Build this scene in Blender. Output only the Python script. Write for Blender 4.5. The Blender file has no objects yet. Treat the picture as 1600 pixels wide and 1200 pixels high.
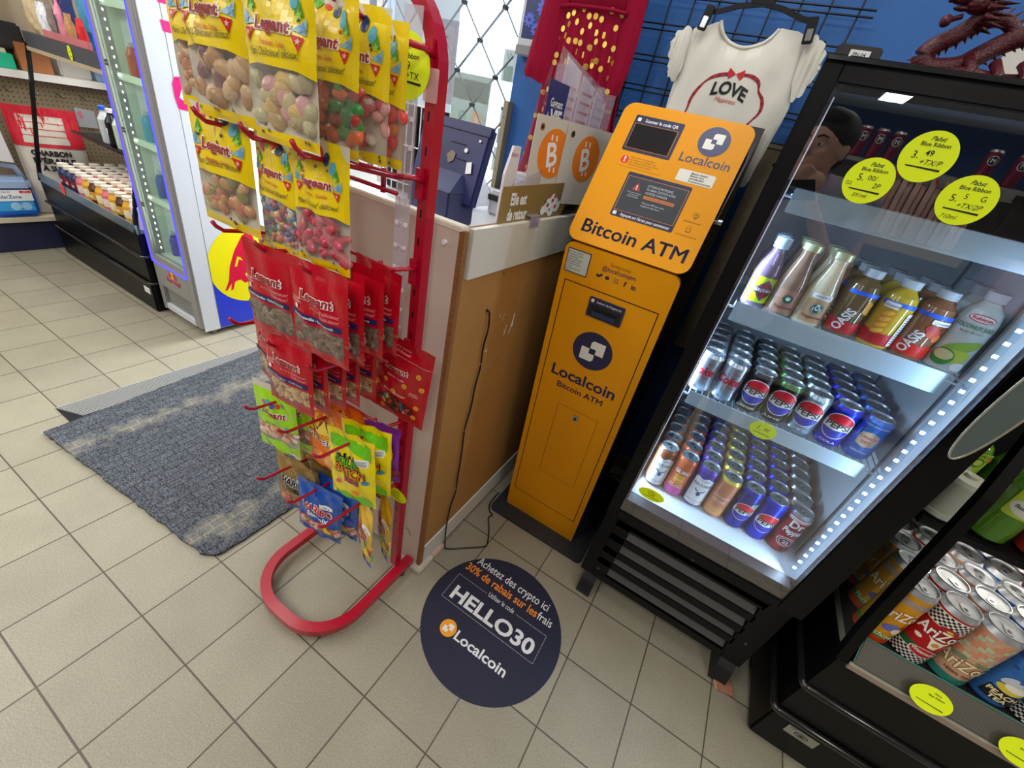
import bpy, bmesh, math, random
from mathutils import Vector, Matrix, Euler
random.seed(11)
SC = bpy.context.scene
COL = SC.collection
R = math.radians
PI = math.pi

# ------------------------------------------------------------ camera, world, lights, exposure
cam_data = bpy.data.cameras.new('camera')
cam_data.sensor_width = 36.0
cam_data.lens = 14.535
cam_data.clip_start = 0.02
cam = bpy.data.objects.new('camera', cam_data)
COL.objects.link(cam)
cam.matrix_world = (Matrix.Translation((1.7348, -0.13054, 1.28016)) @ Matrix.Rotation(R(23.45791), 4, 'Z')
                    @ Matrix.Rotation(R(58.14115), 4, 'X') @ Matrix.Rotation(R(13.70619), 4, 'Z'))
SC.camera = cam

world = bpy.data.worlds.new('store_world')
SC.world = world
world.use_nodes = True
world.node_tree.nodes['Background'].inputs[0].default_value = (0.80, 0.90, 1.0, 1)
world.node_tree.nodes['Background'].inputs[1].default_value = 2.0

SC.view_settings.view_transform = 'Standard'
SC.view_settings.look = 'None'
SC.view_settings.gamma = 1.0
SC.view_settings.exposure = 0.0
SC.view_settings.use_curve_mapping = False
SC.cycles.max_bounces = 10
SC.cycles.diffuse_bounces = 6
SC.cycles.transparent_max_bounces = 24
SC.cycles.caustics_reflective = False
SC.cycles.caustics_refractive = False
SC.cycles.sample_clamp_indirect = 4.0

def area(name, loc, rot, sx, sy, power, col=(1, 1, 1), spread=180):
    l = bpy.data.lights.new(name, 'AREA')
    l.shape = 'RECTANGLE'; l.size = sx; l.size_y = sy; l.energy = power; l.color = col; l.spread = R(spread)
    o = bpy.data.objects.new(name, l); COL.objects.link(o)
    o.location = loc; o.rotation_euler = [R(a) for a in rot]
    return o
# strip lights of the ceiling: each light sits just under its fixture (built with the room)
CEIL = 2.42
FIXTURES = [(-2.4, -1.1), (-0.9, -1.1), (0.6, -1.1), (2.1, -1.1), (3.4, -1.1), (-1.6, 0.35), (-0.1, 0.35), (1.45, 0.80), (2.75, 0.80), (0.4, -5.2), (2.45, -5.2), (4.2, -5.2)]
for (fx, fy) in FIXTURES:
    area('ceiling_light_source', (fx, fy, CEIL - 0.045), (0, 0, 0), 0.26, 1.05, (10.0 if fy < -2 else 15.5 if fy < 0 else 6.5) * (1.6 if fx < -.5 else 1.0), (1.0, 0.985, 0.955))
# daylight coming in through the glazed front behind the counter and the shop door beyond the mat
area('daylight_window', (0.30, 1.49, 1.75), (-90, 0, 0), 0.95, 1.0, 9, (0.86, 0.93, 1.0))
area('daylight_door', (-0.29, 2.00, 1.15), (-90, 0, 0), 0.4, 1.6, 45, (0.90, 0.95, 1.0))

# ------------------------------------------------------------ materials
def lin(h):
    if isinstance(h, (tuple, list)): return tuple(h)
    h = h.lstrip('#'); c = [int(h[i:i + 2], 16) / 255 for i in (0, 2, 4)]
    return tuple(x / 12.92 if x <= 0.04045 else ((x + 0.055) / 1.055) ** 2.4 for x in c)
MATS = {}
def mat(name, col='#808080', rough=0.5, metal=0.0, emit=0.0, alpha=1.0, trans=0.0, bump=0.0, bscale=200, var=0.0, vscale=20,
        coat=0.0, ecol=None, ior=1.45, spec=0.5):
    if name in MATS: return MATS[name]
    m = bpy.data.materials.new(name); m.use_nodes = True
    nt = m.node_tree; b = nt.nodes['Principled BSDF']; N = nt.nodes.new; L = nt.links.new
    c = lin(col)
    b.inputs['Base Color'].default_value = (*c, 1)
    b.inputs['Roughness'].default_value = rough
    b.inputs['Metallic'].default_value = metal
    b.inputs['IOR'].default_value = ior
    b.inputs['Specular IOR Level'].default_value = spec
    b.inputs['Alpha'].default_value = alpha
    b.inputs['Transmission Weight'].default_value = trans
    b.inputs['Coat Weight'].default_value = coat
    if coat: b.inputs['Coat Roughness'].default_value = 0.12
    if emit:
        b.inputs['Emission Color'].default_value = (*lin(ecol or col), 1)
        b.inputs['Emission Strength'].default_value = emit
    if var or bump:
        tc = N('ShaderNodeTexCoord')
    if var:
        n = N('ShaderNodeTexNoise'); n.inputs['Scale'].default_value = vscale; n.inputs['Detail'].default_value = 5
        L(tc.outputs['Object'], n.inputs['Vector'])
        r = N('ShaderNodeMapRange'); r.inputs[1].default_value = 0.3; r.inputs[2].default_value = 0.7
        r.inputs[3].default_value = 1 - var; r.inputs[4].default_value = 1 + var
        L(n.outputs['Fac'], r.inputs['Value'])
        v = N('ShaderNodeVectorMath'); v.operation = 'SCALE'; v.inputs[0].default_value = c
        L(r.outputs[0], v.inputs['Scale']); L(v.outputs[0], b.inputs['Base Color'])
    if bump:
        n2 = N('ShaderNodeTexNoise'); n2.inputs['Scale'].default_value = bscale; n2.inputs['Detail'].default_value = 3
        L(tc.outputs['Object'], n2.inputs['Vector'])
        bp = N('ShaderNodeBump'); bp.inputs['Strength'].default_value = bump; bp.inputs['Distance'].default_value = 0.002
        L(n2.outputs['Fac'], bp.inputs['Height']); L(bp.outputs[0], b.inputs['Normal'])
    MATS[name] = m
    return m
def film(name, col='#ffffff', rough=0.12, opaque=0.12, f=1.3):
    """thin clear plastic or glass: mostly see-through with a reflecting skin"""
    if name in MATS: return MATS[name]
    m = bpy.data.materials.new(name); m.use_nodes = True
    nt = m.node_tree; nt.nodes.clear(); N = nt.nodes.new; L = nt.links.new
    out = N('ShaderNodeOutputMaterial'); tr = N('ShaderNodeBsdfTransparent'); gl = N('ShaderNodeBsdfGlossy'); df = N('ShaderNodeBsdfDiffuse')
    c = lin(col); tr.inputs[0].default_value = (*[min(1, 0.35 + 0.65 * x) for x in c], 1); gl.inputs['Roughness'].default_value = rough
    df.inputs[0].default_value = (*c, 1)
    fr = N('ShaderNodeFresnel'); fr.inputs[0].default_value = f
    m1 = N('ShaderNodeMixShader'); m2 = N('ShaderNodeMixShader')
    m1.inputs[0].default_value = opaque
    L(tr.outputs[0], m1.inputs[1]); L(df.outputs[0], m1.inputs[2])
    gm = N('ShaderNodeNewGeometry'); fb = N('ShaderNodeMath'); fb.operation = 'SUBTRACT'; fb.inputs[0].default_value = 1.0; L(gm.outputs['Backfacing'], fb.inputs[1])
    fm = N('ShaderNodeMath'); fm.operation = 'MULTIPLY'; L(fr.outputs[0], fm.inputs[0]); L(fb.outputs[0], fm.inputs[1])
    L(fm.outputs[0], m2.inputs[0]); L(m1.outputs[0], m2.inputs[1]); L(gl.outputs[0], m2.inputs[2])
    L(m2.outputs[0], out.inputs[0])
    MATS[name] = m
    return m
def M_(h, rough=0.45, **k):
    """plain printed or painted colour, made once per colour"""
    return mat('paint_%s_%d' % (h.strip('#'), int(rough * 100)) + ''.join(sorted(k)), h, rough, **k)

# ------------------------------------------------------------ text and mesh building
_tx = {}
def glyphs(s, bold=0.0, shear=0.0, spacing=1.0):
    k = (s, bold, shear, spacing)
    if k in _tx: return _tx[k]
    cu = bpy.data.curves.new('lettering', 'FONT'); cu.body = s; cu.size = 1; cu.offset = bold; cu.shear = shear
    cu.space_character = spacing; cu.resolution_u = 3; cu.align_x = 'CENTER'
    ob = bpy.data.objects.new('lettering', cu); COL.objects.link(ob)
    dg = bpy.context.evaluated_depsgraph_get(); dg.update()
    me = bpy.data.meshes.new_from_object(ob.evaluated_get(dg))
    vs = [(v.co.x, v.co.y) for v in me.vertices]; fs = [tuple(p.vertices) for p in me.polygons]
    bpy.data.objects.remove(ob); bpy.data.curves.remove(cu); bpy.data.meshes.remove(me)
    _tx[k] = (vs, fs)
    return _tx[k]

def T(x=0, y=0, z=0): return Matrix.Translation((x, y, z))
def RX(a): return Matrix.Rotation(R(a), 4, 'X')
def RY(a): return Matrix.Rotation(R(a), 4, 'Y')
def RZ(a): return Matrix.Rotation(R(a), 4, 'Z')
UP = RX(90)          # local (u, v, w): u right, v up, w towards -y (towards the camera side)

class MB:
    def __init__(s, M=None):
        s.v = []; s.f = []; s.m = []; s.sm = []; s.mats = []; s.M = M or Matrix(); s.st = []
    def mi(s, m):
        if m not in s.mats: s.mats.append(m)
        return s.mats.index(m)
    def push(s, M): s.st.append(s.M); s.M = s.M @ M; return s
    def pop(s): s.M = s.st.pop(); return s
    def add(s, vs, fs, m, smooth=False):
        o = len(s.v); M = s.M
        s.v += [tuple(M @ Vector(p)) for p in vs]; i = s.mi(m)
        for f in fs: s.f.append(tuple(a + o for a in f)); s.m.append(i); s.sm.append(smooth)
        return s
    def box(s, x0, x1, y0, y1, z0, z1, m, bev=0):
        if not bev:
            return s.add([(x0, y0, z0), (x1, y0, z0), (x1, y1, z0), (x0, y1, z0), (x0, y0, z1), (x1, y0, z1), (x1, y1, z1), (x0, y1, z1)],
                     [(0, 3, 2, 1), (4, 5, 6, 7), (0, 1, 5, 4), (1, 2, 6, 5), (2, 3, 7, 6), (3, 0, 4, 7)], m)
        bm = bmesh.new(); bmesh.ops.create_cube(bm, size=1)
        for v in bm.verts: v.co = Vector(((x0 + x1) / 2 + v.co.x * (x1 - x0), (y0 + y1) / 2 + v.co.y * (y1 - y0), (z0 + z1) / 2 + v.co.z * (z1 - z0)))
        bmesh.ops.bevel(bm, geom=bm.edges[:], offset=bev, segments=2, affect='EDGES')
        return s.bm(bm, m)
    def bm(s, bm, m, smooth=False):
        bm.verts.index_update()
        s.add([v.co[:] for v in bm.verts], [[v.index for v in f.verts] for f in bm.faces], m, smooth); bm.free(); return s
    def lathe(s, prof, m, n=24, ms=None, a0=0, a1=360, smooth=True):
        """prof: [(r, z)...]; ms: material per ring segment"""
        full = abs(a1 - a0) >= 360; k = n if full else n + 1
        vs = [(r * math.cos(R(a0 + (a1 - a0) * i / n)), r * math.sin(R(a0 + (a1 - a0) * i / n)), z) for (r, z) in prof for i in range(k)]
        for j in range(len(prof) - 1):
            fs = []
            for i in range(n):
                a, b = j * k + i, j * k + (i + 1) % k
                fs.append((a, b, b + k, a + k))
            o = ms[j] if ms else m
            s._ring(vs, fs, o, j, k, smooth)
        return s
    def _ring(s, vs, fs, m, j, k, smooth):
        use = vs[j * k:(j + 2) * k]
        s.add(use, [tuple(a - j * k for a in f) for f in fs], m, smooth)
    def cyl(s, p0, p1, r, m, n=12, r1=None, cap=True, smooth=True):
        p0, p1 = Vector(p0), Vector(p1); d = p1 - p0; r1 = r if r1 is None else r1
        q = d.to_track_quat('Z', 'Y').to_matrix().to_4x4(); q.translation = p0; h = d.length
        s.push(q); s.lathe([(r, 0), (r1, h)], m, n, smooth=smooth)
        if cap:
            s.add([(r * math.cos(2 * PI * i / n), r * math.sin(2 * PI * i / n), 0) for i in range(n)], [tuple(range(n))[::-1]], m)
            s.add([(r1 * math.cos(2 * PI * i / n), r1 * math.sin(2 * PI * i / n), h) for i in range(n)], [tuple(range(n))], m)
        s.pop(); return s
    def tube(s, pts, r, m, n=8, closed=False, rect=None, upv=(0, 0, 1)):
        """sweep a round (or rect=(w,h)) section along pts"""
        P = [Vector(p) for p in pts]; N = len(P); up = Vector(upv); rings = []
        for i, p in enumerate(P):
            a = P[i - 1] if (i or closed) else p; b = P[(i + 1) % N] if (i < N - 1 or closed) else p
            t = (b - a).normalized(); sd = t.cross(up)
            if sd.length < 1e-3: sd = t.cross(Vector((1, 0, 0)))
            sd.normalize(); u2 = sd.cross(t).normalized()
            rr = r[i] if isinstance(r, (list, tuple)) else r
            if rect: sec = [(-rect[0] / 2, -rect[1] / 2), (rect[0] / 2, -rect[1] / 2), (rect[0] / 2, rect[1] / 2), (-rect[0] / 2, rect[1] / 2)]
            else: sec = [(rr * math.cos(2 * PI * k / n), rr * math.sin(2 * PI * k / n)) for k in range(n)]
            rings.append([p + sd * c[0] + u2 * c[1] for c in sec])
        k = len(rings[0]); vs = [v for g in rings for v in g]; fs = []
        for j in range(N if closed else N - 1):
            j2 = (j + 1) % N
            for i in range(k): fs.append((j * k + i, j * k + (i + 1) % k, j2 * k + (i + 1) % k, j2 * k + i))
        if not closed: fs += [tuple(range(k))[::-1], tuple((N - 1) * k + i for i in range(k))]
        s.add(vs, fs, m, smooth=not rect); return s
    def poly(s, pts, m, w=0.0, th=0.0):
        """flat outline in local (u, v) at height w; th gives it thickness"""
        n = len(pts)
        if not th: return s.add([(p[0], p[1], w) for p in pts], [tuple(range(n))], m)
        vs = [(p[0], p[1], w) for p in pts] + [(p[0], p[1], w + th) for p in pts]
        return s.add(vs, [tuple(range(n))[::-1], tuple(range(n, 2 * n))] + [(i, (i + 1) % n, n + (i + 1) % n, n + i) for i in range(n)], m)
    def disc(s, u, v, r, m, w=0.0, n=28, ry=None, th=0.0, rot=0):
        c, sn = math.cos(R(rot)), math.sin(R(rot)); ry = ry or r; P = []
        for i in range(n):
            a, b = r * math.cos(2 * PI * i / n), ry * math.sin(2 * PI * i / n); P.append((u + a * c - b * sn, v + a * sn + b * c))
        return s.poly(P, m, w, th)
    def rrect(s, u0, u1, v0, v1, r, m, w=0.0, th=0.0, n=4):
        P = []
        for (cx, cy, a) in ((u1 - r, v1 - r, 0), (u0 + r, v1 - r, 90), (u0 + r, v0 + r, 180), (u1 - r, v0 + r, 270)):
            for i in range(n + 1): P.append((cx + r * math.cos(R(a + 90 * i / n)), cy + r * math.sin(R(a + 90 * i / n))))
        return s.poly(P, m, w, th)
    def frame(s, u0, u1, v0, v1, t, m, w=0.0):
        for a in ((u0, u1, v0, v0 + t), (u0, u1, v1 - t, v1), (u0, u0 + t, v0, v1), (u1 - t, u1, v0, v1)):
            s.poly([(a[0], a[2]), (a[1], a[2]), (a[1], a[3]), (a[0], a[3])], m, w)
        return s
    def text(s, t, u, v, size, m, w=0.0, bold=0.0, width=None, al='C', shear=0, rot=0, spacing=1.0):
        if bold <= .012 and 'M' in t: bold = 0.0
        if bold > .012 and ('M' in t or 'W' in t or 'w' in t):      # thicken these by overprinting: their outlines fold when swollen
            e = (bold - .008) * size * .8
            for (du, dv) in ((-e, 0), (e, 0), (0, e * .7), (0, -e * .7)): s.text(t, u + du, v + dv, size, m, w, 0.0, width and width - 2 * e, al, shear, rot, spacing)
            return s
        vs, fs = glyphs(t, bold, shear, spacing)
        if not vs: return s
        xs = [a[0] for a in vs]; x0, x1 = min(xs), max(xs); k = size; kx = k
        if width: kx = width / (x1 - x0)
        off = {'C': (x0 + x1) / 2, 'L': x0, 'R': x1}[al]; c, sn = math.cos(R(rot)), math.sin(R(rot)); P = []
        for (a, b) in vs:
            a, b = (a - off) * kx, b * k; P.append((u + a * c - b * sn, v + a * sn + b * c, w))
        return s.add(P, fs, m)
    def ball(s, c, r, m, n=8, k=6, sc=(1, 1, 1), rot=None):
        Mx = Matrix.Translation(c) @ (rot.to_4x4() if rot else Matrix()) @ Matrix.Diagonal((r * sc[0], r * sc[1], r * sc[2], 1))
        s.push(Mx)
        s.lathe([(max(1e-3, math.cos(-PI / 2 + PI * j / k)), math.sin(-PI / 2 + PI * j / k)) for j in range(k + 1)], m, n)
        return s.pop()
    def warp(s, fn, i0=0):
        for i in range(i0, len(s.v)): s.v[i] = tuple(fn(*s.v[i]))
        return s
    def build(s, name, parent=None, label=None, cat=None, group=None, kind=None, origin=None, weld=False):
        o = Vector(origin) if origin else Vector((0, 0, 0))
        me = bpy.data.meshes.new(name); me.from_pydata([tuple(Vector(v) - o) for v in s.v], [], s.f)
        for m in s.mats: me.materials.append(m)
        me.polygons.foreach_set('material_index', s.m); me.polygons.foreach_set('use_smooth', s.sm)
        if weld:
            b = bmesh.new(); b.from_mesh(me); bmesh.ops.remove_doubles(b, verts=b.verts, dist=1e-5); b.to_mesh(me); b.free()
        me.update()
        ob = bpy.data.objects.new(name, me); COL.objects.link(ob); ob.location = o
        if parent is not None:
            ob.parent = parent; ob.matrix_parent_inverse = wmat(parent).inverted()
        tag(ob, label, cat, group, kind)
        return ob

def wmat(o):
    """world matrix worked out by hand, since nothing has been evaluated yet"""
    loc = Matrix.Translation(o.location) @ o.rotation_euler.to_matrix().to_4x4()
    return wmat(o.parent) @ o.matrix_parent_inverse @ loc if o.parent else loc
def tag(o, label=None, cat=None, group=None, kind=None):
    if label: o['label'] = label
    if cat: o['category'] = cat
    if group: o['group'] = group
    if kind: o['kind'] = kind
    return o
def thing(name, loc, label, cat, group=None, rot=(0, 0, 0), kind=None):
    o = bpy.data.objects.new(name, None); COL.objects.link(o); o.empty_display_size = 0.05
    o.location = loc; o.rotation_euler = [R(a) for a in rot]
    return tag(o, label, cat, group, kind)
def dup(o, parent=None):
    c = o.copy(); COL.objects.link(c)
    if parent is not None: c.parent = parent
    for ch in [x for x in bpy.data.objects if x.parent == o]: dup(ch, c)
    return c
ORD = ['front', 'second', 'third', 'fourth', 'fifth', 'sixth', 'seventh', 'eighth']

BLACK = mat('black_plastic', '#0b0a0a', 0.38, spec=.35)
BLACKM = mat('black_satin_metal', '#0b0a0b', 0.3)
WHITE = mat('white_laminate', '#d9d6cf', 0.45, var=0.03, vscale=6)
CHROME = mat('chrome', '#c9ccd0', 0.18, 1.0)
ALU = mat('brushed_aluminium', '#b9bcc0', 0.32, 1.0)
RED = mat('red_enamel', '#b00428', 0.32, coat=0.25)
TAG = mat('fluorescent_tag', '#e3f500', 0.55, emit=0.0)
INK = mat('black_ink', '#15161a', 0.6)
NAVY = mat('navy_print', '#2a2a44', 0.55)
WPRINT = mat('white_print', '#e8e8ea', 0.5)

def price_tag(M, rx, ry, lines, name='price_tag', label='', group=None, extra=None, w_th=0.0006):
    """fluorescent oval price card printed with the brewery heading and hand-written price"""
    b = MB(M); b.disc(0, 0, rx, TAG, 0, 36, ry, th=w_th); z = w_th + 0.0004
    for (t, u, v, sz, kw) in lines: b.text(t, u * rx, v * ry, sz * ry, INK, z, **kw)
    b.poly([(-0.62 * rx, -0.42 * ry), (0.66 * rx, -0.50 * ry), (0.67 * rx, -0.42 * ry), (-0.62 * rx, -0.37 * ry)], INK, z)
    o = b.build(name); tag(o, label, 'price tag', group)
    return o
HEAD = [('Pabst', 0.05, 0.62, 0.24, dict(shear=0.4, bold=0.01)), ('Blue Ribbon', 0.05, 0.40, 0.22, dict(bold=0.012))]
# ------------------------------------------------------------ floor, walls, ceiling
def tile_material():
    m = bpy.data.materials.new('floor_tile'); m.use_nodes = True; nt = m.node_tree; b = nt.nodes['Principled BSDF']
    N = nt.nodes.new; L = nt.links.new
    tc = N('ShaderNodeTexCoord'); br = N('ShaderNodeTexBrick')
    br.offset = 0.0; br.squash = 1.0
    br.inputs['Scale'].default_value = 1.0; br.inputs['Brick Width'].default_value = 0.2; br.inputs['Row Height'].default_value = 0.2
    br.inputs['Mortar Size'].default_value = 0.0021; br.inputs['Mortar Smooth'].default_value = 0.25; br.inputs['Bias'].default_value = 0.0
    br.inputs['Color1'].default_value = (*lin('#9f9884'), 1); br.inputs['Color2'].default_value = (*lin('#968f7d'), 1)
    br.inputs['Mortar'].default_value = (*lin('#554c41'), 1)
    L(tc.outputs['Object'], br.inputs['Vector'])
    n = N('ShaderNodeTexNoise'); n.inputs['Scale'].default_value = 300; n.inputs['Detail'].default_value = 5; L(tc.outputs['Object'], n.inputs['Vector'])
    n2 = N('ShaderNodeTexNoise'); n2.inputs['Scale'].default_value = 7; n2.inputs['Detail'].default_value = 6; L(tc.outputs['Object'], n2.inputs['Vector'])
    r = N('ShaderNodeMapRange'); r.inputs[1].default_value = 0.25; r.inputs[2].default_value = 0.75; r.inputs[3].default_value = 0.72; r.inputs[4].default_value = 1.24
    L(n.outputs['Fac'], r.inputs['Value'])
    r2 = N('ShaderNodeMapRange'); r2.inputs[1].default_value = 0.3; r2.inputs[2].default_value = 0.7; r2.inputs[3].default_value = 0.93; r2.inputs[4].default_value = 1.06
    L(n2.outputs['Fac'], r2.inputs['Value'])
    mu = N('ShaderNodeMath'); mu.operation = 'MULTIPLY'; L(r.outputs[0], mu.inputs[0]); L(r2.outputs[0], mu.inputs[1])
    vm = N('ShaderNodeVectorMath'); vm.operation = 'SCALE'; L(br.outputs['Color'], vm.inputs[0]); L(mu.outputs[0], vm.inputs['Scale'])
    L(vm.outputs[0], b.inputs['Base Color'])
    b.inputs['Roughness'].default_value = 0.42
    bp = N('ShaderNodeBump'); bp.inputs['Strength'].default_value = 0.6; bp.inputs['Distance'].default_value = 0.002
    inv = N('ShaderNodeMath'); inv.operation = 'SUBTRACT'; inv.inputs[0].default_value = 1.0; L(br.outputs['Fac'], inv.inputs[1])
    ad = N('ShaderNodeMath'); ad.operation = 'MULTIPLY_ADD'; ad.inputs[1].default_value = 0.12; L(n.outputs['Fac'], ad.inputs[0]); L(inv.outputs[0], ad.inputs[2])
    L(ad.outputs[0], bp.inputs['Height']); L(bp.outputs[0], b.inputs['Normal'])
    return m
FLOOR = tile_material()
BLUE = mat('blue_wall_paint', '#2f66ad', 0.55, var=0.03, vscale=3, bump=0.05, bscale=60)
b = MB(); b.box(-3.3, 4.7, -6.8, 3.2, -0.05, 0, FLOOR); b.build('floor', kind='structure')
CEILM = mat('ceiling_paint', '#dcdcd8', 0.8)
b = MB(); b.box(-3.3, 4.7, -6.8, 2.2, CEIL, CEIL + 0.05, CEILM); b.build('ceiling', kind='structure')
b = MB(); b.box(0.715, 2.06, 1.54, 1.64, 0, CEIL, BLUE); b.build('wall_back', kind='structure')
CREAM = mat('cream_wall', '#d8d6ce', 0.6, var=0.02, vscale=3)
b = MB(); b.box(2.06, 4.7, 1.53, 1.64, 0, CEIL, CREAM); b.build('wall_back_right', kind='structure')
b = MB(); b.box(0.715, 2.06, 1.528, 1.54, 0, 0.07, mat('grey_baseboard', '#6d6a60', 0.6)); b.build('baseboard_back', kind='structure')
b = MB(); b.box(-3.3, 4.7, -6.9, -6.8, 0, CEIL, mat('rear_blue_paint', '#274f8f', 0.6)); b.build('wall_front', kind='structure')
b = MB(); b.box(-3.4, -3.3, -6.8, 3.2, 0, CEIL, CREAM); b.build('wall_left', kind='structure')
b = MB(); b.box(4.7, 4.8, -6.8, 1.64, 0, CEIL, CREAM); b.build('wall_right', kind='structure')
# low wall and window behind the counter, return wall and glazed entrance beyond the mat
b = MB(); b.box(-0.02, 0.715, 1.58, 1.66, 0, 0.92, WHITE); b.box(-0.02, 0.715, 1.58, 1.66, 2.25, CEIL, WHITE); b.build('wall_window_side', kind='structure')
b = MB(); b.box(-0.08, -0.02, 1.66, 2.12, 0, CEIL, WHITE); b.build('wall_entrance_side', kind='structure')
GLASS = film('window_glass', '#f4faff', 0.03, 0.02, 1.45)
w = MB()
for (x0, x1, z0, z1) in ((-0.02, 0.0, 0.92, 2.25), (0.69, 0.715, 0.92, 2.25), (-0.02, 0.715, 0.92, 0.95), (-0.02, 0.715, 2.22, 2.25)):
    w.box(x0, x1, 1.595, 1.64, z0, z1, ALU)
wo = w.build('window_1', kind='structure')
g = MB(); g.box(0.0, 0.69, 1.61, 1.614, 0.95, 2.22, GLASS); g.build('window_pane', wo)
d = MB()
for (x0, x1, z0, z1) in ((-0.50, -0.46, 0, 2.1), (-.12, -.08, 0, 2.1), (-0.46, -.12, 2.04, 2.1), (-0.46, -.12, 0, 0.12)):
    d.box(x0, x1, 2.06, 2.11, z0, z1, ALU)
do = d.build('door_1', kind='structure')
g = MB(); g.box(-0.46, -.12, 2.082, 2.088, 0.12, 2.04, GLASS); g.build('door_pane', do)
b = MB(); b.box(-3.3, -0.5, 2.05, 2.12, 0, CEIL, CREAM); b.box(-0.5, -.08, 2.05, 2.12, 2.1, CEIL, CREAM); b.build('wall_entrance', kind='structure')
# ceiling light fixtures with two bright tubes each
FW = mat('fixture_white', '#cfd3d2', 0.5); TUBE = mat('lit_tube', '#ffffff', 0.5, emit=6.0, ecol='#fffaf0')
CL_ = ['farthest left of the row behind the camera', 'second from left in the row behind the camera', 'middle one behind the camera', 'fourth from left behind the camera', 'rightmost behind the camera', 'over the silver fridge side', 'over the entrance mat', 'over the ATM', 'over the low open cooler', 'far down the store at the left', 'far down the store, mirrored near the fridge top', 'far down the store at the right']
for i, (fx, fy) in enumerate(FIXTURES):
    t = thing('ceiling_light', (fx, fy, CEIL - 0.03), 'white two-tube ceiling light, %s' % CL_[i], 'light', 'two-tube ceiling lights')
    b = MB(); b.box(fx - 0.15, fx + 0.15, fy - 0.56, fy + 0.56, CEIL - 0.03, CEIL, FW); b.build('housing', t)
    for s in (-0.07, 0.07):
        b = MB(); b.cyl((fx + s, fy - 0.53, CEIL - 0.037), (fx + s, fy + 0.53, CEIL - 0.037), 0.008, TUBE, 8); b.build('tube', t)

# ------------------------------------------------------------ entrance mat and its metal edge strip
def carpet():
    m = bpy.data.materials.new('mat_carpet'); m.use_nodes = True; nt = m.node_tree; b = nt.nodes['Principled BSDF']; N = nt.nodes.new; L = nt.links.new
    tc = N('ShaderNodeTexCoord')
    br = N('ShaderNodeTexBrick'); br.inputs['Scale'].default_value = 1; br.inputs['Brick Width'].default_value = 0.062; br.inputs['Row Height'].default_value = 0.031
    br.inputs['Mortar Size'].default_value = 0.0022; br.inputs['Mortar Smooth'].default_value = 0.6
    br.inputs['Color1'].default_value = (*lin('#4f5258'), 1); br.inputs['Color2'].default_value = (*lin('#595c62'), 1); br.inputs['Mortar'].default_value = (*lin('#3b3d43'), 1)
    mp = N('ShaderNodeMapping'); mp.inputs['Rotation'].default_value = (0, 0, R(90)); L(tc.outputs['Object'], mp.inputs[0]); L(mp.outputs[0], br.inputs['Vector'])
    n = N('ShaderNodeTexNoise'); n.inputs['Scale'].default_value = 240; n.inputs['Detail'].default_value = 5; L(tc.outputs['Object'], n.inputs['Vector'])
    r = N('ShaderNodeMapRange'); r.inputs[1].default_value = 0.33; r.inputs[2].default_value = 0.70; r.inputs[3].default_value = 0.22; r.inputs[4].default_value = 2.2; L(n.outputs['Fac'], r.inputs['Value'])
    vm = N('ShaderNodeVectorMath'); vm.operation = 'SCALE'; L(br.outputs['Color'], vm.inputs[0]); L(r.outputs[0], vm.inputs['Scale'])
    # worn beige weave showing in two bands along the sides
    sp = N('ShaderNodeSeparateXYZ'); L(tc.outputs['Object'], sp.inputs[0])
    w1 = N('ShaderNodeMath'); w1.operation = 'PINGPONG'; w1.inputs[1].default_value = 0.325; 
    sh = N('ShaderNodeMath'); sh.operation = 'ADD'; sh.inputs[1].default_value = 0.615; L(sp.outputs['X'], sh.inputs[0]); L(sh.outputs[0], w1.inputs[0])
    n3 = N('ShaderNodeTexNoise'); n3.inputs['Scale'].default_value = 9.0; n3.inputs['Detail'].default_value = 7; n3.inputs['Roughness'].default_value = 0.65; L(tc.outputs['Object'], n3.inputs['Vector'])
    ma = N('ShaderNodeMath'); ma.operation = 'MULTIPLY_ADD'; ma.inputs[1].default_value = -2.6; L(w1.outputs[0], ma.inputs[0]); L(n3.outputs['Fac'], ma.inputs[2])
    r3 = N('ShaderNodeMapRange'); r3.inputs[1].default_value = 0.37; r3.inputs[2].default_value = 0.52; L(ma.outputs[0], r3.inputs['Value'])
    mo = N('ShaderNodeMath'); mo.operation = 'MULTIPLY_ADD'; mo.inputs[1].default_value = 0.6; mo.inputs[2].default_value = 0.38; L(br.outputs['Fac'], mo.inputs[0])
    fa = N('ShaderNodeMath'); fa.operation = 'MULTIPLY'; L(r3.outputs[0], fa.inputs[0]); L(mo.outputs[0], fa.inputs[1])
    mx = N('ShaderNodeMix'); mx.data_type = 'RGBA'; L(fa.outputs[0], mx.inputs[0]); L(vm.outputs[0], mx.inputs[6]); mx.inputs[7].default_value = (*lin('#a59d8c'), 1)
    L(mx.outputs[2], b.inputs['Base Color']); b.inputs['Roughness'].default_value = 0.95; b.inputs['Specular IOR Level'].default_value = 0.1
    bp = N('ShaderNodeBump'); bp.inputs['Strength'].default_value = 1.0; bp.inputs['Distance'].default_value = 0.004; L(n.outputs['Fac'], bp.inputs['Height']); L(bp.outputs[0], b.inputs['Normal'])
    return m
b = MB(); P = []
cs = [(-0.120, 0.118), (0.735, 0.180), (0.775, 0.205), (0.78, 0.24), (0.78, 1.56), (-0.212, 1.56), (-0.198, 0.966), (-.136, .276)]
random.seed(3)
for i in range(len(cs)):
    a, c = cs[i], cs[(i + 1) % len(cs)]; n = max(2, int(math.dist(a, c) / 0.02))
    for k in range(n):
        t = k / n; P.append((a[0] + (c[0] - a[0]) * t + random.uniform(-.0025, .0025), a[1] + (c[1] - a[1]) * t + random.uniform(-.0025, .0025)))
b.poly(P, carpet(), 0.0010, 0.0085)
b.build('door_mat', label='dark grey ribbed entrance mat with worn beige weave', cat='mat')
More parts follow.
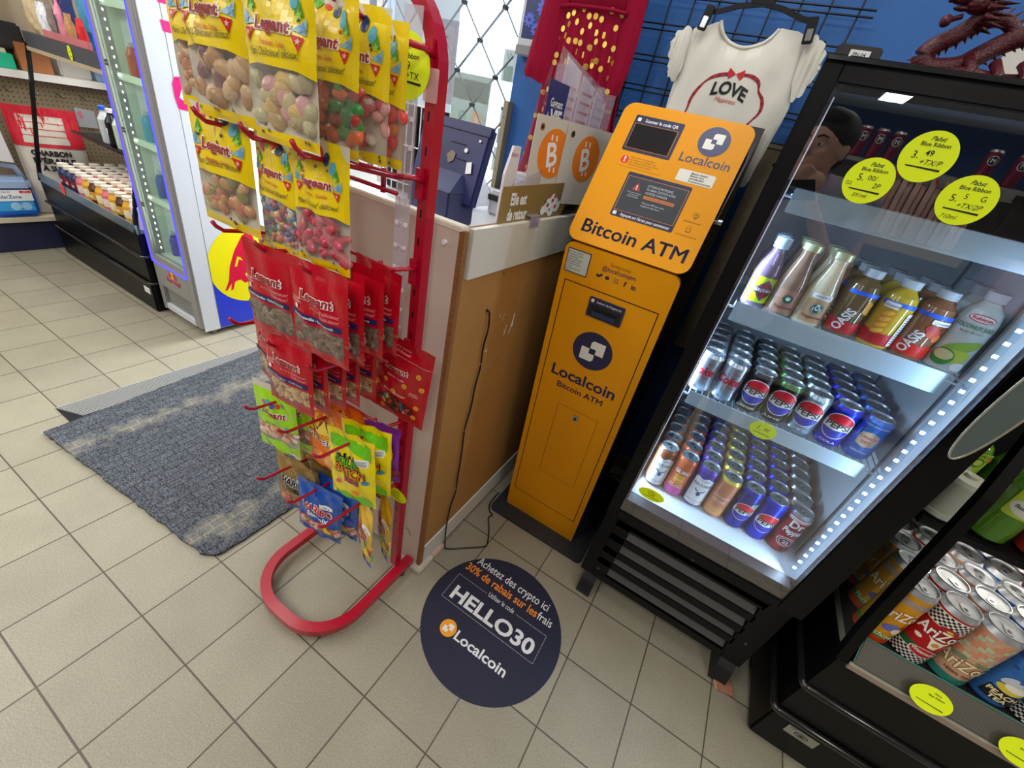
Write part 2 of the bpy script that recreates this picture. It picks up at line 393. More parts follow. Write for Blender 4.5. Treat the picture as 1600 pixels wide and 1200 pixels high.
b = MB()
for k in range(11):
    x = -0.2535 + k * 0.0100
    b.box(x, x + 0.0048, 0.195 + .004 * k, 1.60, 0.001, 0.0050, mat('ridge_metal', '#c6c6c4', .45, .35), 0.001)
b.box(-0.2555, -0.140, 0.195, 1.60, 0.0006, 0.0016, mat('dark_groove', '#2a2a2c', 0.8, spec=.1))
b.build('mat_well_strip', label='ridged aluminium edge strip along the left side of the entrance mat', cat='floor strip')

# ------------------------------------------------------------ floor sticker
b = MB(T(1.565, 0.549, 0.0006) @ Matrix.Diagonal((1.125, 1.125, 1, 1))); NV = mat('sticker_navy', '#23243a', 0.5, spec=0.4)
b.disc(0, 0, 0.192, NV, 0, 72, th=0.0008); z = 0.0013; OR = M_('#f08a2a'); OG = M_('#f4a01c')
b.text('Achetez des crypto ici', -0.0124, 0.1190, 0.037, WPRINT, z, 0.006, 0.245)
b.text('30% de rabais sur les', -0.0316, 0.0836, 0.036, OR, z, 0.018, 0.243)
b.text('frais', 0.1156, 0.0836, 0.036, WPRINT, z, 0.006, 0.045)
b.text('Utiliser le code', -0.0093, 0.0540, 0.021, WPRINT, z, 0.0, 0.0845)
b.text('HELLO30', -0.0067, -0.0124, 0.057, WPRINT, z, 0.03, 0.264)
dash = []
for (x0, y0, x1, y1) in ((-0.1564, 0.058, -0.058, 0.058), (0.040, 0.058, 0.139, 0.058), (-0.1564, -0.0245, 0.139, -0.0245), (-0.1564, -0.0245, -0.1564, 0.058), (0.139, -0.0245, 0.139, 0.058)):
    n = int(math.hypot(x1 - x0, y1 - y0) / 0.0042)
    for k in range(n):
        px, py = x0 + (x1 - x0) * (k + .5) / n, y0 + (y1 - y0) * (k + .5) / n
        b.poly([(px - .0011, py - .0006), (px + .0011, py - .0006), (px + .0011, py + .0006), (px - .0011, py + .0006)], WPRINT, z)
def coin_logo(b, u, v, r, bg, fg, w, holes=None):
    b.disc(u, v, r, bg, w, 40)
    q = r * 0.30; g = 0.0003
    # two interlocking squares with a little window between them
    c = r * 0.115
    def sq(x0, x1, y0, y1, cut):
        P = [(x0, y0), (x1, y0), (x1, y1), (x0, y1)]
        i = {'bl': 0, 'br': 1, 'tr': 2, 'tl': 3}[cut]; p = P[i]; a, d = P[i - 1], P[(i + 1) % 4]
        pa = tuple(p[k] + (a[k] - p[k]) / max(1e-9, math.dist(a, p)) * c for k in (0, 1)); pd = tuple(p[k] + (d[k] - p[k]) / max(1e-9, math.dist(d, p)) * c for k in (0, 1))
        P[i:i + 1] = [pa, pd]
        b.poly([(u + x * r, v + y * r) for x, y in [((pp[0]) / r, (pp[1]) / r) for pp in P]], fg, w + g)
    s = r
    sq(-0.14 * s, 0.56 * s, -0.14 * s + 0.03 * s, 0.56 * s, 'tl'); sq(-0.56 * s, 0.14 * s, -0.56 * s, 0.14 * s - 0.03 * s, 'br')
    b.poly([(u + x * s, v + y * s) for x, y in ((-0.16, -0.15), (0.16, -0.15), (0.16, 0.15), (-0.16, 0.15))], bg, w + 2 * g)
coin_logo(b, -0.0870, -0.0820, 0.0225, OG, WPRINT, z)
b.text('Localcoin', 0.0160, -0.0950, 0.036, WPRINT, z, 0.022, 0.155)
b.build('floor_sticker', label='round navy floor sticker reading HELLO30 with Localcoin logo', cat='sticker')
# ------------------------------------------------------------ bitcoin machine
YEL = mat('atm_yellow', '#e89a04', 0.42, spec=0.3)
DNV = mat('atm_navy', '#26264a', 0.45)
t = thing('bitcoin_machine', (1.5, 1.1, 0), 'tall yellow bitcoin ATM with tilted screen head, between counter and black fridge', 'cash machine')
DARKG = mat('machine_side_black', '#161619', 0.4)
# base plate
b = MB(); b.push(T(0, 0, 0.001)); b.rrect(1.315, 1.71, 0.908, 1.42, 0.02, mat('plate_grey', '#303236', 0.45), 0, 0.010); b.pop(); b.build('base_plate', t)
# lower cabinet: front leans forward as it rises
lean = math.atan2(0.973 - 0.866, 1.052)
b = MB()
prof = [(0.985, 0.012), (0.8785, 1.062), (0.93, 1.062), (1.06, 1.10), (1.38, 1.40), (1.40, 1.2), (1.40, 0.012)]
n = len(prof)
b.add([(x, p[0], p[1]) for x in (1.36, 1.64) for p in prof], [tuple(range(n))[::-1], tuple(range(n, 2 * n))] + [(i, (i + 1) % n, n + (i + 1) % n, n + i) for i in range(n)], DARKG)
b.build('cabinet_body', t)
FM = T(1.5, 0.973, 0.012) @ RX(90 + math.degrees(lean))   # u right, v up the panel, w out
H = math.hypot(1.052, 0.107)
def front(u0, u1, v0, v1, r_top, m, w, th, b):
    P = [(u0, v0), (u1, v0)]
    for (cx, a) in ((u1 - r_top, 0), (u0 + r_top, 90)):
        for i in range(7): P.append((cx + r_top * math.cos(R(a + 15 * i)), v1 - r_top + r_top * math.sin(R(a + 15 * i))))
    return b.poly(P, m, w, th)
b = MB(FM); front(-0.145, 0.145, 0, H, 0.022, YEL, -0.012, 0.012, b)
w = 0.0005
LN = mat('seam_line', '#2a1c04', 0.6)
b.frame(-0.1277, 0.1267, 0.108, 0.962, 0.0026, LN, w)
b.frame(-0.0523, 0.0816, 0.268, 0.580, 0.0011, LN, w)
b.text('Suivez-nous', 0.004, 1.0300, 0.013, M_('#7a5606'), w, 0, 0.052)
b.text('@localcoinatm', 0.004, 1.0155, 0.0165, DNV, w, 0.008, 0.086)
# small social icons
y0 = 1.000
b.poly([(-0.049, y0 - .004), (-0.041, y0 - .005), (-0.034, y0 + .001), (-0.033, y0 + .006), (-0.039, y0 + .005), (-0.043, y0 + .001), (-0.049, y0 + .004)], DNV, w)
b.disc(-0.0205, y0, 0.0058, DNV, w, 16, 0.0044); b.disc(-0.0185, y0 + .006, 0.0012, DNV, w, 8)
b.rrect(-0.0035, 0.0085, y0 - .006, y0 + .006, 0.003, DNV, w); b.rrect(-0.0022, 0.0072, y0 - .0047, y0 + .0047, 0.002, YEL, w * 1.4); b.disc(0.0025, y0, 0.0027, DNV, w * 1.8, 14); b.disc(0.0025, y0, 0.0015, YEL, w * 2.2, 12)
b.text('f', 0.026, y0 - 0.006, 0.018, DNV, w, 0.03); b.text('in', 0.048, y0 - 0.006, 0.017, DNV, w, 0.03)
coin_logo(b, 0.0, 0.793, 0.0575, DNV, mat('logo_cream', '#e9e6dc', 0.5), w)
b.text('Localcoin', 0.0, 0.674, 0.051, DNV, w, 0.024, 0.200)
b.text('Bitcoin ATM', 0.001, 0.637, 0.0285, DNV, w, 0.03, 0.147)
bo = b.build('front_panel', t, label='yellow lower front panel with round logo')
b = MB(FM); b.rrect(-0.1360, -0.0730, 0.9825, 1.0425, 0.001, mat('notice_edge', '#3c4044'), 0.0003, 0.0008); b.rrect(-0.1335, -0.0755, 0.985, 1.040, 0.001, mat('notice_paper', '#c7cdc4', 0.4), 0.0013)
for k in range(9): b.text(['Avis aux clients', 'Lire avant toute', 'transaction', 'Frais applicables', 'Attention aux', 'fraudes en ligne', 'Aucun', 'remboursement', 'Merci'][k], -0.1315, 1.0325 - k * 0.0058, 0.0060, INK, 0.0015, al='L')
b.build('notice', t)
b = MB(FM); b.rrect(-0.047, 0.0485, 0.890, 0.943, 0.003, DNV, 0, 0.004); SL = mat('slot_black', '#0c0d16', 0.25)
b.rrect(-0.042, 0.043, 0.895, 0.926, 0.002, SL, 0.0042); b.rrect(-0.035, 0.036, 0.912, 0.918, 0.001, mat('slot_void', '#020204'), 0.0045); b.rrect(-0.031, 0.032, 0.897, 0.909, 0.001, mat('slot_blue', '#1b2748', 0.2), 0.0045, 0.003)
b.rrect(-0.042, -0.034, 0.930, 0.939, 0.001, WPRINT, 0.0044); b.text("Insérer de l'argent ici", 0.007, 0.9315, 0.0085, WPRINT, 0.0044, 0.01, 0.066)
b.build('bill_slot', t)
b = MB(FM); b.cyl((0.0145, 0.5544, 0), (0.0145, 0.5544, 0.006), 0.0095, CHROME, 20); b.cyl((0.0145, 0.5544, 0.006), (0.0145, 0.5544, 0.0075), 0.006, mat('lock_dark', '#55585c', .3, 1.0), 16); b.poly([(0.0138, .551), (0.0152, .551), (0.0152, .558), (0.0138, .558)], INK, 0.0077)
b.build('lock', t)
# head
a_h = math.atan2(1.030 - 0.863, 1.373 - 1.071)
HM = T(1.5, 0.863, 1.071) @ RX(90 - math.degrees(a_h)); hh = math.hypot(1.373 - 1.071, 1.030 - 0.863)
b = MB(HM); b.rrect(-0.148, 0.148, 0.002, hh - 0.002, 0.024, DARKG, -0.085, 0.079, 6); b.build('head_housing', t)
b = MB(HM); b.rrect(-0.15, 0.15, 0, hh, 0.026, YEL, -0.006, 0.006, 7); w = 0.0005
coin_logo(b, 0.0765, 0.2945, 0.0335, mat('logo_slate', '#44486e', 0.4), mat('logo_white', '#f0efe8', 0.4), w)
b.text('Localcoin', 0.0765, 0.2395, 0.0285, mat('logo_slate'), w, 0.01, 0.111)
b.text('Bitcoin ATM', 0.005, 0.0250, 0.0455, DNV, w, 0.035, 0.254)
b.rrect(-0.1140, 0.0020, 0.2330, 0.3185, 0.004, DNV, w)
b.rrect(-0.1075, -0.0990, 0.3040, 0.3125, 0.002, WPRINT, w * 1.5); b.text('Scanner le code QR', -0.049, 0.3045, 0.0105, WPRINT, w * 1.5, 0.02, 0.078)
SV = mat('screen_gold_edge', '#c98f4a', 0.3)
b.rrect(-0.1090, -0.0050, 0.2395, 0.2990, 0.001, SV, w * 1.6)
b.rrect(-0.1110, -0.0020, 0.1960, 0.2260, 0.001, mat('note_edge', '#d99a20'), w); b.rrect(-0.1102, -0.0028, 0.1968, 0.2252, 0.001, YEL, w * 1.4)
b.disc(-0.0955, 0.2120, 0.0095, M_('#dd2f2a'), w * 1.8, 20); b.text('!', -0.0955, 0.2065, 0.018, WPRINT, w * 2.2, 0.05)
for k, s in enumerate(['Pour éviter de vous faire', 'escroquer ou arnaquer, ne', 'pas envoyer de bitcoins. Nous', "n'en avons aucun besoin."]):
    b.text(s, -0.083, 0.2185 - k * 0.0058, 0.0058, mat('note_ink', '#8a6208'), w * 1.8, 0.01, al='L')
b.rrect(-0.0725, 0.0785, 0.0805, 0.1880, 0.004, DNV, w)
b.rrect(-0.0688, 0.0750, 0.0950, 0.1795, 0.001, SV, w * 1.5)
b.rrect(-0.0675, -0.0585, 0.0838, 0.0925, 0.002, WPRINT, w * 1.5); b.text("Appuyez sur l'écran pour commencer", 0.011, 0.0848, 0.0098, WPRINT, w * 1.5, 0.015, 0.119)
# white help sticker (plain where the photographed code was)
b.rrect(0.0330, 0.1150, 0.1955, 0.2230, 0.004, mat('help_white', '#e4e2da', 0.4), w)
for k, s in enumerate(["Besoin d'aide?", "Besoin d'un", 'portefeuille?', 'localcoinatm.com/aide']): b.text(s, 0.062, 0.2155 - k * 0.0058, 0.0065 - 0.001 * (k == 3), INK, w * 1.6, 0.015, al='L')
IC = mat('icon_ink', '#5a3f10', 0.5); b.disc(0.1115, 0.1320, 0.0062, IC, w, 18); b.disc(0.1115, 0.1320, 0.005, YEL, w * 1.4, 18); b.disc(0.1115, 0.1320, 0.002, IC, w * 1.8, 10)
b.poly([(0.1062, 0.1295), (0.1072, 0.1285), (0.1115, 0.1230), (0.1157, 0.1285), (0.1167, 0.1295), (0.1115, 0.1215)], IC, w * 1.8)
b.text('localcoinatm.com', 0.1105, 0.1140, 0.0046, IC, w, 0.01, 0.038)
b.rrect(0.1040, 0.1150, 0.0920, 0.1010, 0.003, IC, w); b.rrect(0.1052, 0.1138, 0.0932, 0.0998, 0.002, YEL, w * 1.4)
for (x, y) in ((0.105, 0.1045), (0.1095, 0.106), (0.114, 0.1045)): b.poly([(x - .0004, y - .002), (x + .0004, y - .002), (x + .0004, y + .002), (x - .0004, y + .002)], IC, w)
b.text('EN QUELQUES MINUTES', 0.1105, 0.0815, 0.0046, IC, w, 0.0, 0.046)
b.build('head_panel', t, label='tilted yellow upper panel with two screens')
SCRN = mat('screen_glass_dark', '#231f22', 0.12)
b = MB(HM); b.rrect(-0.1075, -0.0065, 0.2410, 0.2975, 0.001, SCRN, 0.0012, 0.0006); b.build('scanner_window', t)
b = MB(HM); LCD = mat('lcd_grey', '#44474d', 0.18, emit=0.06, ecol='#5a5f68'); b.rrect(-0.0672, 0.0735, 0.0965, 0.1780, 0.001, LCD, 0.0011, 0.0006); w = 0.0021
RT = mat('lcd_red', '#a83a36', .4, emit=0.15); b.poly([(-0.0490, 0.1485), (-0.0288, 0.1485), (-0.0389, 0.1670)], RT, w); b.text('!', -0.0389, 0.1505, 0.015, WPRINT, w + .0002, 0.04)
LW = mat('lcd_text', '#b9bec6', .4, emit=0.2)
for k, s in enumerate(['We warn all users', 'of scams and', 'fraud attempts']): b.text(s, -0.0389, 0.1410 - k * 0.0048, 0.0046, LW, w)
b.text('OTTAWA IS PROPOSING', -0.0160, 0.1630, 0.0078, LW, w, 0, 0.060, al='L'); b.text('TO BAN CRYPTO ATMS', -0.0155, 0.1548, 0.0078, LW, w, 0.0, 0.068, al='L'); b.text('ACROSS CANADA', -0.0150, 0.1466, 0.0078, LW, w, 0.0, 0.052, al='L')
b.rrect(-0.0148, 0.0575, 0.1350, 0.1425, 0.001, mat('lcd_orange', '#c0703c', .4, emit=0.2), w); b.text('A CAUSE THAT IMPACTS EVERYONE', 0.0212, 0.1370, 0.0050, INK, w + .0002, 0.0, 0.068)
b.text('Tell your MP you want', -0.0130, 0.1235, 0.0058, LW, w, 0.0, al='L'); b.text('crypto to stay here', -0.0130, 0.1170, 0.0058, LW, w, 0.0, al='L')
b.build('touch_screen', t, label='grey lit touch screen with notice text')
# side hinge bolt
b = MB(); b.cyl((1.648, 0.985, 1.18), (1.664, 0.985, 1.18), 0.008, CHROME, 14); b.build('side_knob', t)
# ------------------------------------------------------------ cans and bottles
def sub_tris(vs, fs, lim):
    """cut flat printed shapes into pieces short enough to wrap round a can"""
    out = []
    for f in fs:
        P = [vs[i] for i in f]
        if len(P) == 3: T_ = [P]
        else:
            c = tuple(sum(p[k] for p in P) / len(P) for k in range(3)); T_ = [[c, P[i], P[(i + 1) % len(P)]] for i in range(len(P))]
        while T_:
            a, b_, c = T_.pop(); e = [abs(a[0] - b_[0]), abs(b_[0] - c[0]), abs(c[0] - a[0])]; k = e.index(max(e))
            if e[k] <= lim: out.append((a, b_, c)); continue
            if k == 1: a, b_, c = b_, c, a
            elif k == 2: a, b_, c = c, a, b_
            mid = tuple((a[i] + b_[i]) / 2 for i in range(3)); T_ += [[a, mid, c], [mid, b_, c]]
    return out
def wrap(b, rad, draw, lim=0.0045, ang=0.0):
    """print the flat drawing (u across, v up) round a cylinder; rad may be a function of height"""
    t = MB(); draw(t)
    by = {}
    for f, mi in zip(t.f, t.m): by.setdefault(mi, []).append(f)
    rf = rad if callable(rad) else (lambda z: rad)
    for mi, fs in by.items():
        tr = sub_tris(t.v, fs, lim); vs = []; nf = []
        for q in tr:
            for (u, v, w) in q:
                rr = rf(v); a = u / rr - PI / 2 + ang; w *= 1.4; vs.append(((rr + w + 0.00025) * math.cos(a), (rr + w + 0.00025) * math.sin(a), v))
            nf.append((len(vs) - 3, len(vs) - 2, len(vs) - 1))
        b.add(vs, nf, t.mats[mi])
RIM = mat('can_aluminium', '#b4b9bd', 0.36, .9)
LIDM = mat('can_lid', '#9ea4a8', 0.5, 0.8)
def foil(h, metal=0.55, rough=0.28): return mat('foil_' + h.strip('#') + '_%d' % (metal * 100), h, rough, metal)
CP = mat('can_print_white', '#f2f2f2', 0.35); CR = mat('can_print_red', '#d3122a', 0.35); CB = mat('can_print_blue', '#1c2aa8', 0.35); CK = mat('can_print_black', '#131316', 0.4)

def make_can(name, r, h, body, neck, draw, label=''):
    b = MB(); hn = h - 0.105 * r * 4
    prof = [(r * .55, .002), (r * .74, 0), (r * .8, .001), (r, r * .3), (r, h * .5), (r, hn), (r * .86, h - .003), (r * .875, h), (r * .83, h), (r * .80, h - .003)]
    b.lathe(prof, body, 28, ms=[RIM, RIM, body, body, body, neck, RIM, RIM, RIM])
    if draw: wrap(b, r, draw)
    o = b.build(name)
    l = MB(); l.push(T(0, 0, h - .003)); l.lathe([(r * .80, 0), (r * .76, -.0015), (r * .001, -.0012)], LIDM, 24)
    l.rrect(-r * .2, r * .2, -r * .55, r * .15, r * .16, RIM, -.001, .0016); l.rrect(-r * .1, r * .1, -r * .40, -r * .15, r * .08, mat('tab_hole', '#4c4f52', .4, .8), .0008)
    l.disc(0, r * .32, r * .30, mat('lid_score', '#85898c', .4, 1.0), -.0009, 16); l.pop()
    l.build('lid', o)
    return o
def globe(t, u, v, r, txt='PEPSI'):
    t.disc(u, v, r * 1.06, CP, 0, 32)
    n = 20
    top = [(u + r * math.cos(R(18 + 144 * i / n)), v + r * math.sin(R(18 + 144 * i / n))) for i in range(n + 1)] + [(u - .5 * r, v + .22 * r), (u + .1 * r, v + .20 * r)]
    bot = [(u + r * math.cos(R(198 + 144 * i / n)), v + r * math.sin(R(198 + 144 * i / n))) for i in range(n + 1)] + [(u + .5 * r, v - .24 * r), (u - .1 * r, v - .36 * r)]
    t.poly(top, CR, .0002); t.poly(bot, CB, .0002)
    t.text(txt, u, v - .17 * r, .62 * r, CK, .0004, .03, 1.62 * r)
def pepsi(dark=None):
    def d(t, h=.14): globe(t, 0, h * .50, .0235)
    return d
def rows(t, items):
    for (s, u, v, sz, m, kw) in items: t.text(s, u, v, sz, m, .0003, **kw)
def bullshead(body2):
    def d(t):
        t.poly([(-.03, .010), (.03, .010), (.03, .100), (.018, .106), (.006, .112), (-.008, .104), (-.022, .108), (-.03, .102)], CP)
        rows(t, [('THE GREAT', 0, .098, .006, CK, {}), ("BULL'S HEAD", 0, .080, .0115, mat('bh_ink', '#4a4f7a', .4), dict(bold=.02, width=.050)), ('QUALITY BEVERAGES', 0, .022, .005, CK, {}), ('473 mL', 0, .014, .005, CK, {})])
        b_ = mat('bh_ink'); t.disc(0, .052, .0055, b_, .0003, 14, .008)
        for s in (-1, 1): t.poly([(s * .004, .058), (s * .013, .062), (s * .014, .071), (s * .010, .064), (s * .003, .062)][::s], b_, .0003)
    return d
def tea(t):
    t.rrect(-.014, .014, .052, .082, .003, mat('tea_yellow', '#e9a81e', .35)); rows(t, [('GURU', 0, .088, .016, CP, dict(bold=.02)), ('PÊCHE', 0, .062, .008, CP, {}), ('THÉ GLACÉ', 0, .044, .007, CP, {})])
    t.poly([(-.026, .008), (.026, .008), (.026, .034), (-.026, .034)], mat('tea_pink', '#c9509a', .35)); t.poly([(-.022, .038), (.022, .038), (.022, .0395), (-.022, .0395)], CP)
def peach(t):
    t.rrect(-.024, .024, .012, .040, .004, mat('peach_pale', '#e7a05e', .4)); rows(t, [('LIMONADE', 0, .074, .0095, CP, {}), ('PÊCHE', 0, .058, .012, mat('peach_ink', '#f0d7b0', .4), dict(bold=.02)), ('473 mL', 0, .016, .006, CP, {})])
def wild(t):
    globe(t, -.010, .066, .0270, 'PEPSI'); t.rrect(-.002, .036, .088, .102, .003, mat('wild_green', '#9fb4a2', .35), .0006); t.text('Caféine', .017, .092, .010, CK, .0009, shear=.3)
def kingpepsi(t): globe(t, 0, .066, .0300)
def drp(t):
    t.poly([(-.032, .116), (.034, .116), (.034, .126), (-.032, .126)], CP); t.text('KING CAN', 0, .1178, .0085, CR, .0003, .01, .040)
    t.text('Dr', -.001, .094, .030, CP, .0003, .03); t.text('Pepper', .001, .072, .024, CP, .0003, .03, .050, shear=.15)
    t.disc(0, .042, .0225, CP, 0, 28, .016); t.disc(0, .042, .0205, mat('drp_dark', '#7d0f20', .35), .0002, 28, .0143); t.disc(0, .042, .0165, CP, .0003, 28, .0115); t.disc(0, .042, .015, mat('drp_dark'), .0004, 28, .0100)
    t.text('23', 0, .0365, .014, CP, .0006, .03)
def coke(t):
    t.text('Coke', 0, .050, .030, mat('coke_red', '#c3122b', .35), 0, .035, .058, shear=.2); t.text('Zero', .014, .078, .008, mat('coke_red'), 0, shear=.3); t.text('Diète', .012, .040, .008, mat('coke_red'), 0); t.text('355 mL', 0, .012, .006, CK, 0)
def small(sub):
    def d(t):
        globe(t, 0, .057, .0305); t.text(sub, 0, .013, .0070, CP, .0003, .02, .034)
    return d
def canada(t):
    g = mat('cd_gold', '#cdb98a', .4)
    for u in (0, -.068, .068):
        t.poly([(u - .020, .052), (u - .017, .040), (u, .035), (u + .017, .040), (u + .020, .052), (u + .017, .069), (u, .075), (u - .017, .069)], g); t.poly([(u - .018, .052), (u - .0155, .042), (u, .0375), (u + .0155, .042), (u + .018, .052), (u + .0155, .067), (u, .072), (u - .0155, .067)], mat('cd_pale', '#c9b7a0', .4), .0002)
        t.text('CANADA', u, .057, .009, CR, .0004, .02, .031); t.text('DRY', u, .045, .010, CR, .0004, .03, .018)
    t.text('SODA GINGEMBRE', 0, .088, .006, CP, .0002); t.text('NOUVEAU', 0, .020, .007, CP, .0002)
RK, HK, RS, HS = .0284, .140, .0290, .108
CANS_LOW = [
    ('bulls_head_can', "brown-topped can with white bull's head label", foil('#8a4a2e'), foil('#8a4a2e'), bullshead(0), HK),
    ('iced_tea_can', 'orange and pink iced tea can with yellow square', foil('#d8693c', .3), foil('#c9603a', .3), tea, HK),
    ('bulls_head_can', "violet can with white bull's head label", foil('#5a3fb0'), foil('#5a3fb0'), bullshead(1), HK),
    ('lemonade_can', 'peach-pink lemonade can with yellow neck', foil('#d98a62', .3), foil('#d8c94e', .4), peach, HK),
    ('cola_can', 'dark blue cola can with grey-green strip beside the round logo', foil('#1d2a8e', .6), foil('#2434a8', .6), wild, HK),
    ('cola_can', 'bright blue tall cola can with round logo', foil('#1a28b4', .6), foil('#2434c0', .6), kingpepsi, HK),
    ('doctor_soda_can', 'dark red KING CAN soda marked 23', foil('#9e1f2e', .5), foil('#b0b3b6', .9), drp, HK)]
CANS_LOW = [(a.replace('doctor_soda', 'red_soda'), *r) for (a, *r) in CANS_LOW]
CANS_MID = [
    ('cola_can', 'silver diet cola can with red script', foil('#b9bcc0', .85), foil('#b9bcc0', .85), coke, HS),
    ('cola_can', 'silver diet cola can with red script and side text', foil('#b9bcc0', .85), foil('#b9bcc0', .85), coke, HS),
    ('cola_can', 'black cola can with round red white and blue logo', foil('#1c1a1e', .5), foil('#1c1a1e', .5), small('ZERO SUGAR'), HS),
    ('cola_can', 'black and green lime cola can with round logo', foil('#262016', .5), foil('#3c6a2a', .5), small('LIME'), HS),
    ('cola_can', 'silver diet cola can with round logo', foil('#a9c2cc', .85), foil('#a9c2cc', .85), small('DIET'), HS),
    ('cola_can', 'bright blue short cola can with round logo', foil('#1b2cb8', .6), foil('#1b2cb8', .6), small('COLA'), HS),
    ('ginger_ale_can', 'mid-blue ginger ale can with cream shield', foil('#3f72c8', .5), foil('#3f72c8', .5), canada, HS)]
FILE_ = ['leftmost', 'second', 'third', 'fourth', 'fifth', 'sixth', 'rightmost']
def shelf_of_cans(defs, z, rad, nrow, shelf, x0, dx, y0, dy, gap):
    for i, (nm, desc, body, neck, draw, h) in enumerate(defs):
        proto = make_can(nm, rad, h, body, neck, draw)
        rot = [0.25, 0, .1, -.1, .45, 0.15, .12][i] if rad == RK else [-.3, -.2, -.05, -.1, -.2, -.12, -.1][i]
        for k in range(nrow):
            o = proto if k == 0 else dup(proto)
            j = 0 if k == 0 else .0004
            o.location = (x0 + dx * i + random.uniform(-j, j), y0 + dy * k, z); o.rotation_euler.z = rot + (0 if k == 0 else random.uniform(-1, 1))
            o['label'] = '%s, %s of the %s file on the %s shelf' % (desc.split(' with ')[0] if k else desc, ORD[k], FILE_[i], shelf)
            if len(o['label'].split()) > 16: o['label'] = '%s, %s in %s file, %s shelf' % (desc.split(' with ')[0], ORD[k], FILE_[i], shelf)
            if len(o['label'].split()) > 16: o['label'] = o['label'].replace(' soda', '')
            tag(o, None, 'can', 'cans on the %s shelf of the black fridge' % shelf)
shelf_of_cans(CANS_LOW, .4605, RK, 6, 'bottom', 1.792, .0590, .955, .0585, 0)
shelf_of_cans(CANS_MID, .8005, RS, 5, 'middle', 1.7795, .0602, .952, .0600, 0)

def bottle(name, prof, mats_, n=26):
    b = MB(); b.lathe(prof, mats_[0], n, ms=mats_); return b
CAPW = mat('cap_white', '#b4bec6', 0.45); GLB = mat('brown_glass_drink', '#8a6a54', 0.12, coat=0.5); GLC = mat('cream_drink', '#d8c9a4', 0.12, coat=0.5)
def frap(name, liq, lab, green):
    pr = [(.001, .0), (.024, .0), (.0265, .004), (.0265, .055), (.025, .075), (.0165, .112), (.0135, .128), (.0135, .139), (.0165, .140), (.0168, .152), (.0155, .154), (.001, .154)]
    cap = mat('gold_cap', '#c9c79a', .3, .5); b = bottle(name, pr, [liq] * 7 + [cap] * 4)
    def d(t):
        m = mat('frap_label_' + name, lab, .5); t.rrect(-.022, .022, .008, .058, .004, m)
        t.text('Frappuccino', 0, .018, .0085, mat('frap_ink', '#7a3a22', .5), .0003, .02, .036, shear=.2)
        if green:
            g = mat('siren_green', '#0c5a3c', .5); t.disc(0, .040, .0115, g, .0004, 26); t.disc(0, .040, .0104, CP, .0006, 24); t.disc(0, .040, .0098, g, .0008, 24)
            t.disc(0, .041, .0042, CP, .001, 14, .005); t.disc(0, .0415, .0022, g, .0012, 10, .003); t.poly([(-.003, .046), (-.0025, .049), (-.001, .047), (0, .050), (.001, .047), (.0025, .049), (.003, .046)][::-1], CP, .001)
            for s in (-1, 1):
                t.poly([(s * .0048, .032), (s * .0072, .036), (s * .0066, .044), (s * .0054, .040)][::s], CP, .001)
            t.rrect(-.018, .016, .060, .070, .002, CP, .0004); t.text('CONSIGNE 10¢', .0, .063, .006, CK, .0006, 0, .026)
        else: t.disc(0, .040, .009, mat('siren_green', '#0c5a3c', .5), .0004, 20); t.disc(0, .040, .004, CP, .0006, 12)
    wrap(b, .0265, d, ang=-.1); return b.build('coffee_bottle')
def oasis(name, liq, bot, extra, txtcol):
    cap = CAPW
    pr = [(.001, 0), (.022, 0), (.0255, .005), (.0255, .012), (.0245, .02), (.0255, .028), (.0262, .092), (.0225, .108), (.014, .120), (.012, .124), (.0145, .125), (.0145, .140), (.001, .140)]
    b = bottle(name, pr, [liq] * 9 + [cap] * 3)
    def d(t):
        t.poly([(-.03, .090), (.03, .090), (.03, .098), (-.03, .098)], mat('oasis_blue', '#2a63d8', .4)); t.poly([(-.036, .010), (.036, .010), (.036, .038), (.0, .033), (-.036, .037)], bot, .0001)
        if txtcol: t.text('OASIS', -.006, .036, .021, txtcol, .0004, .03, .046, rot=76)
        extra(t)
    wrap(b, .0262, d); return b.build('juice_bottle')
RB_ = mat('juice_red_band', '#c01820', .4)
def ex1(t):
    for k in range(4): t.disc(.012, .078 - .006 * k, .008, mat('mango_flesh', '#c98f1c', .4), .0003 + .0001 * k, 16, .004, rot=-30)
def ex2(t):
    for k in range(4): t.disc(-.010, .074 - .012 * k, .011, mat('orange_slice', '#e8901c', .4), .0003 + .0002 * k, 18, .006, rot=25); t.disc(-.010, .074 - .012 * k, .008, mat('orange_flesh', '#f3c04a', .4), .0004 + .0002 * k, 18, .004, rot=25)
    t.rrect(.016, .034, .012, .082, .002, CP, .0008)
    for k in range(12): t.poly([(.018, .018 + k * .005), (.032, .018 + k * .005), (.032, .0195 + k * .005), (.018, .0195 + k * .005)], CK, .001)
    t.rrect(-.024, -.002, .084, .096, .002, CP, .0006); t.text('CONSIGNE', -.013, .0875, .005, CK, .0008)
def ex3(t):
    for (u, v, c, r) in ((.008, .062, '#c2452a', .010), (.018, .054, '#e0783a', .008), (.002, .070, '#b03a3a', .008), (.020, .070, '#8a2f2a', .007)): t.disc(u, v, r, M_(c), .0003, 16)
    t.rrect(-.004, .026, .079, .088, .002, CP, .0006); t.text('CONSIGNE', .011, .081, .005, CK, .0008)
Y0 = .958
items = []
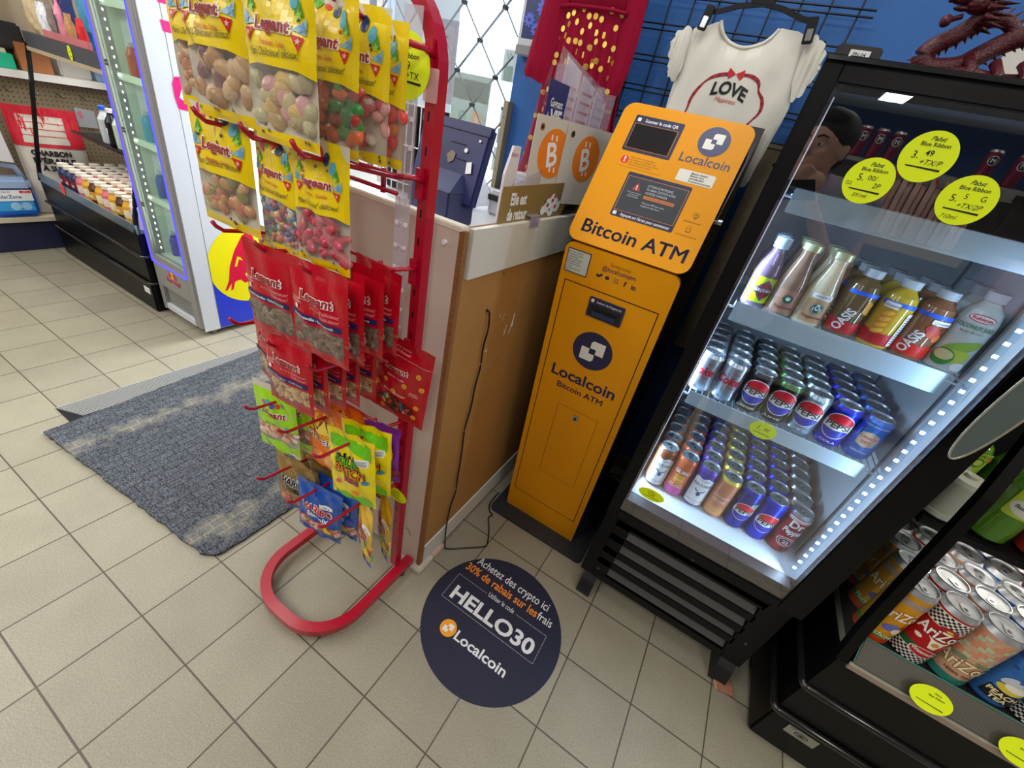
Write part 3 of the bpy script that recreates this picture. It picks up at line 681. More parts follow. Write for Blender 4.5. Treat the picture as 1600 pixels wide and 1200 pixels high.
# clear bottle with yellow diamond label
pr = [(.001, 0), (.022, 0), (.0245, .004), (.0245, .075), (.021, .095), (.0125, .118), (.0115, .128), (.0145, .129), (.0145, .150), (.001, .150)]
b = bottle('soda_bottle', pr, [mat('soda_violet_glass', '#6a5568', .1, coat=.6)] * 6 + [mat('cap_grey', '#9fb0b8', .4)] * 3)
def dmd(t):
    t.poly([(-.036, .012), (.036, .012), (.036, .068), (-.036, .068)], mat('label_lime', '#cfe200', .5)); g = mat('diamond_grey', '#5a5a66', .5)
    t.poly([(-.022, .040), (0, .016), (.022, .040), (0, .064)], g, .0003); t.poly([(-.018, .040), (0, .020), (.018, .040), (0, .060)], mat('diamond_red', '#8e1a24', .5), .0005)
    t.rrect(-.020, .020, .0355, .0445, .002, g, .0007); t.text("BULL'S HEAD", 0, .0372, .0085, CP, .0009, .02, .036)
wrap(b, .0245, dmd, ang=.15); items.append((b.build('soda_bottle'), 1.797, "clear soda bottle with lime yellow diamond label"))
items.append((frap('brown', GLB, '#a5765c', False), 1.852, 'brown iced coffee bottle with pale gold cap'))
items.append((frap('cream', GLC, '#c39b72', True), 1.909, 'cream iced coffee bottle with green round logo'))
items.append((oasis('dark', mat('juice_dark', '#6b5530', .12, coat=.5), RB_, ex1, CP), 1.972, 'dark amber juice bottle with red base band'))
items.append((oasis('orange', mat('juice_yellow', '#c9a92c', .12, coat=.5), RB_, ex2, None), 2.036, 'yellow orange-juice bottle with slices and white nutrition strip'))
items.append((oasis('berry', mat('juice_berry', '#8a5a3a', .12, coat=.5), mat('juice_red2', '#d62418', .4), ex3, CP), 2.096, 'brown fruit juice bottle with bright red base band'))
pr = [(.001, 0), (.026, 0), (.0315, .006), (.0315, .105), (.026, .125), (.014, .138), (.0125, .141), (.0165, .142), (.0165, .158), (.001, .158)]
b = bottle('coconut_bottle', pr, [mat('coco_white', '#c9d6d2', .15, coat=.4)] * 6 + [CAPW] * 3)
def coco(t):
    t.disc(0, .112, .021, CR, 0, 24, .007); t.disc(0, .112, .019, CP, .0002, 24, .0055); t.text('Rubicon', 0, .1095, .008, CR, .0004, .03, .030)
    gr = mat('coco_green', '#3c7a3a', .5); t.text('COCONUT JUICE', 0, .092, .0100, gr, .0004, .02, .062); t.text('au jus de coco', 0, .084, .006, gr, .0004)
    t.disc(.006, .056, .030, mat('coco_leaf', '#8fb83c', .5), .0002, 20, .010, rot=25); t.disc(0, .034, .028, mat('coco_lime', '#b9cc3a', .5), .0003, 24, .014, rot=15); t.disc(-.012, .030, .018, mat('coco_husk', '#3f8a34', .5), .0004, 22, .017); t.disc(-.012, .034, .015, mat('coco_shell', '#d8d69a', .5), .0006, 22, .010); t.disc(.020, .018, .012, CP, .0006, 18, .009); t.disc(.020, .018, .010, mat('coco_husk'), .0005, 18)
wrap(b, .0315, coco, ang=-.25); items.append((b.build('coconut_bottle'), 2.158, 'wide white coconut juice bottle with green fruit print'))
for (o, x, lb) in items:
    for k in range(3):
        q = o if k == 0 else dup(o); q.location = (x, Y0 + .0665 * k, 1.0405); q.scale = {'coffee_bottle': (1.12, 1.12, 1.0), 'juice_bottle': (1.17, 1.17, 1.0), 'soda_bottle': (1.08, 1.08, 1)}.get(q.name.split('.')[0], (1, 1, 1)); q.rotation_euler.z = (.25 if x < 2.0 else .05) if k == 0 else random.uniform(-1.4, 1.4)
        tag(q, '%s, %s on the bottle shelf' % (lb, ['in front', 'second back', 'third back'][k]), 'bottle', 'bottles on the third shelf of the black fridge')

# ------------------------------------------------------------ black display fridge
t = thing('display_fridge', (1.975, 1.1, 0), 'tall black glass-door drinks fridge with three yellow tags on its glass', 'fridge')
LIN = mat('liner_white', '#dfe6ec', 0.45); FRB = mat('fridge_black', '#080708', 0.36, spec=.3)
b = MB()
b.box(1.717, 1.737, .86, 1.40, .10, 1.462, FRB); b.box(2.210, 2.237, .86, 1.40, .10, 1.462, FRB)
b.box(1.737, 2.210, .86, 1.40, 1.440, 1.462, FRB); b.box(1.737, 2.210, 1.375, 1.40, .10, 1.440, FRB); b.box(1.737, 2.210, .86, 1.375, .10, .12, FRB)
b.build('cabinet', t)
b = MB(); b.box(1.7375, 1.7415, .862, 1.36, .44, 1.437, LIN); b.box(2.200, 2.2095, .862, 1.36, .44, 1.437, LIN); b.box(1.7415, 2.200, 1.35, 1.36, .44, 1.437, LIN)
b.box(1.7415, 2.200, .862, 1.36, .445, .460, LIN); b.box(1.7415, 2.200, .862, 1.36, 1.428, 1.438, mat('liner_top_shade', '#3a3e46', .6)); b.build('liner', t, label='white lit interior lining')  # ceiling of the lining coloured dark to paint in the top compartment's shade
UPL = mat('upper_liner_shade', '#23262c', .6); b = MB(); b.box(1.7418, 1.7438, .88, 1.35, 1.285, 1.428, UPL); b.box(2.1975, 2.1995, .90, 1.35, 1.285, 1.428, UPL); b.box(1.744, 2.1975, 1.345, 1.3495, 1.285, 1.428, UPL); b.box(1.744, 2.1975, .915, 1.345, 1.279, 1.283, UPL); b.build('upper_shade_liner', t, label='lining of the top compartment with its shade painted dark')  # dark sheets over the white lining: shade of the top compartment put into colour
RAIL = mat('shelf_rail', '#8a9098', .4, .8)
for x in (1.742, 2.1965):
    for y in (.95, 1.28):
        b = MB(); b.box(x, x + .003, y, y + .010, .46, 1.43, RAIL); b.build('shelf_standard', t)
LIP = mat('lip_translucent', '#b4c6d0', 0.4)
WIRE = mat('shelf_wire', '#b9bec4', .4, .3)
for z, lo in ((.800, .772), (1.040, 1.005), (1.272, 1.238)):
    s = MB()
    for k in range(30): x = 1.752 + k * (2.190 - 1.752) / 29; s.cyl((x, .905, z - .003), (x, 1.335, z - .003), .0016, WIRE, 6, cap=False)
    for y in (.908, 1.12, 1.333): s.cyl((1.7455, y, z - .0065), (2.197, y, z - .0065), .0022, WIRE, 6)
    so = s.build('wire_shelf', t)
    l = MB(); l.box(1.767, 2.160, .897, .900, lo, z + .010, LIP, .0012); l.build('price_lip', so, label='pale translucent shelf edge strip')
# LED strip on the right with a clear tube and bright dots, slim one on the left
LED = mat('led_dot', '#ffffff', .5, emit=9.0, ecol='#dff0ff'); TUBEC = film('led_tube', '#e8f6ff', .05, .03, 1.3)
b = MB(); b.box(2.172, 2.184, .864, .874, .478, 1.420, TUBEC); so = b.build('led_tube', t, label='clear tube of bright white LEDs')
b = MB()
for k in range(38): z = .486 + k * .0248; b.box(2.1745, 2.1815, .8665, .869, z, z + .0060, LED)
b.build('led_dots', so)
b = MB(); b.box(1.7515, 1.7535, .862, .868, .478, 1.420, mat('led_line', '#ffffff', .5, emit=0.45, ecol='#dfeaff')); b.build('led_line', t)
area('fridge_led_right', (2.168, .872, .86), (0, 90, 25), .76, .02, 2.2, (.55, .78, 1.0)); area('fridge_led_left', (1.757, .930, .88), (0, -90, -10), .80, .02, 3.6, (.50, .74, 1.0))
# door: black stiles, brown-grey inner gasket, glass
b = MB()
b.box(1.715, 1.745, .800, .858, .402, 1.464, FRB, .003); b.box(2.178, 2.237, .800, .813, .402, 1.464, FRB, .003); b.box(2.206, 2.237, .813, .858, .402, 1.464, FRB)
b.box(1.742, 2.180, .800, .858, 1.428, 1.464, FRB, .003); b.box(1.742, 2.180, .800, .858, .402, .430, FRB, .003)
b.add([(1.717, .7995, 1.462), (2.235, .7995, 1.462), (2.235, .792, 1.455), (1.717, .792, 1.455)], [(0, 1, 2, 3)], BLACKM)
do = b.build('door', t)
GK = mat('gasket_brown', '#3b2d2f', .45)
b = MB(); b.box(1.745, 2.178, .806, .850, .430, .452, GK); b.box(1.745, 2.178, .812, .850, .452, .468, GK); b.box(1.745, 1.7505, .812, .850, .468, 1.428, GK); b.box(2.194, 2.206, .8135, .858, .44, 1.44, GK); b.build('gasket', do)
b = MB(); b.box(1.744, 2.178, .8045, .8075, .430, 1.430, film('door_glass', '#f4f8ff', .006, .002, 2.55)); b.build('door_glass', do)
hd = MB(); hd.box(2.190, 2.226, .776, .7995, .985, 1.215, BLACKM, .006)
hd.push(T(2.203, .772, 1.085) @ RY(5) @ RX(90)); hd.disc(0, 0, .023, mat('handle_plate', '#66736f', .12, .3), 0, 40, .140, th=.003)
P = [(.023 * math.cos(2 * PI * i / 40), .140 * math.sin(2 * PI * i / 40), .003) for i in range(40)]; hd.tube(P, .0020, mat('handle_edge', '#b9b4a0', .2, .6), 6, closed=True); hd.pop(); hd.build('door_handle', do, label='greenish grey oval handle plate with pale rim')
# grille base
b = MB()
b.box(1.717, 1.755, .836, .875, .085, .398, FRB, .002); b.box(2.180, 2.237, .836, .875, .085, .398, FRB, .002); b.box(1.755, 2.180, .836, .875, .345, .398, FRB); b.box(1.755, 2.180, .836, .875, .085, .112, FRB); 
b.box(1.717, 2.237, .828, .836, .386, .398, FRB, .001)
LV = mat('louvre_grey', '#4a4644', .5)
for z in (.302, .240, .178, .122):
    b.add([(1.800, .838, z), (2.172, .838, z), (2.172, .862, z + .034), (1.800, .862, z + .034)], [(0, 1, 2, 3)], LV); b.box(1.755, 2.18, .836, .866, z + .034, z + .060, FRB)
b.box(1.755, 1.798, .836, .87, .11, .35, FRB); b.box(2.174, 2.182, .836, .87, .11, .35, FRB)
go = b.build('grille', t, label='black base grille with four grey louvres')
b = MB()
for (x, z) in ((1.768, .13), (2.205, .19), (1.975, .37)): b.cyl((x, .836, z), (x, .833, z), .0045, LV, 10)
b.build('screws', go)
for (x, sg) in ((1.735, 0), (2.185, 0)):
    b = MB(); P = [(.815, .0), (.860, 0), (.900, .0), (.900, .085), (.845, .085), (.826, .060), (.812, .018)]
    n = len(P); b.add([(xx, p[0], max(.0005, p[1])) for xx in (x, x + .046) for p in P], [tuple(range(n))[::-1], tuple(range(n, 2 * n))] + [(i, (i + 1) % n, n + (i + 1) % n, n + i) for i in range(n)], mat('foot_rubber', '#1d1c1e', .45)); b.build('foot', t)
for x in (1.74, 2.18):
    b = MB(); b.cyl((x + .02, 1.34, .0005), (x + .02, 1.34, .1), .018, FRB, 12); b.build('rear_foot', t)
b = MB(); b.push(T(2.228, .823, .0006) @ RZ(14)); b.box(-.028, .022, -.028, .028, 0, .006, mat('cardboard_shim', '#c0967c', .8), .001); b.box(-.020, .026, -.032, .014, .0062, .010, mat('cardboard_red', '#a8745c', .8), .001); b.pop(); b.build('cardboard_shim', label='folded cardboard shim lying beside the front right foot of the fridge', cat='cardboard')
# tags stuck on the glass and on the shelf edge
GM = lambda x, y, z, rot=0: T(x, y, z) @ RY(rot) @ UP
price_tag(GM(1.855, .8035, 1.314, -3), .0335, .0335, HEAD + [('5.', -.35, -.02, .42, {}), ('00/', .12, .04, .30, {}), ('2P', .42, -.26, .30, dict(shear=.2)), ('G2', -.72, -.26, .22, {}), ('591ml', -.05, -.72, .24, dict(shear=.2))], label='round yellow tag on fridge glass priced 5.00/2P, lowest left of three')
price_tag(GM(1.908, .8035, 1.360, -3), .0345, .0345, HEAD + [('3.', -.45, -.10, .40, {}), ('49', .0, .05, .30, dict(bold=.02)), ('+TX/P', .22, -.30, .30, dict(shear=.3))], label='round yellow tag on fridge glass priced 3.49, topmost of three')
price_tag(GM(1.984, .8035, 1.317, -3), .0345, .0345, HEAD + [('5.', -.45, -.10, .40, {}), ('5', -.08, .05, .30, {}), ('G', .52, .05, .30, {}), ('+TX/2P', .22, -.30, .28, dict(shear=.3)), ('710ml', -.25, -.78, .24, dict(shear=.3))], label='round yellow tag on fridge glass priced 5.5/2P, rightmost of three')
price_tag(GM(1.799, .8035, .529, -3), .034, .0185, [('Pabst', 0, .55, .28, dict(shear=.4)), ('Blue Ribbon', 0, .28, .26, {}), ('2.99', .0, -.22, .50, {})], label='small yellow oval tag priced 2.99 at the bottom left corner of fridge glass')
price_tag(GM(1.951, .8955, .789, 0), .029, .022, [('1.', -.32, -.05, .75, dict(shear=.2)), ('00', .25, .05, .5, dict(shear=.2))], label='yellow oval tag priced 1.00 on the middle shelf edge under the cola cans')

# ------------------------------------------------------------ on top of the fridge
DR = mat('dragon_red', '#4e121c', 0.3, bump=1.0, bscale=330, var=.25, vscale=260)
t = thing('dragon_statue', (1.93, 1.0, 1.4625), 'dark red glossy carved dragon statue lying on top of the black fridge', 'statue')
b = MB()
def spine(pts, rad, k=5):
    P = [Vector(p) for p in pts]; out = []
    for i in range(len(P) - 1):
        p0, p1, p2, p3 = P[max(0, i - 1)], P[i], P[i + 1], P[min(len(P) - 1, i + 2)]
        for j in range(k):
            s = j / k; out.append(.5 * ((2 * p1) + (p2 - p0) * s + (2 * p0 - 5 * p1 + 4 * p2 - p3) * s * s + (3 * p1 - p0 - 3 * p2 + p3) * s ** 3))
    out.append(P[-1]); n = len(out)
    rr = [rad(i / (n - 1)) for i in range(n)]; return out, rr
body = [(1.905, .99, 1.574), (1.893, 1.0, 1.561), (1.880, 1.0, 1.545), (1.861, 1.0, 1.530), (1.852, 1.0, 1.513), (1.868, 1.0, 1.500), (1.905, 1.0, 1.506), (1.925, 1.01, 1.524), (1.948, 1.02, 1.545), (1.975, 1.02, 1.560), (2.01, 1.02, 1.555), (2.03, 1.01, 1.525), (2.0, 1.0, 1.497), (1.96, .99, 1.490), (1.92, .98, 1.492), (1.89, .97, 1.482)]
P, rr = spine(body, lambda s: .0125 + .003 * math.sin(PI * s)); b.tube(P, rr, DR, 12)
for i in range(4, len(P) - 4, 2):
    if i % 2 == 0:
        d = (P[i + 1] - P[i - 1]).normalized(); up = d.cross(Vector((0, 1, 0))).normalized() * (-1 if i < 60 else 1); up = -up if i < 20 else up
        b.cyl(P[i] - up * -.010, P[i] + up * .020 + d * .004, .0035, DR, 5, r1=.0004)
body2 = [(1.885, 1.02, 1.545), (1.897, 1.02, 1.556), (1.914, 1.02, 1.570), (1.934, 1.02, 1.574), (1.952, 1.02, 1.563), (1.947, 1.02, 1.545), (1.930, 1.02, 1.530), (1.915, 1.01, 1.515)]
P, rr = spine(body2, lambda s: .0095); b.tube(P, rr, DR, 10)
for i in range(2, len(P) - 6, 2):
    c = Vector((1.925, 1.02, 1.545)); up = (P[i] - c).normalized(); b.cyl(P[i] + up * .006, P[i] + up * .018 + Vector((.004, 0, 0)), .0035, DR, 5, r1=.0004)
b.build('body', t)
b = MB()   # head with long snout, open jaw, horns and mane
b.ball((1.885, .985, 1.583), .016, DR, 12, 8, (1.3, .9, .9)); b.ball((1.862, .982, 1.584), .011, DR, 10, 7, (1.6, .9, .55)); b.ball((1.865, .982, 1.574), .008, DR, 10, 7, (1.5, .8, .45)); b.ball((1.846, .980, 1.585), .006, DR, 8, 6)
for s in (-1, 1):
    b.tube([(1.893, .985 + s * .008, 1.595), (1.915, .985 + s * .013, 1.606), (1.94, .985 + s * .015, 1.606)], [.004, .003, .001], DR, 7)
    b.ball((1.876, .985 + s * .010, 1.590), .0035, DR, 8, 6)
for k in range(9):
    a = k / 8; b.cyl((1.893 + .006 * a, .975 + .02 * (k % 3) / 2, 1.588 - .030 * a), (1.925 + .008 * math.sin(k * 2), .970 + .03 * (k % 3) / 2, 1.592 - .040 * a), .006, DR, 6, r1=.0005)
b.cyl((1.872, .985, 1.566), (1.858, .984, 1.560), .004, DR, 7); b.ball((1.854, .984, 1.558), .0085, DR, 12, 8)
b.build('head', t)
b = MB()
for (x, z) in ((1.912, 1.500), (1.950, 1.497), (1.985, 1.50)):
    b.tube([(x, .99, z + .018), (x + .010, .972, z), (x + .002, .962, 1.478), (x - .006, .955, 1.470)], [.008, .007, .005, .004], DR, 8)
    for k in (-1, 0, 1): b.tube([(x - .004, .957, 1.472), (x - .012, .950 + .008 * k, 1.474), (x - .018, .948 + .010 * k, 1.467)], [.004, .003, .0006], DR, 6)
b.build('claws', t)
b = MB(); b.box(1.86, 2.04, .94, 1.07, 1.4635, 1.473, DR, .003); b.build('pedestal', t)
b = MB(); b.box(1.722, 1.785, .835, .90, 1.4632, 1.484, mat('box_dark_grey', '#2c2a29', .5), .003); bo = b.build('router_box', label='small dark box with white sticker on the left top corner of fridge', cat='box')
b = MB(T(1.742, .8345, 1.4665) @ UP); b.rrect(0, .028, 0, .011, .001, CP, .0002); b.text('PN 04', .014, .003, .007, CK, .0005, .01); b.build('sticker', bo)
# ------------------------------------------------------------ red candy rack
t = thing('candy_rack', (1.08, .36, 0), 'red tubular rack hung with bags of candy, on a rounded floor loop', 'rack')
def arc(cx, cy, r, a0, a1, n, f): return [f(cx + r * math.cos(R(a0 + (a1 - a0) * i / n)), cy + r * math.sin(R(a0 + (a1 - a0) * i / n))) for i in range(n + 1)]
zb = .036
f = lambda x, y: (x, y, zb)
path = [(1.240, .536, zb), (1.240, .33, zb)] + arc(1.115, .325, .125, 0, -90, 9, f) + arc(1.055, .325, .125, -90, -180, 9, f) + [(.930, .33, zb), (.930, .536, zb)]
b = MB(); b.tube(path, 0, RED, rect=(.027, .024)); b.build('base_loop', t)
for (x, y) in ((1.238, .50), (1.19, .235), (.955, .245), (.932, .50)):
    b = MB(); b.cyl((x, y, .0005), (x, y, .025), .012, BLACKM, 12); b.build('foot', t)
f = lambda x, z: (x, .495, z)
path = [(1.2165, .495, .048), (1.2165, .495, 1.305)] + arc(1.0965, 1.31, .12, 0, 90, 9, f) + arc(1.0475, 1.31, .12, 90, 180, 9, f) + [(.9275, .495, 1.305), (.9275, .495, .048)]
b = MB(); b.tube(path, 0, RED, rect=(.022, .024), upv=(0, 1, 0)); po = b.build('post', t)
b = MB()
for k in range(22): z = .25 + .05 * k; b.box(1.2135, 1.2165, .4823, .4829, z, z + .014, BLACKM)
b.build('post_slots', po)
HX = (.990, 1.098, 1.203); ROWZ = (1.375, 1.200, 1.043, .870, .668, .455)
for z in ROWZ:
    b = MB()
    for dz in (-.034, -.060): b.tube([(.935, .428, z + dz), (1.208, .428, z + dz)], .0036, RED, 8)
    for x in (.955, 1.175): b.tube([(x, .430, z - .028), (x, .430, z - .066)], .0045, RED, 8)
    for x in (.937, 1.206): b.tube([(x, .428, z - .034), (x + (.010 if x > 1 else -.006), .46, z - .034), (x + (.010 if x > 1 else -.006), .483, z - .040)], .0045, RED, 8); b.box(x - .003, x + .012, .476, .4825, z - .07, z - .02, RED)
    co = b.build('crossbar', t)
    for x in HX:
        h = MB(); h.tube([(x, .246, z + .004), (x, .2505, z - .004), (x, .262, z - .0125), (x, .30, z - .017), (x, .425, z - .036)], .0034, RED, 8); h.build('hook', t)
# ------------------------------------------------------------ bags
YB = mat('bag_yellow', '#efcf00', .3, coat=.15); YB2 = mat('bag_yellow_hem', '#f0cf00', .3, coat=.3); FILM = film('bag_film', '#f2efe6', .10, .10, 1.45)
REDB = mat('bag_red', '#bd0820', .3, coat=.2); BACKW = mat('bag_back', '#d9d4c4', .4)
class Bag:
    def __init__(s, w, h, th, seed=0, bow=0.0, vwin=None, wr=.0012, off=.0011):
        s.off = off
        s.w, s.h, s.th, s.vwin, s.bow, s.wr = w, h, th, vwin, bow, wr
        r = random.Random(seed); s.ph = [(r.uniform(20, 60), r.uniform(20, 60), r.uniform(0, 6)) for _ in range(4)]
    def d(s, u, v, side=1):
        a = max(0, 1 - (2 * u / s.w) ** 2); q = max(0.0, min(1, v / s.h)); c = math.sin(PI * min(1, q * 1.12)) ** .6 if q * 1.12 < 1 else 0
        n = sum(math.sin(p[0] * 2.2 * u + p[1] * 2.2 * v + p[2]) for p in s.ph) * s.wr * (1 if side > 0 else .5) * (0.25 + a)
        return side * (s.th / 2 * a ** .6 * c) + n
    def skin(s, name, parent, top, hem, back, film_=FILM, cut=None, nx=16, nv=30, topv=None, side_edge=None):
        """front and back sheets; window rows are clear film; returns the object"""
        b = MB(); w, h = s.w, s.h; v0, v1 = s.vwin or (h, h); rows_ = []
        m1 = max(2, int(nv * v0 / h)); m2 = max(3, int(nv * (v1 - v0) / h)); m3 = max(3, nv - m1 - m2)
        rows_ = [v0 * i / m1 for i in range(m1)] + [v0 + (v1 - v0) * i / m2 for i in range(m2)] + [v1 + (h - v1) * i / m3 for i in range(m3 + 1)]
        for side in (1, -1):
            vs = []
            for j, v in enumerate(rows_):
                for i in range(nx + 1):
                    u = -w / 2 + w * i / nx; bow = s.bow * (1 - (2 * u / w) ** 2) * (1 if abs(j - (m1 + m2)) < 1 else 0)
                    vv = v + bow; vs.append((u, vv, s.d(u, vv, side)))
            for j in range(len(rows_) - 1):
                inwin = m1 <= j < m1 + m2 and s.vwin; fs = []
                m = (film_ if inwin else (hem if j < m1 else top)) if side > 0 else back
                for i in range(nx):
                    a = j * (nx + 1) + i; q = (a, a + 1, a + nx + 2, a + nx + 1)
                    if side_edge and inwin and side > 0 and (i < 1 or i > nx - 2): s._f(b, vs, q, side_edge)
                    else: s._f(b, vs, q if side > 0 else q[::-1], m)
        o = b
        return o
    def _f(s, b, vs, q, m): b.add([vs[i] for i in q], [(0, 1, 2, 3)], m, True)
    def put(s, b, draw):
        t_ = MB(); draw(t_); by = {}
        for f_, mi in zip(t_.f, t_.m): by.setdefault(mi, []).append(f_)
        for mi, fs in by.items():
            tr = sub_tris(t_.v, fs, .0065); vs = []; nf = []
            for q in tr:
                for (u, v, w) in q: vs.append((u, v, s.d(u, v) + s.off + 2.2 * w))
                nf.append((len(vs) - 3, len(vs) - 2, len(vs) - 1))
            b.add(vs, nf, t_.mats[mi])
    def candies(s, parent, cols, n, size, sc, seed=1, name='candies', kind='ball'):
        r = random.Random(seed); b = MB(); v0, v1 = s.vwin
        for k in range(n):
            u = r.uniform(-.44, .44) * s.w; v = r.uniform(v0 + size * .3, v1 - size * .2 + s.bow * .5); z = s.d(u, v) * .62 - size * .30 * sc[2] + r.uniform(-.0015, .0010)
            z = min(z, s.d(u, v) - size * .55 * min(sc) - .0006)
            rot = Euler((r.uniform(-.5, .5), r.uniform(-.5, .5), r.uniform(0, 6.28))).to_matrix()
            m = mat('candy_' + cols[k % len(cols)].strip('#'), cols[k % len(cols)], .35, coat=.2)
            b.ball((u, v, z), size * .5, m, 9, 6, sc, rot)
        return b.build(name, parent, kind='stuff')
def star(b, u, v, r, m, w=.0, rot=0):
    P = []
    for i in range(10): a = R(90 + 36 * i + rot); q = r if i % 2 == 0 else r * .42; P.append((u + q * math.cos(a), v + q * math.sin(a)))
    c = (u, v, w); b.add([(p[0], p[1], w) for p in P] + [c], [(i, (i + 1) % 10, 10) for i in range(10)], m)
LGR = mat('legeant_red', '#9c2430', .4); LGW = mat('legeant_white', '#f4efe2', .4)
def legeant(t_, u, v, k, cu=.0):
    """wordmark: dark red slab letters over a white blob edge"""
    t_.text('Legeant', u, v, k, LGW, .0002, .085, 3.45 * k); t_.text('Legeant', u, v, k, LGR, .0005, .03, 3.25 * k)
def yellow_print(k, h, vwin, pal=0):
    B1 = ['#d93a8e', '#5fa81e', '#e0441c', '#1c3468', '#5ab0c8']
    def d(t_):
        top = vwin; mid = top + (h - top) * .42
        for i, c in enumerate(B1):
            a = (-.030 + .0145 * i) * k; b_ = mid + (.030 + .012 * math.sin(i * .8 + .3)) * k
            t_.disc(a, b_, .0068 * k, M_(c, .35), 0, 14, .0092 * k, rot=20 - 10 * i); t_.poly([(a - .0002, b_ - .009 * k), (a + .0002, b_ - .009 * k), (0.001, mid + .008 * k), (0.0005, mid + .008 * k)], mat('string_pale', '#efe7a0', .5))
        for s_, cs in ((-1, ('#4a9a3a', '#8fb8c4', '#cc2a22')), (1, ('#4a9a3a', '#8fb8c4', '#cc2a22'))):
            t_.poly([(s_ * .028 * k, mid + .013 * k), (s_ * .037 * k, mid + .026 * k), (s_ * .042 * k, mid + .012 * k)][::s_], M_(cs[0], .35), .0001)
            star(t_, s_ * .035 * k, mid + .013 * k, .0055 * k, M_('#9ccf4a', .35), .0003, 10)
            t_.poly([(s_ * .028 * k, mid + .000 * k), (s_ * .046 * k, mid + .012 * k), (s_ * .045 * k, mid - .003 * k)][::s_], M_(cs[1], .35), .0001)
            star(t_, s_ * .041 * k, mid + .003 * k, .0058 * k, M_('#6fa0c8', .35), .0004)
            t_.poly([(s_ * .028 * k, mid - .004 * k), (s_ * .043 * k, mid - .005 * k), (s_ * .038 * k, mid - .018 * k)][::s_], M_(cs[2], .35), .0002)
            star(t_, s_ * .037 * k, mid - .009 * k, .0035 * k, M_('#e8b0a8', .35), .0004)
        legeant(t_, 0, mid - .004 * k, .0165 * k)
        t_.text('Friandises - Candies', 0, mid - .017 * k, .0070 * k, M_('#d0541c'), .0002, .01, .038 * k)
        t_.text("Miam! Délicieux! délicieux!", 0, top + .010 * k, .0105 * k, M_('#3a3a30'), .0002, 0, .078 * k, shear=.3, rot=3)
        r = random.Random(pal)
        for i in range(12):
            u, v = r.uniform(-.047, .047) * k, (h - .045 * k + r.uniform(-.005, .035) * k) if i < 7 else r.uniform(.004, .018) * k
            star(t_, u, v, .0032 * k, M_(r.choice(['#1d2a5e', '#3c7a2a', '#c8401e', '#5a4a1a'])), 0, r.uniform(0, 70))
    return d
def yellow_bag(seed, cols, n, size, sc, w=.108, h=.176, win=(.014, .078)):
    g = Bag(w, h, .022, seed, .008, win)
    b = g.skin('candy_bag', None, YB, YB2, BACKW); g.put(b, yellow_print(w / .108, h, win[1] + .004, seed)); b.disc(0, h - .018, .004, mat('hole_dark', '#6b6420', .6), g.d(0, h - .018) + .0008, 12)
    o = b.build('candy_bag'); g.candies(o, cols, n, size, sc, seed); return o
def red_bag(seed, cols, n, size, sc, w=.112, h=.158, win=(.016, .060), line='Amandes naturelles - Natural almonds'):
    g = Bag(w, h, .020, seed, .0, win, .0008)
    b = g.skin('nut_bag', None, REDB, REDB, REDB, side_edge=REDB)
    def d(t_):
        legeant(t_, 0.002, h - .058, .0195)
        for i in range(5): star(t_, -.010 + .006 * i, h - .069, .0013, LGW, .0001)
        t_.poly([(-w * .5, win[1] + .006), (w * .42, win[1] + .006), (w * .42, win[1] + .0155), (-w * .5, win[1] + .0155)], M_('#1d2a6a', .35), .0001)
        t_.text(line, -.004, win[1] + .0086, .0062, LGW, .0004, .02, .085)
        t_.text('Délicieux!', .030, win[1] + .028, .008, M_('#e8909a'), .0002, .01, shear=.3); t_.text('Délicieux!', .030, win[1] + .020, .008, M_('#e8909a'), .0002, .01, shear=.3)
        t_.text('PRODUIT', -.040, win[1] + .036, .0045, LGW, .0002); t_.text('DU QUÉBEC', -.040, win[1] + .031, .0042, LGW, .0002); t_.poly([(-.0435, win[1] + .020), (-.0365, win[1] + .020), (-.0365, win[1] + .027), (-.040, win[1] + .029), (-.0435, win[1] + .027)], LGW, .0002)
    g.put(b, d); o = b.build('nut_bag'); g.candies(o, cols, n, size, sc, seed); return o
def place(o, x, y, ztop, h, label, group, yaw=0, roll=0, tilt=0):
    """hang a bag by its top edge: x, y is the hook, ztop the top of the bag"""
    o.matrix_basis = T(x, y, ztop) @ RZ(yaw) @ RX(tilt) @ RY(roll) @ T(0, 0, -h) @ UP
    return tag(o, label, 'bag', group)
def row(proto, x, ys, ztop, h, desc, where, group, yaws=None, dxs=None, tilt=0, roll=0):
    for k, y in enumerate(ys):
        q = proto if k == 0 else dup(proto); pos = ['front', 'second back', 'third back', 'fourth back', 'fifth back'][k]
        place(q, x + (dxs[k] if dxs else 0), y, ztop - .12 * (y - ys[0]), h, '%s, %s%s' % (desc, (pos + ' ' if len(ys) > 1 else ''), where) if where else desc, group, (yaws[k] if yaws else random.uniform(-5, 5)), roll + random.uniform(-1.5, 1.5), tilt)
PEACH = ['#d9b184', '#e0c09a', '#8a5262', '#c99a6e', '#b98a5a']; G1 = 'yellow candy bags on the top hooks'; G2 = 'yellow candy bags on the second hooks'
H = .176
place(yellow_bag(1, ['#d8a27a', '#c9825a', '#e0b58c'], 26, .020, (1, .7, .7)), .938, .30, 1.372, H, 'yellow candy bag at far left of the top hooks, with orange-brown candy', G1, 12, 0)
row(yellow_bag(2, PEACH, 22, .030, (1.0, .75, .6), w=.126), 1.030, (.268, .325), 1.372, H, 'yellow candy bag with large beige sugared sweets', 'on the top left hook', G1, (2, -4), (0, .018))
row(yellow_bag(3, ['#cfc39a', '#b9b08c', '#d9a0a8', '#e3c27c', '#c9a878'], 24, .030, (1.0, .75, .6), w=.118), 1.172, (.262,), 1.368, H, 'yellow candy bag with pale foam sweets, frontmost on the top right hook', '', G1, (3,))
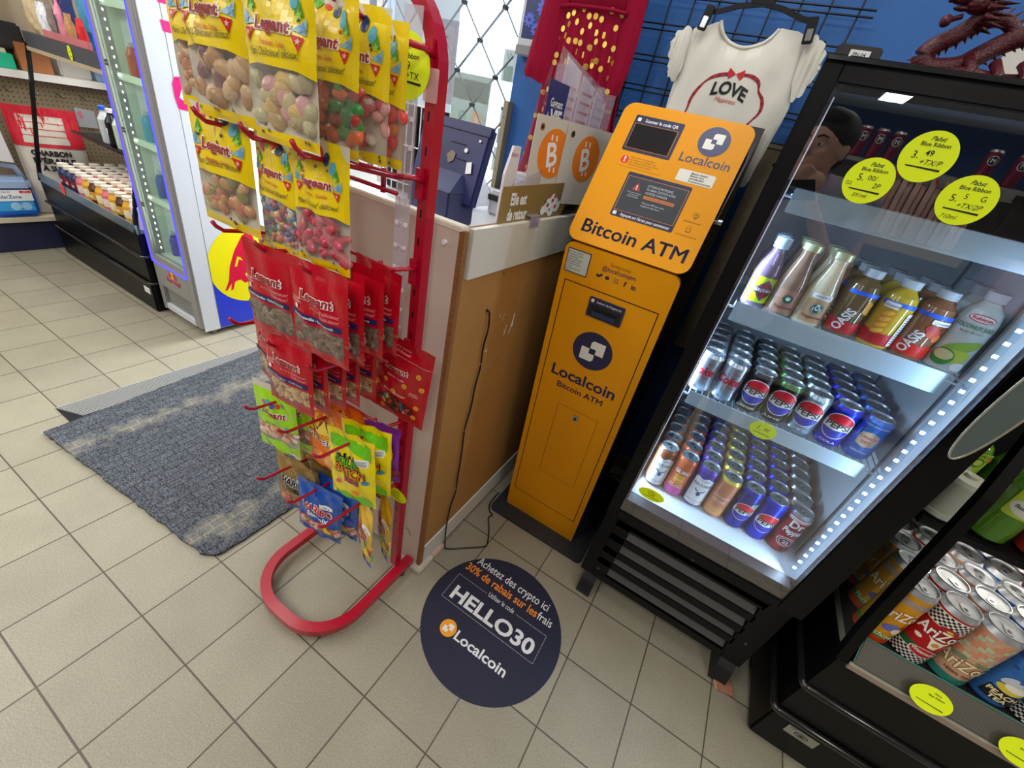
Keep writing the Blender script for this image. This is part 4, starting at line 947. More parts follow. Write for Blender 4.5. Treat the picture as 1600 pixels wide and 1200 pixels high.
place(yellow_bag(4, ['#c2542a', '#2e7a34', '#a83228', '#3c8a3a', '#d8622c'], 30, .022, (1.2, .8, .7)), 1.196, .312, 1.366, H, 'yellow candy bag with orange and green gummies on the top right hook', G1, -3)
place(yellow_bag(5, ['#d8324a', '#f0a8a8', '#e05a6a', '#f2d8d0'], 34, .017, (1.2, .8, .8)), 1.196, .356, 1.362, H, 'yellow candy bag with pink and white twists on the top right hook', G1, 4)
place(yellow_bag(6, ['#e01c30', '#f04a3a', '#e8842c'], 26, .022, (1.1, .8, .7)), 1.190, .400, 1.357, H, 'yellow candy bag with bright red gummies, rearmost on the top right hook', G1, -2)
place(yellow_bag(7, ['#c98a4a', '#d8a070', '#8c8a3a', '#c96a4a', '#b8a060'], 24, .024, (1.1, .8, .6), w=.140), .978, .285, 1.206, H, 'yellow candy bag with pale orange gummies on the second left hook', G2, 3)
place(yellow_bag(8, ['#e8e6de', '#2e8a4a', '#3c8ac0', '#c0304a', '#d9a02c', '#e87aa0', '#30509a', '#7a2a3a'], 120, .0105, (1.25, .9, .9), w=.106), 1.088, .300, 1.196, H, 'yellow candy bag full of multicoloured jelly beans', G2, -4)
place(yellow_bag(9, ['#c03a4a', '#d0506a', '#b82e48', '#cf6070'], 34, .024, (1.5, .6, .5), w=.102), 1.197, .291, 1.207, H, 'yellow candy bag with pinkish red strips on the second right hook', G2, 6)
place(yellow_bag(10, ['#d89078', '#e0b090', '#c87868'], 30, .019, (1.1, .8, .7)), 1.005, .335, 1.028, H, 'yellow candy bag with salmon pink candy beside the red bags', G2, -6)
ALM = ['#6a4c38', '#7a5a44', '#5c4030', '#86664c']; CAS = ['#d8b078', '#c99c62', '#e4c08c', '#b98a54']; H2 = .158
g3 = 'red nut bags on the third hooks'; g4 = 'red nut bags on the fourth hooks'
row(red_bag(21, ALM, 62, .017, (1.3, .75, .6)), 1.100, (.262, .312), 1.040, H2, 'red bag of almonds with navy band', 'on the third middle hook', g3, (4, -3), (0, .006))
row(red_bag(22, ALM, 66, .017, (1.3, .75, .6), w=.120), 1.216, (.264, .302, .340, .382), 1.046, H2, 'large red bag of almonds with navy band', 'on the third right hook', g3, (3, -2, 2, -6), (0, -.003, -.004, .002))
row(red_bag(23, CAS, 50, .014, (1.3, .8, .7), line='Noix mélangées - Mixed nuts'), 1.008, (.305,), .872, H2, 'red nut bag half hidden behind the others on the fourth left hook', '', g4, (-8,))
row(red_bag(24, CAS, 70, .0125, (1.35, .8, .8), w=.114, line='Noix de cajou - Cashews'), 1.122, (.268, .300, .334, .366, .400), .878, H2 - .01, 'red bag of golden cashews with navy band', 'on the fourth middle hook', g4, (5, -3, 3, -2, 4), (0, .008, .012, .016, .020))
# lime green bags
def lime_bag(seed):
    w, h = .122, .190; win = (.034, .080); g = Bag(w, h, .022, seed, .004, win); G_ = mat('bag_lime', '#a3dc1a', .22, coat=.4)
    b = g.skin('candy_bag', None, G_, G_, BACKW)
    def d(t_):
        for i, c in enumerate(['#d04a9a', '#3ab0c8', '#6a4ac0', '#d83a3a', '#3a7ac0']): t_.disc(-.026 + .013 * i, .142 + .005 * math.sin(i * 2), .0058, M_(c, .35), 0, 14)
        legeant(t_, .002, .114, .0205); t_.text('Friandises sures', 0, .102, .006, M_('#c0541c'), .0002); star(t_, .040, .090, .009, M_('#3ab0c8', .35), .0003); star(t_, -.042, .110, .007, M_('#3ab0c8', .35), .0003)
        t_.text('Miam! délicieux!', 0, win[1] + .006, .007, M_('#3a3a30'), .0002, shear=.3)
    g.put(b, d); o = b.build('candy_bag'); g.candies(o, ['#e8a070', '#f0c8b0', '#d86a4a', '#f2e0d8'], 44, .015, (1.5, .75, .7), seed); return o
row(lime_bag(31), 0.985, (.313, .348, .383), .690, .190, 'lime green candy bag with orange gummies', 'on the fifth left hook', 'lime green candy bags on the fifth hooks', (8, 4, 4), (0, .008, .016))
def plain_bag(name, seed, w, h, th, top, hem, draw, win=None, cand=None, wr=.0015, back=None):
    g = Bag(w, h, th, seed, 0, win, wr); b = g.skin(name, None, top, hem, back or top); g.put(b, draw); o = b.build(name)
    if cand: g.candies(o, *cand, seed)
    return o
# orange bag
ORB = mat('bag_orange', '#ee7a1e', .22, coat=.4)
def d(t_):
    y_ = M_('#f8c23a', .3)
    for i in range(9): a = R(10 + 20 * i); t_.poly([(0, .100), (.075 * math.cos(a - .09), .100 + .070 * math.sin(a - .09)), (.075 * math.cos(a + .09), .100 + .070 * math.sin(a + .09))], y_, .0)
    t_.poly([(-.022, .118), (-.026, .142), (-.012, .130), (0, .152), (.012, .130), (.026, .142), (.022, .118)], M_('#f8d85a', .3), .0002)
    k_ = CK
    pts = [(-.028, .112), (-.033, .148), (-.015, .130), (0, .160), (.015, .130), (.033, .148), (.028, .112)]
    for a, c in zip(pts, pts[1:]):
        dx, dy = c[0] - a[0], c[1] - a[1]; l = math.hypot(dx, dy); nx, ny = -dy / l * .0009, dx / l * .0009; t_.poly([(a[0] - nx, a[1] - ny), (c[0] - nx, c[1] - ny), (c[0] + nx, c[1] + ny), (a[0] + nx, a[1] + ny)], k_, .0004)
    for p in pts[1:-1]: t_.disc(p[0], p[1], .0028, k_, .0004, 10)
    t_.text('Maynards', 0, .092, .028, CK, .0003, .05, .100); t_.text('Maynards', 0, .093, .028, CP, .0006, .02, .096)
    t_.text('FUZZY PEACH', .010, .080, .009, M_('#f8d8c0', .4), .0003, .01, .040)
    for (u, v, r_, c) in ((-.02, .045, .020, '#f6a05a'), (.022, .035, .022, '#f3b878'), (.0, .022, .018, '#f09048')): t_.disc(u, v, r_, M_(c, .35), .0002 + .0001 * r_, 20)
    t_.poly([(.028, .060), (.036, .072), (.040, .058), (.034, .050)], M_('#3c7a3c', .4), .0006)
o = plain_bag('candy_bag', 41, .140, .195, .022, ORB, ORB, d)
row(o, 1.095, (.360, .398), .672, .195, 'orange Maynards candy bag printed with a crown', 'on the fifth middle hook', 'orange candy bags on the fifth hooks', (4, -4), (0, .014))
# yellow and green sour bags
SY = mat('bag_sour_yellow', '#f2dc00', .22, coat=.4); SG = mat('bag_sour_green', '#6fc81e', .25, coat=.4)
def d(t_):
    w = .104
    t_.poly([(-.052, .182), (-.052, .150), (.0, .164), (.052, .140), (.052, .182)], SG, .0)
    t_.poly([(-.052, .0), (.052, .0), (.052, .020), (.03, .032), (.0, .014), (-.02, .026), (-.052, .012)], SG, .0)
    gr, og, pk = M_('#5cb41e', .3), M_('#ef7a12', .3), M_('#d8407a', .3)
    for (s_, u, v, sz, m, wd) in (('SOUR', -.006, .112, .031, gr, .062), ('PATCH', .0, .086, .031, og, .074), ('KIDS', .006, .066, .021, pk, .036)):
        t_.text(s_, u, v, sz, CK, .0003, .075, wd * 1.05, rot=-4); t_.text(s_, u, v, sz, m, .0006, .02, wd, rot=-4)
    for i in range(4): t_.rrect(-.026 + i * .012, -.020 + i * .012, .133, .141 + .003 * (i % 2), .0015, CK, .0002)
    t_.rrect(.016, .048, .128, .145, .002, CP, .0003); t_.rrect(.018, .046, .130, .143, .001, M_('#c9ccd0'), .0005); t_.text('MOU ET', .032, .137, .005, CK, .0007); t_.text('MÂCHEUR', .032, .1315, .005, CK, .0007)
    t_.disc(.040, .080, .010, M_('#3c86c8', .3), .0003, 14, .006, rot=20); t_.disc(-.034, .052, .009, M_('#e05a70', .3), .0003, 14, .006, rot=40); t_.disc(.012, .036, .010, M_('#f09a28', .3), .0003, 14, .007); t_.disc(-.036, .140, .006, M_('#a8d8b0', .3), .0003, 12)
o = plain_bag('candy_bag', 51, .122, .195, .024, SY, SY, d)
place(o, 1.202, .335, .668, .195, 'yellow and green SOUR PATCH candy bag, frontmost on the fifth right hook', 'sour candy bags on the fifth right hook', 8, -3)
q = dup(o); place(q, 1.208, .372, .674, .195, 'yellow and green sour candy bag second back on the fifth right hook', 'sour candy bags on the fifth right hook', 14, -2)
PU = mat('bag_purple', '#7a1e9a', .25, coat=.4)
def d2(t_):
    t_.poly([(-.045, .0), (.045, .0), (.045, .040), (.0, .050), (-.045, .038)], M_('#8a2a4a', .3)); t_.poly([(-.045, .0), (.045, .0), (.045, .020), (-.045, .018)], PU, .0002); t_.poly([(-.045, .150), (.045, .146), (.045, .165), (-.045, .165)], PU, .0002)
    t_.text('SOUR', 0, .105, .030, CK, .0003, .06, .060); t_.text('SOUR', 0, .105, .030, M_('#d8407a', .3), .0006, .02, .056); t_.text('PATCH', 0, .080, .026, CK, .0003, .06, .062); t_.text('PATCH', 0, .080, .026, M_('#ef7a12', .3), .0006, .02, .058)
o = plain_bag('candy_bag', 52, .078, .165, .022, SY, PU, d2)
place(o, 1.225, .405, .668, .165, 'yellow candy bag with purple hem, rearmost on the fifth right hook', 'sour candy bags on the fifth right hook', 16, -2)
# gold and blue gummy bags on the lowest hooks
def haribo(sub, colm, subcol, txt='HARIBO', wl=.084):
    def d(t_):
        t_.text(txt, 0, .100, .030, CP, .0002, .09, wl * 1.06, rot=-3); t_.text(txt, 0, .100, .030, colm, .0005, .035, wl, rot=-3)
        t_.text(sub, .004, .080, .021, subcol, .0004, .03, .062, rot=-3)
        t_.poly([(-.055, .064), (.055, .058), (.055, .061), (-.055, .067)], M_('#c8201e', .3), .0003); t_.disc(.030, .040, .013, M_('#f0c81e', .3), .0003, 18); t_.rrect(.008, .044, .126, .139, .002, CP, .0003); t_.text('240 g', .026, .129, .008, CK, .0005)
        t_.poly([(-.055, 0), (.055, 0), (.055, .010), (-.055, .010)], M_('#2a5cc0', .3), .0003)
    return d
GOLD = mat('bag_gold', '#a4854a', .25, .5, coat=.3); BL = mat('bag_blue', '#2156b4', .22, coat=.4)
o = plain_bag('candy_bag', 61, .140, .190, .024, GOLD, FILM, haribo('Goldbears', CK, CK), (.012, .062), (['#d8543a', '#e07a4a', '#c83a3a', '#e8a06a'], 34, .019, (1.1, .8, .7)))
row(o, 1.010, (.335, .375), .465, .190, 'gold HARIBO Goldbears bag with red and orange gummies', 'on the lowest left hook', 'gold candy bags on the lowest hooks', (6, -3), (0, .020), roll=2)
o = plain_bag('candy_bag', 62, .132, .188, .026, BL, FILM, haribo('Starmix', M_('#c01c2c', .3), CP), (.014, .060), (['#e0606a', '#f0b0a8', '#d8b84a', '#8a4a2a', '#e8d8c8'], 34, .018, (1.1, .8, .7)))
row(o, 1.108, (.325, .362, .398), .452, .188, 'blue HARIBO Starmix bag', 'on the lowest middle hook', 'blue candy bags on the lowest hooks', (10, 4, 0), (0, .018, .034), roll=3)
o = plain_bag('candy_bag', 63, .092, .210, .018, mat('bag_twin_yellow', '#e8b81c', .22, coat=.4), FILM, haribo('TWIN KING', M_('#c01c2c', .3), CK, wl=.070), (.010, .070), (['#e87aa0', '#8ac04a', '#f0d0c0', '#e8a03a'], 30, .016, (1.2, .8, .7)))
row(o, 1.228, (.358, .402), .462, .210, 'narrow yellow-red HARIBO bag with pastel gummies', 'on the lowest right hook', 'yellow candy bags on the lowest right hook', (-24, -30), (0, .022), roll=4)
# clear clip strip with one big red pouch and a price card
CS = film('clip_strip', '#e6e4ea', .2, .34, 1.4)
b = MB(T(1.178, .4765, 0) @ UP); b.poly([(-.018, .842), (.018, .842), (.018, 1.390), (-.018, 1.390)], CS, 0, .0008)
for k in range(12):
    v = .866 + k * .042
    for s_ in (-1, 1): b.rrect(s_ * .011 - .004, s_ * .011 + .004, v, v + .007, .001, mat('clip_white', '#eceaf0', .3), .001, .002)
    b.tube([(-.006, v - .004, .002), (-.004, v + .006, .003), (.004, v + .006, .003), (.006, v - .004, .002)], .0006, mat('clip_white', '#eceaf0', .3), 5)
b.build('clip_strip', label='clear plastic clip strip hanging down the front of the red rack post', cat='strip')
def d(t_):
    for (u, v) in ((-.050, .135), (.048, .140), (-.062, .115), (-.028, .100), (.020, .104), (.060, .112), (-.052, .080), (-.005, .080), (.054, .060), (.050, .030), (-.035, .020)):
        t_.disc(u, v, .0062, M_('#f0a830', .35), .0002, 16); t_.disc(u - .002, v + .0015, .0008, INK, .0004, 6); t_.disc(u + .002, v + .0015, .0008, INK, .0004, 6); t_.poly([(u - .003, v - .001), (u, v - .0032), (u + .003, v - .001), (u, v - .002)], INK, .0004)
    legeant(t_, -.006, .128, .0175); t_.text('Friandises - Candies', -.004, .113, .0055, LGW, .0002)
    for i in range(30): t_.poly([(-.068 + i * .0047, .1635 - .0003 * i * 0), (-.0655 + i * .0047, .1635), (-.0655 + i * .0047, .1645), (-.068 + i * .0047, .1645)], LGW, .0002)
    t_.text('Craquez & savourez!', -.010, .181, .0066, LGW, .0002, shear=.2); t_.text('Twist & savour!', -.004, .172, .0066, LGW, .0002, shear=.2); t_.text('Miam! délicieux!', -.004, .072, .009, LGW, .0002, shear=.3)
    t_.text('PRODUIT', .044, .092, .0045, LGW, .0002); t_.text('DU QUÉBEC', .044, .087, .0042, LGW, .0002)
    n = 22; t_.poly([(.052 * math.cos(2 * PI * i / n) - .002, .043 + .021 * math.sin(2 * PI * i / n) * (1 - .25 * abs(math.cos(2 * PI * i / n)))) for i in range(n)], mat('pouch_window_dark', '#3c2a28', .08, coat=.8), .0004)
g = Bag(.146, .200, .030, 71, 0, None, .0007); b = g.skin('candy_pouch', None, REDB, REDB, REDB); g.put(b, d)
o = b.build('candy_pouch'); place(o, 1.232, .452, .862, .200, 'big red pouch with smiley faces and oval window, hung from the clip strip', None, 4, 4)
r = random.Random(5); c = MB()
for k in range(16):
    u, v = r.uniform(-.036, .036), .043 + r.uniform(-.011, .011); c.ball((u, v, g.d(u, v) + .0012), .0065, M_(r.choice(['#2a6a8a', '#c8a02c', '#a83a5a', '#8a4a2c', '#d8d0c0', '#c03a2a']), .3), 8, 6, (1.3, .7, .35), Euler((0, 0, r.uniform(0, 6))).to_matrix())
co = c.build('candies', kind='stuff'); co.parent = o
price_tag(T(1.178, .4655, 1.315) @ RZ(6) @ UP, .044, .044, [('Pabst', -.1, .50, .26, dict(shear=.3)), ('Blue Ribbon', 0, .24, .22, dict(bold=.012)), ('2.99', -.1, -.08, .34, {}), ('+TX', .30, -.34, .30, {})], label='large round yellow tag marked 99 +TX at the top of the red rack')
b = MB(T(1.213, .4735, 1.298) @ UP); b.rrect(-.004, .024, -.022, .022, .003, film('tag_sleeve', '#f0c8cc', .15, .45, 1.4), 0, .0006); b.build('tag_sleeve', label='clear plastic tag holder on the red post beside the round tag', cat='tag holder')
price_tag(T(1.222, .468, .386) @ RZ(10) @ RY(28) @ UP, .034, .021, [('Pabst', 0, .55, .24, dict(shear=.3)), ('Blue Ribbon', 0, .28, .22, {}), ('1.99+TX', .0, -.22, .34, dict(shear=.1))], label='small yellow oval tag low on the red rack post')
# ------------------------------------------------------------ low open cooler on the right
CBK = mat('cooler_black', '#080707', .36, spec=.3); BUMP = mat('bumper_black', '#1c1b1b', .18, coat=.6)
t = thing('open_cooler', (2.95, 1.1, 0), 'low black open cooler with shiny bumper rails, standing right of the tall fridge', 'cooler')
b = MB(); b.box(2.300, 3.6, .733, 1.46, .012, .150, CBK, .006); b.box(2.304, 3.6, .737, 1.46, .150, .290, CBK); b.box(2.300, 3.6, .733, 1.46, .290, .425, CBK)
b.box(2.300, 3.6, 1.25, 1.46, .425, 1.30, CBK); b.box(2.33, 3.55, .80, 1.40, .0, .012, CBK); b.build('cabinet', t)
for z in (.160, .290):
    b = MB(); b.tube([(2.298, 1.40, z), (2.298, .742, z), (2.3005, .733, z), (2.309, .730, z), (3.6, .730, z)], .0095, BUMP, 10); b.build('bumper_rail', t)

b = MB(T(2.384, .7318, .118) @ RY(0) @ UP); b.rrect(-.036, .036, -.017, .017, .001, mat('sticker_silver', '#a9a99e', .3, .6), 0, .0006)
b.disc(0, 0, .016, INK, .001, 20, .010); b.disc(0, 0, .014, mat('sticker_silver'), .0012, 20, .0085)
for a in range(0, 180, 36): b.poly([(.012 * math.cos(R(a - 5)), .008 * math.sin(R(a - 5))), (.012 * math.cos(R(a + 5)), .008 * math.sin(R(a + 5))), (-.012 * math.cos(R(a - 5)), -.008 * math.sin(R(a - 5))), (-.012 * math.cos(R(a + 5)), -.008 * math.sin(R(a + 5)))], INK, .0014)
b.text('NSF', -.022, .010, .009, INK, .001); b.build('rating_plate', t, label='small silver rating plate')
b = MB(); b.box(2.318, 3.6, .7275, .7325, .418, .432, mat('trim_beige', '#a69487', .4, .3)); b.box(2.318, 3.6, .7290, .7335, .432, .436, mat('trim_pale', '#c9ccc0', .3, .6)); b.build('front_trim', t)
GR = mat('ledge_grey', '#4e4a42', .45, .2)
b = MB(T(2.325, .733, .436) @ RX(54)); b.poly([(0, 0), (1.27, 0), (1.27, .060), (0, .060)], GR, 0, .002)
for k in range(12): b.poly([(0, .005 + k * .0046), (1.27, .005 + k * .0046), (1.27, .0070 + k * .0046), (0, .0070 + k * .0046)], mat('ledge_light', '#6b665b', .4, .3), .0024)
b.build('ledge_panel', t, label='grey ribbed ledge behind green-edged glass')
GE = mat('glass_edge_green', '#5f8c7e', .2, trans=.3)
b = MB(); b.box(2.322, 3.6, .767, .772, .480, .488, GE); b.add([(2.322, .733, .437), (2.326, .733, .437), (2.326, .769, .487), (2.322, .769, .487)], [(0, 1, 2, 3)], GE); b.build('glass_edge', t)
b = MB(); b.tube([(2.304, .740, .425), (2.300, .757, .51), (2.300, .794, .707), (2.300, .824, .88), (2.300, .855, .99), (2.300, .905, 1.13), (2.300, .97, 1.25), (2.300, 1.10, 1.30)], 0, CBK, rect=(.022, .020), upv=(1, 0, 0)); b.build('corner_post', t)
ARL = mat('rail_pale', '#c3c2b4', .3, .5)
b = MB(); b.box(2.306, 2.309, .765, 1.25, .430, .446, ARL); b.box(2.316, 2.322, .765, 1.25, .438, .452, ARL); b.box(2.326, 2.329, .765, 1.25, .446, .458, ARL); b.build('side_rail', t, label='pale slotted rail along the left edge')
b = MB(); b.box(2.31, 3.55, .775, 1.25, .425, .477, mat('deck_dark', '#1c1b1a', .5)); b.build('deck', t)
b = MB(); b.box(2.315, 3.55, .935, 1.24, .715, .735, CBK, .003); so = b.build('shelf', t)
GT = film('cooler_side_glass', '#dfeae4', .03, .03, 1.45)
b = MB(); b.add([(2.3035, .745, .43), (2.3035, 1.25, .43), (2.3035, 1.25, 1.28), (2.3035, .97, 1.27), (2.3035, .855, .99), (2.3035, .794, .70)], [(0, 1, 2, 3, 4, 5)], GT); b.build('side_glass', t)
area('cooler_lamp', (2.95, 1.05, 1.27), (0, 0, 0), 1.1, .05, 3.4, (1.0, .90, .78))
area('cooler_lamp_shelf', (2.95, .96, .708), (0, 0, 0), 1.1, .02, 1.3, (1.0, .88, .76))
b = MB(); b.box(2.30, 3.6, 1.0, 1.25, 1.285, 1.30, CBK); b.build('canopy', t)
price_tag(T(2.452, .7275, .462) @ RX(-30) @ UP, .037, .026, [('Pabst', .18, .52, .24, dict(shear=.3)), ('Blue Ribbon', .18, .24, .22, dict(bold=.012))], label='yellow oval tag with a black line on the front ledge of the low cooler')
price_tag(T(2.606, .7275, .458) @ RX(-30) @ UP, .037, .026, [('Pabst', .18, .52, .24, dict(shear=.3)), ('Blue Ribbon', .18, .24, .22, dict(bold=.012))], label='yellow oval tag cut by the lower right corner of the photo')
# big iced tea cans
def brick(c1, c2, c3):
    def d(t_, z0, z1, R_):
        n = 7
        for j in range(n):
            for i in range(-6, 7):
                u = i * .0135 + (.0067 if j % 2 else 0); v = z0 + (z1 - z0) * j / n; t_.poly([(u + .0006, v + .0006), (u + .0128, v + .0006), (u + .0128, v + (z1 - z0) / n - .0006), (u + .0006, v + (z1 - z0) / n - .0006)], M_([c1, c2, c3][(i * 2 + j) % 3], .3), .0)
    return d
def checks(t_, z0, z1, cols, s=.0042, n=28):
    rows_ = int((z1 - z0) / s)
    for j in range(rows_):
        for i in range(-n, n):
            if (i + j) % 2: t_.poly([(i * s, z0 + j * s), (i * s + s, z0 + j * s), (i * s + s, z0 + j * s + s), (i * s, z0 + j * s + s)], cols, .0)
HA, RA = .175, .0345
def az_text(t_, v, col, edge, k=1.0):
    for (s_, o) in (('AriZona', 0), ):
        t_.text(s_, o, v, .036 * k, edge, .0004, .05, .094 * k, rot=3); t_.text(s_, o, v, .036 * k, col, .0007, .02, .090 * k, rot=3)
def mango(t_):
    checks(t_, .132, .152, M_('#8f9ac0', .3), .0034); t_.poly([(-.1, .018), (.1, .018), (.1, .028), (-.1, .034)], M_('#3f8a2e', .3), .0001)
    t_.poly([(-.1, .004), (.1, .004), (.1, .018), (-.1, .022)], M_('#c8401e', .3), .0002); az_text(t_, .088, M_('#f4ead0', .3), M_('#b8541a', .3))
    t_.disc(-.006, .060, .015, M_('#6a6ab8', .3), .0003, 16, .010, rot=30); t_.disc(.012, .052, .013, M_('#e8dcc0', .3), .0004, 16, .010); t_.disc(.020, .066, .009, M_('#c83a2a', .3), .0005, 14)
    t_.text('Mucho', -.018, .026, .017, M_('#f4ead0', .3), .0006, .03, .036, rot=-4); t_.text('Mango', .020, .022, .015, M_('#f4ead0', .3), .0006, .03, .036)
def melon(t_):
    t_.poly([(-.1, .122), (.1, .122), (.1, .156), (-.1, .156)], M_('#e6e0d4', .3), -.0001); t_.poly([(-.1, .004), (.1, .004), (.1, .036), (-.1, .036)], M_('#e6e0d4', .3), -.0001)
    checks(t_, .124, .154, CK, .0050, 22); checks(t_, .004, .034, CK, .0050, 22)
    t_.poly([(-.1, .036), (.1, .036), (.1, .056), (-.1, .050)], M_('#1e5a34', .3), .0002); az_text(t_, .092, M_('#f4f0e6', .3), M_('#7a1018', .3))
    t_.poly([(-.012, .082), (-.020, .090), (-.008, .086), (.008, .086), (.020, .090), (.012, .082), (.006, .060), (-.006, .060)], M_('#efe6d2', .3), .0004); t_.disc(0, .074, .006, M_('#d8883a', .3), .0006, 12)
    t_.disc(0, .040, .026, M_('#f4f0e6', .3), .0004, 26, .013); t_.disc(0, .040, .0245, M_('#b81e28', .3), .0005, 26, .0118); t_.text('Watermelon', 0, .038, .012, M_('#f4f0e6', .3), .0008, .03, .044, rot=-3)
    t_.disc(.030, .058, .008, M_('#efe6d2', .3), .0004, 12, .004); t_.disc(-.030, .074, .007, M_('#efe6d2', .3), .0004, 12, .005)
    t_.disc(-.004, .122, .016, M_('#a81c24', .3), .0006, 18, .008, rot=-10); t_.disc(-.004, .122, .006, M_('#e8b83a', .3), .0008, 12, .003)
def rx(t_):
    brick('#d88a6a', '#c9a58a', '#b9c09a')(t_, .084, .152, 0)
    for (u, v, a) in ((-.03, .074, 25), (.015, .080, -15), (.05, .070, 20), (-.065, .078, -10)): t_.disc(u, v, .018, M_('#6f8a6a', .3), .0005, 14, .005, rot=a)
    t_.poly([(-.1, .004), (.1, .004), (.1, .026), (-.1, .020)], M_('#2f7a6c', .3), .0003); az_text(t_, .048, M_('#e8d8a8', .3), M_('#6a3a1c', .3), 1.1); t_.text('HERBAL TONIC', 0, .032, .009, M_('#6a3a1c', .3), .0006, .02, .05)
def blue(t_):
    r = random.Random(9)
    for i in range(60): t_.disc(r.uniform(-.1, .1), r.uniform(.03, .150), r.uniform(.003, .007), M_(r.choice(['#2a62b4', '#3a80d0', '#1c4a94']), .3), .0 + .0001 * (i % 4), 8)
    for k in range(4): t_.disc(-.012 + .008 * k, .082 - .004 * k, .006, M_('#c3ccd4', .3), .0007 + .0001 * k, 14, .014, rot=-30)
    t_.disc(0, .062, .020, M_('#e0c83a', .3), .0012, 20, .010); t_.disc(.004, .070, .016, M_('#efe9d8', .3), .0014, 18, .008)
    t_.poly([(-.026, .022), (.028, .020), (.030, .050), (-.024, .052)], CK, .0014); t_.text('PEACH', 0, .037, .016, M_('#efe0b0', .3), .0018, .03, .044); t_.text('TEA', 0, .024, .014, M_('#efe0b0', .3), .0018, .03, .028)
def make_az(name, body, d): return make_can(name, RA, HA, body, RIM, d)
AZ = [('iced_tea_can', 'big yellow mango iced tea can', foil('#e0a01c', .35), mango), ('iced_tea_can', 'big red watermelon can with checkered top', foil('#c01c22', .35), melon), ('iced_tea_can', 'big peach and teal can with brick pattern', foil('#d8a888', .35), rx), ('iced_tea_can', 'big blue peach tea can', foil('#3a78c8', .4), blue)]
ex = [('iced_tea_can', 'big pink raspberry can', foil('#b84a80', .4), melon)]
for i, (nm, desc, body, d_) in enumerate(AZ + ex):
    proto = make_az(nm, body, d_)
    for k in range(6):
        o = proto if k == 0 else dup(proto); o.location = (2.3415 + .0712 * i, .8135 + .0712 * k, .4775); o.rotation_euler.z = [.25, .1, -.05, -.15, 0][i] + (0 if k == 0 else random.uniform(-.5, .5))
        if k >= 3: o['label'] = '%s, %s back under the low cooler shelf' % (desc, ORD[k])
        else: o['label'] = '%s, %s in its file in the low cooler' % (desc, ORD[k] if k else 'frontmost')
        tag(o, None, 'can', 'big iced tea cans in the low cooler')
# bottles on the shelf
def basil(t_):
    t_.rrect(-.034, .034, .075, .150, .006, M_('#a9c03a', .4), .0); t_.disc(-.006, .098, .026, mat('label_grey_white', '#c9c8bc', .4), .0003, 24, .017, rot=-15); t_.text('Basil Seed', -.004, .096, .011, M_('#3a4a2a', .5), .0006, .02, .040, rot=-8)
    t_.disc(.012, .125, .012, M_('#4a7a2a', .4), .0003, 18); t_.disc(.012, .125, .008, M_('#b8c85a', .4), .0005, 16); t_.disc(.030, .135, .006, M_('#d8742a', .4), .0005, 12); t_.text('ALOE', .020, .140, .010, CK, .0006)
pr = [(.001, 0), (.030, 0), (.036, .006), (.037, .03), (.037, .135), (.028, .158), (.017, .170), (.019, .171), (.019, .186), (.001, .186)]
GG = mat('basil_green', '#4a7a1c', .12, coat=.6)
b = MB(); b.lathe(pr, GG, 26, ms=[GG] * 6 + [mat('gold_cap', '#c9c79a', .3, .5)] * 3); wrap(b, .037, basil); pb = b.build('drink_bottle')
pr = [(.001, 0), (.034, 0), (.040, .005), (.041, .095), (.038, .105), (.012, .107), (.012, .114), (.001, .114)]
w_ = mat('milk_white', '#b9b6aa', .35); b = MB(); b.lathe(pr, w_, 26)
wb = b.build('cream_tub'); pl = MB(); pl.lathe([(.0415, .006), (.0435, .008), (.0435, .018), (.0415, .020)], film('clear_plastic', '#ffffff', .1, .2, 1.4), 24); pl.build('base_ring', wb)
wb.location = (2.352, .985, .7355); tag(wb, 'plain pale tub on the low cooler shelf, behind the slanted corner post', 'tub')
for k, (x, y, lb, rz) in enumerate(((2.440, .985, 'frontmost of the green bottles on the low cooler shelf, with basil seed label', .1), (2.440, 1.07, 'green basil seed bottle behind the front one on the low cooler shelf', 1.2), (2.358, 1.07, 'green basil seed bottle behind the pale tub', -.1))):
    q = pb if k == 0 else dup(pb); q.location = (x, y, .7355); q.rotation_euler.z = rz; tag(q, lb, 'bottle', 'green bottles on the low cooler shelf')
b = MB(); RD_ = mat('red_drink', '#a02c1c', .12, coat=.6); b.lathe([(.001, 0), (.030, 0), (.036, .006), (.037, .03), (.037, .135), (.028, .158), (.017, .170), (.019, .171), (.019, .186), (.001, .186)], RD_, 26, ms=[RD_] * 6 + [mat('gold_cap')] * 3)
o = b.build('drink_bottle'); o.location = (2.530, .985, .7355); tag(o, 'red drink bottle at the right of the green one on the low cooler shelf', 'bottle')
# ------------------------------------------------------------ silver energy drink fridge
t = thing('energy_drink_fridge', (-.655, 1.1, 0), 'tall silver-white energy drink fridge with lit blue door edge and bull sign on its side', 'fridge')
SIL = mat('silver_panel', '#9c9a97', .4, .25); WP = mat('fridge_white', '#d4d8e0', .35); BLED = mat('blue_led', '#3a32ff', .5, emit=3.0, ecol='#3c38ff')
b = MB(); b.box(-.842, -.475, .935, 1.36, .03, 1.72, WP, .004); b.box(-.842, -.835, .855, .935, .03, 1.72, WP); b.box(-.482, -.475, .862, .935, .03, 1.72, WP); b.build('cabinet', t)
b = MB()
b.box(-.835, -.800, .850, .868, .045, 1.72, SIL); b.box(-.535, -.482, .850, .868, .045, 1.72, SIL, .002); b.box(-.800, -.535, .850, .868, .180, .345, SIL); b.box(-.800, -.535, .850, .868, .045, .075, WP); b.box(-.800, -.535, .850, .868, 1.66, 1.72, SIL)
b.box(-.800, -.535, .875, .90, .075, .18, mat('vent_dark', '#3c3d40', .5)); do = b.build('door', t)
b = MB()
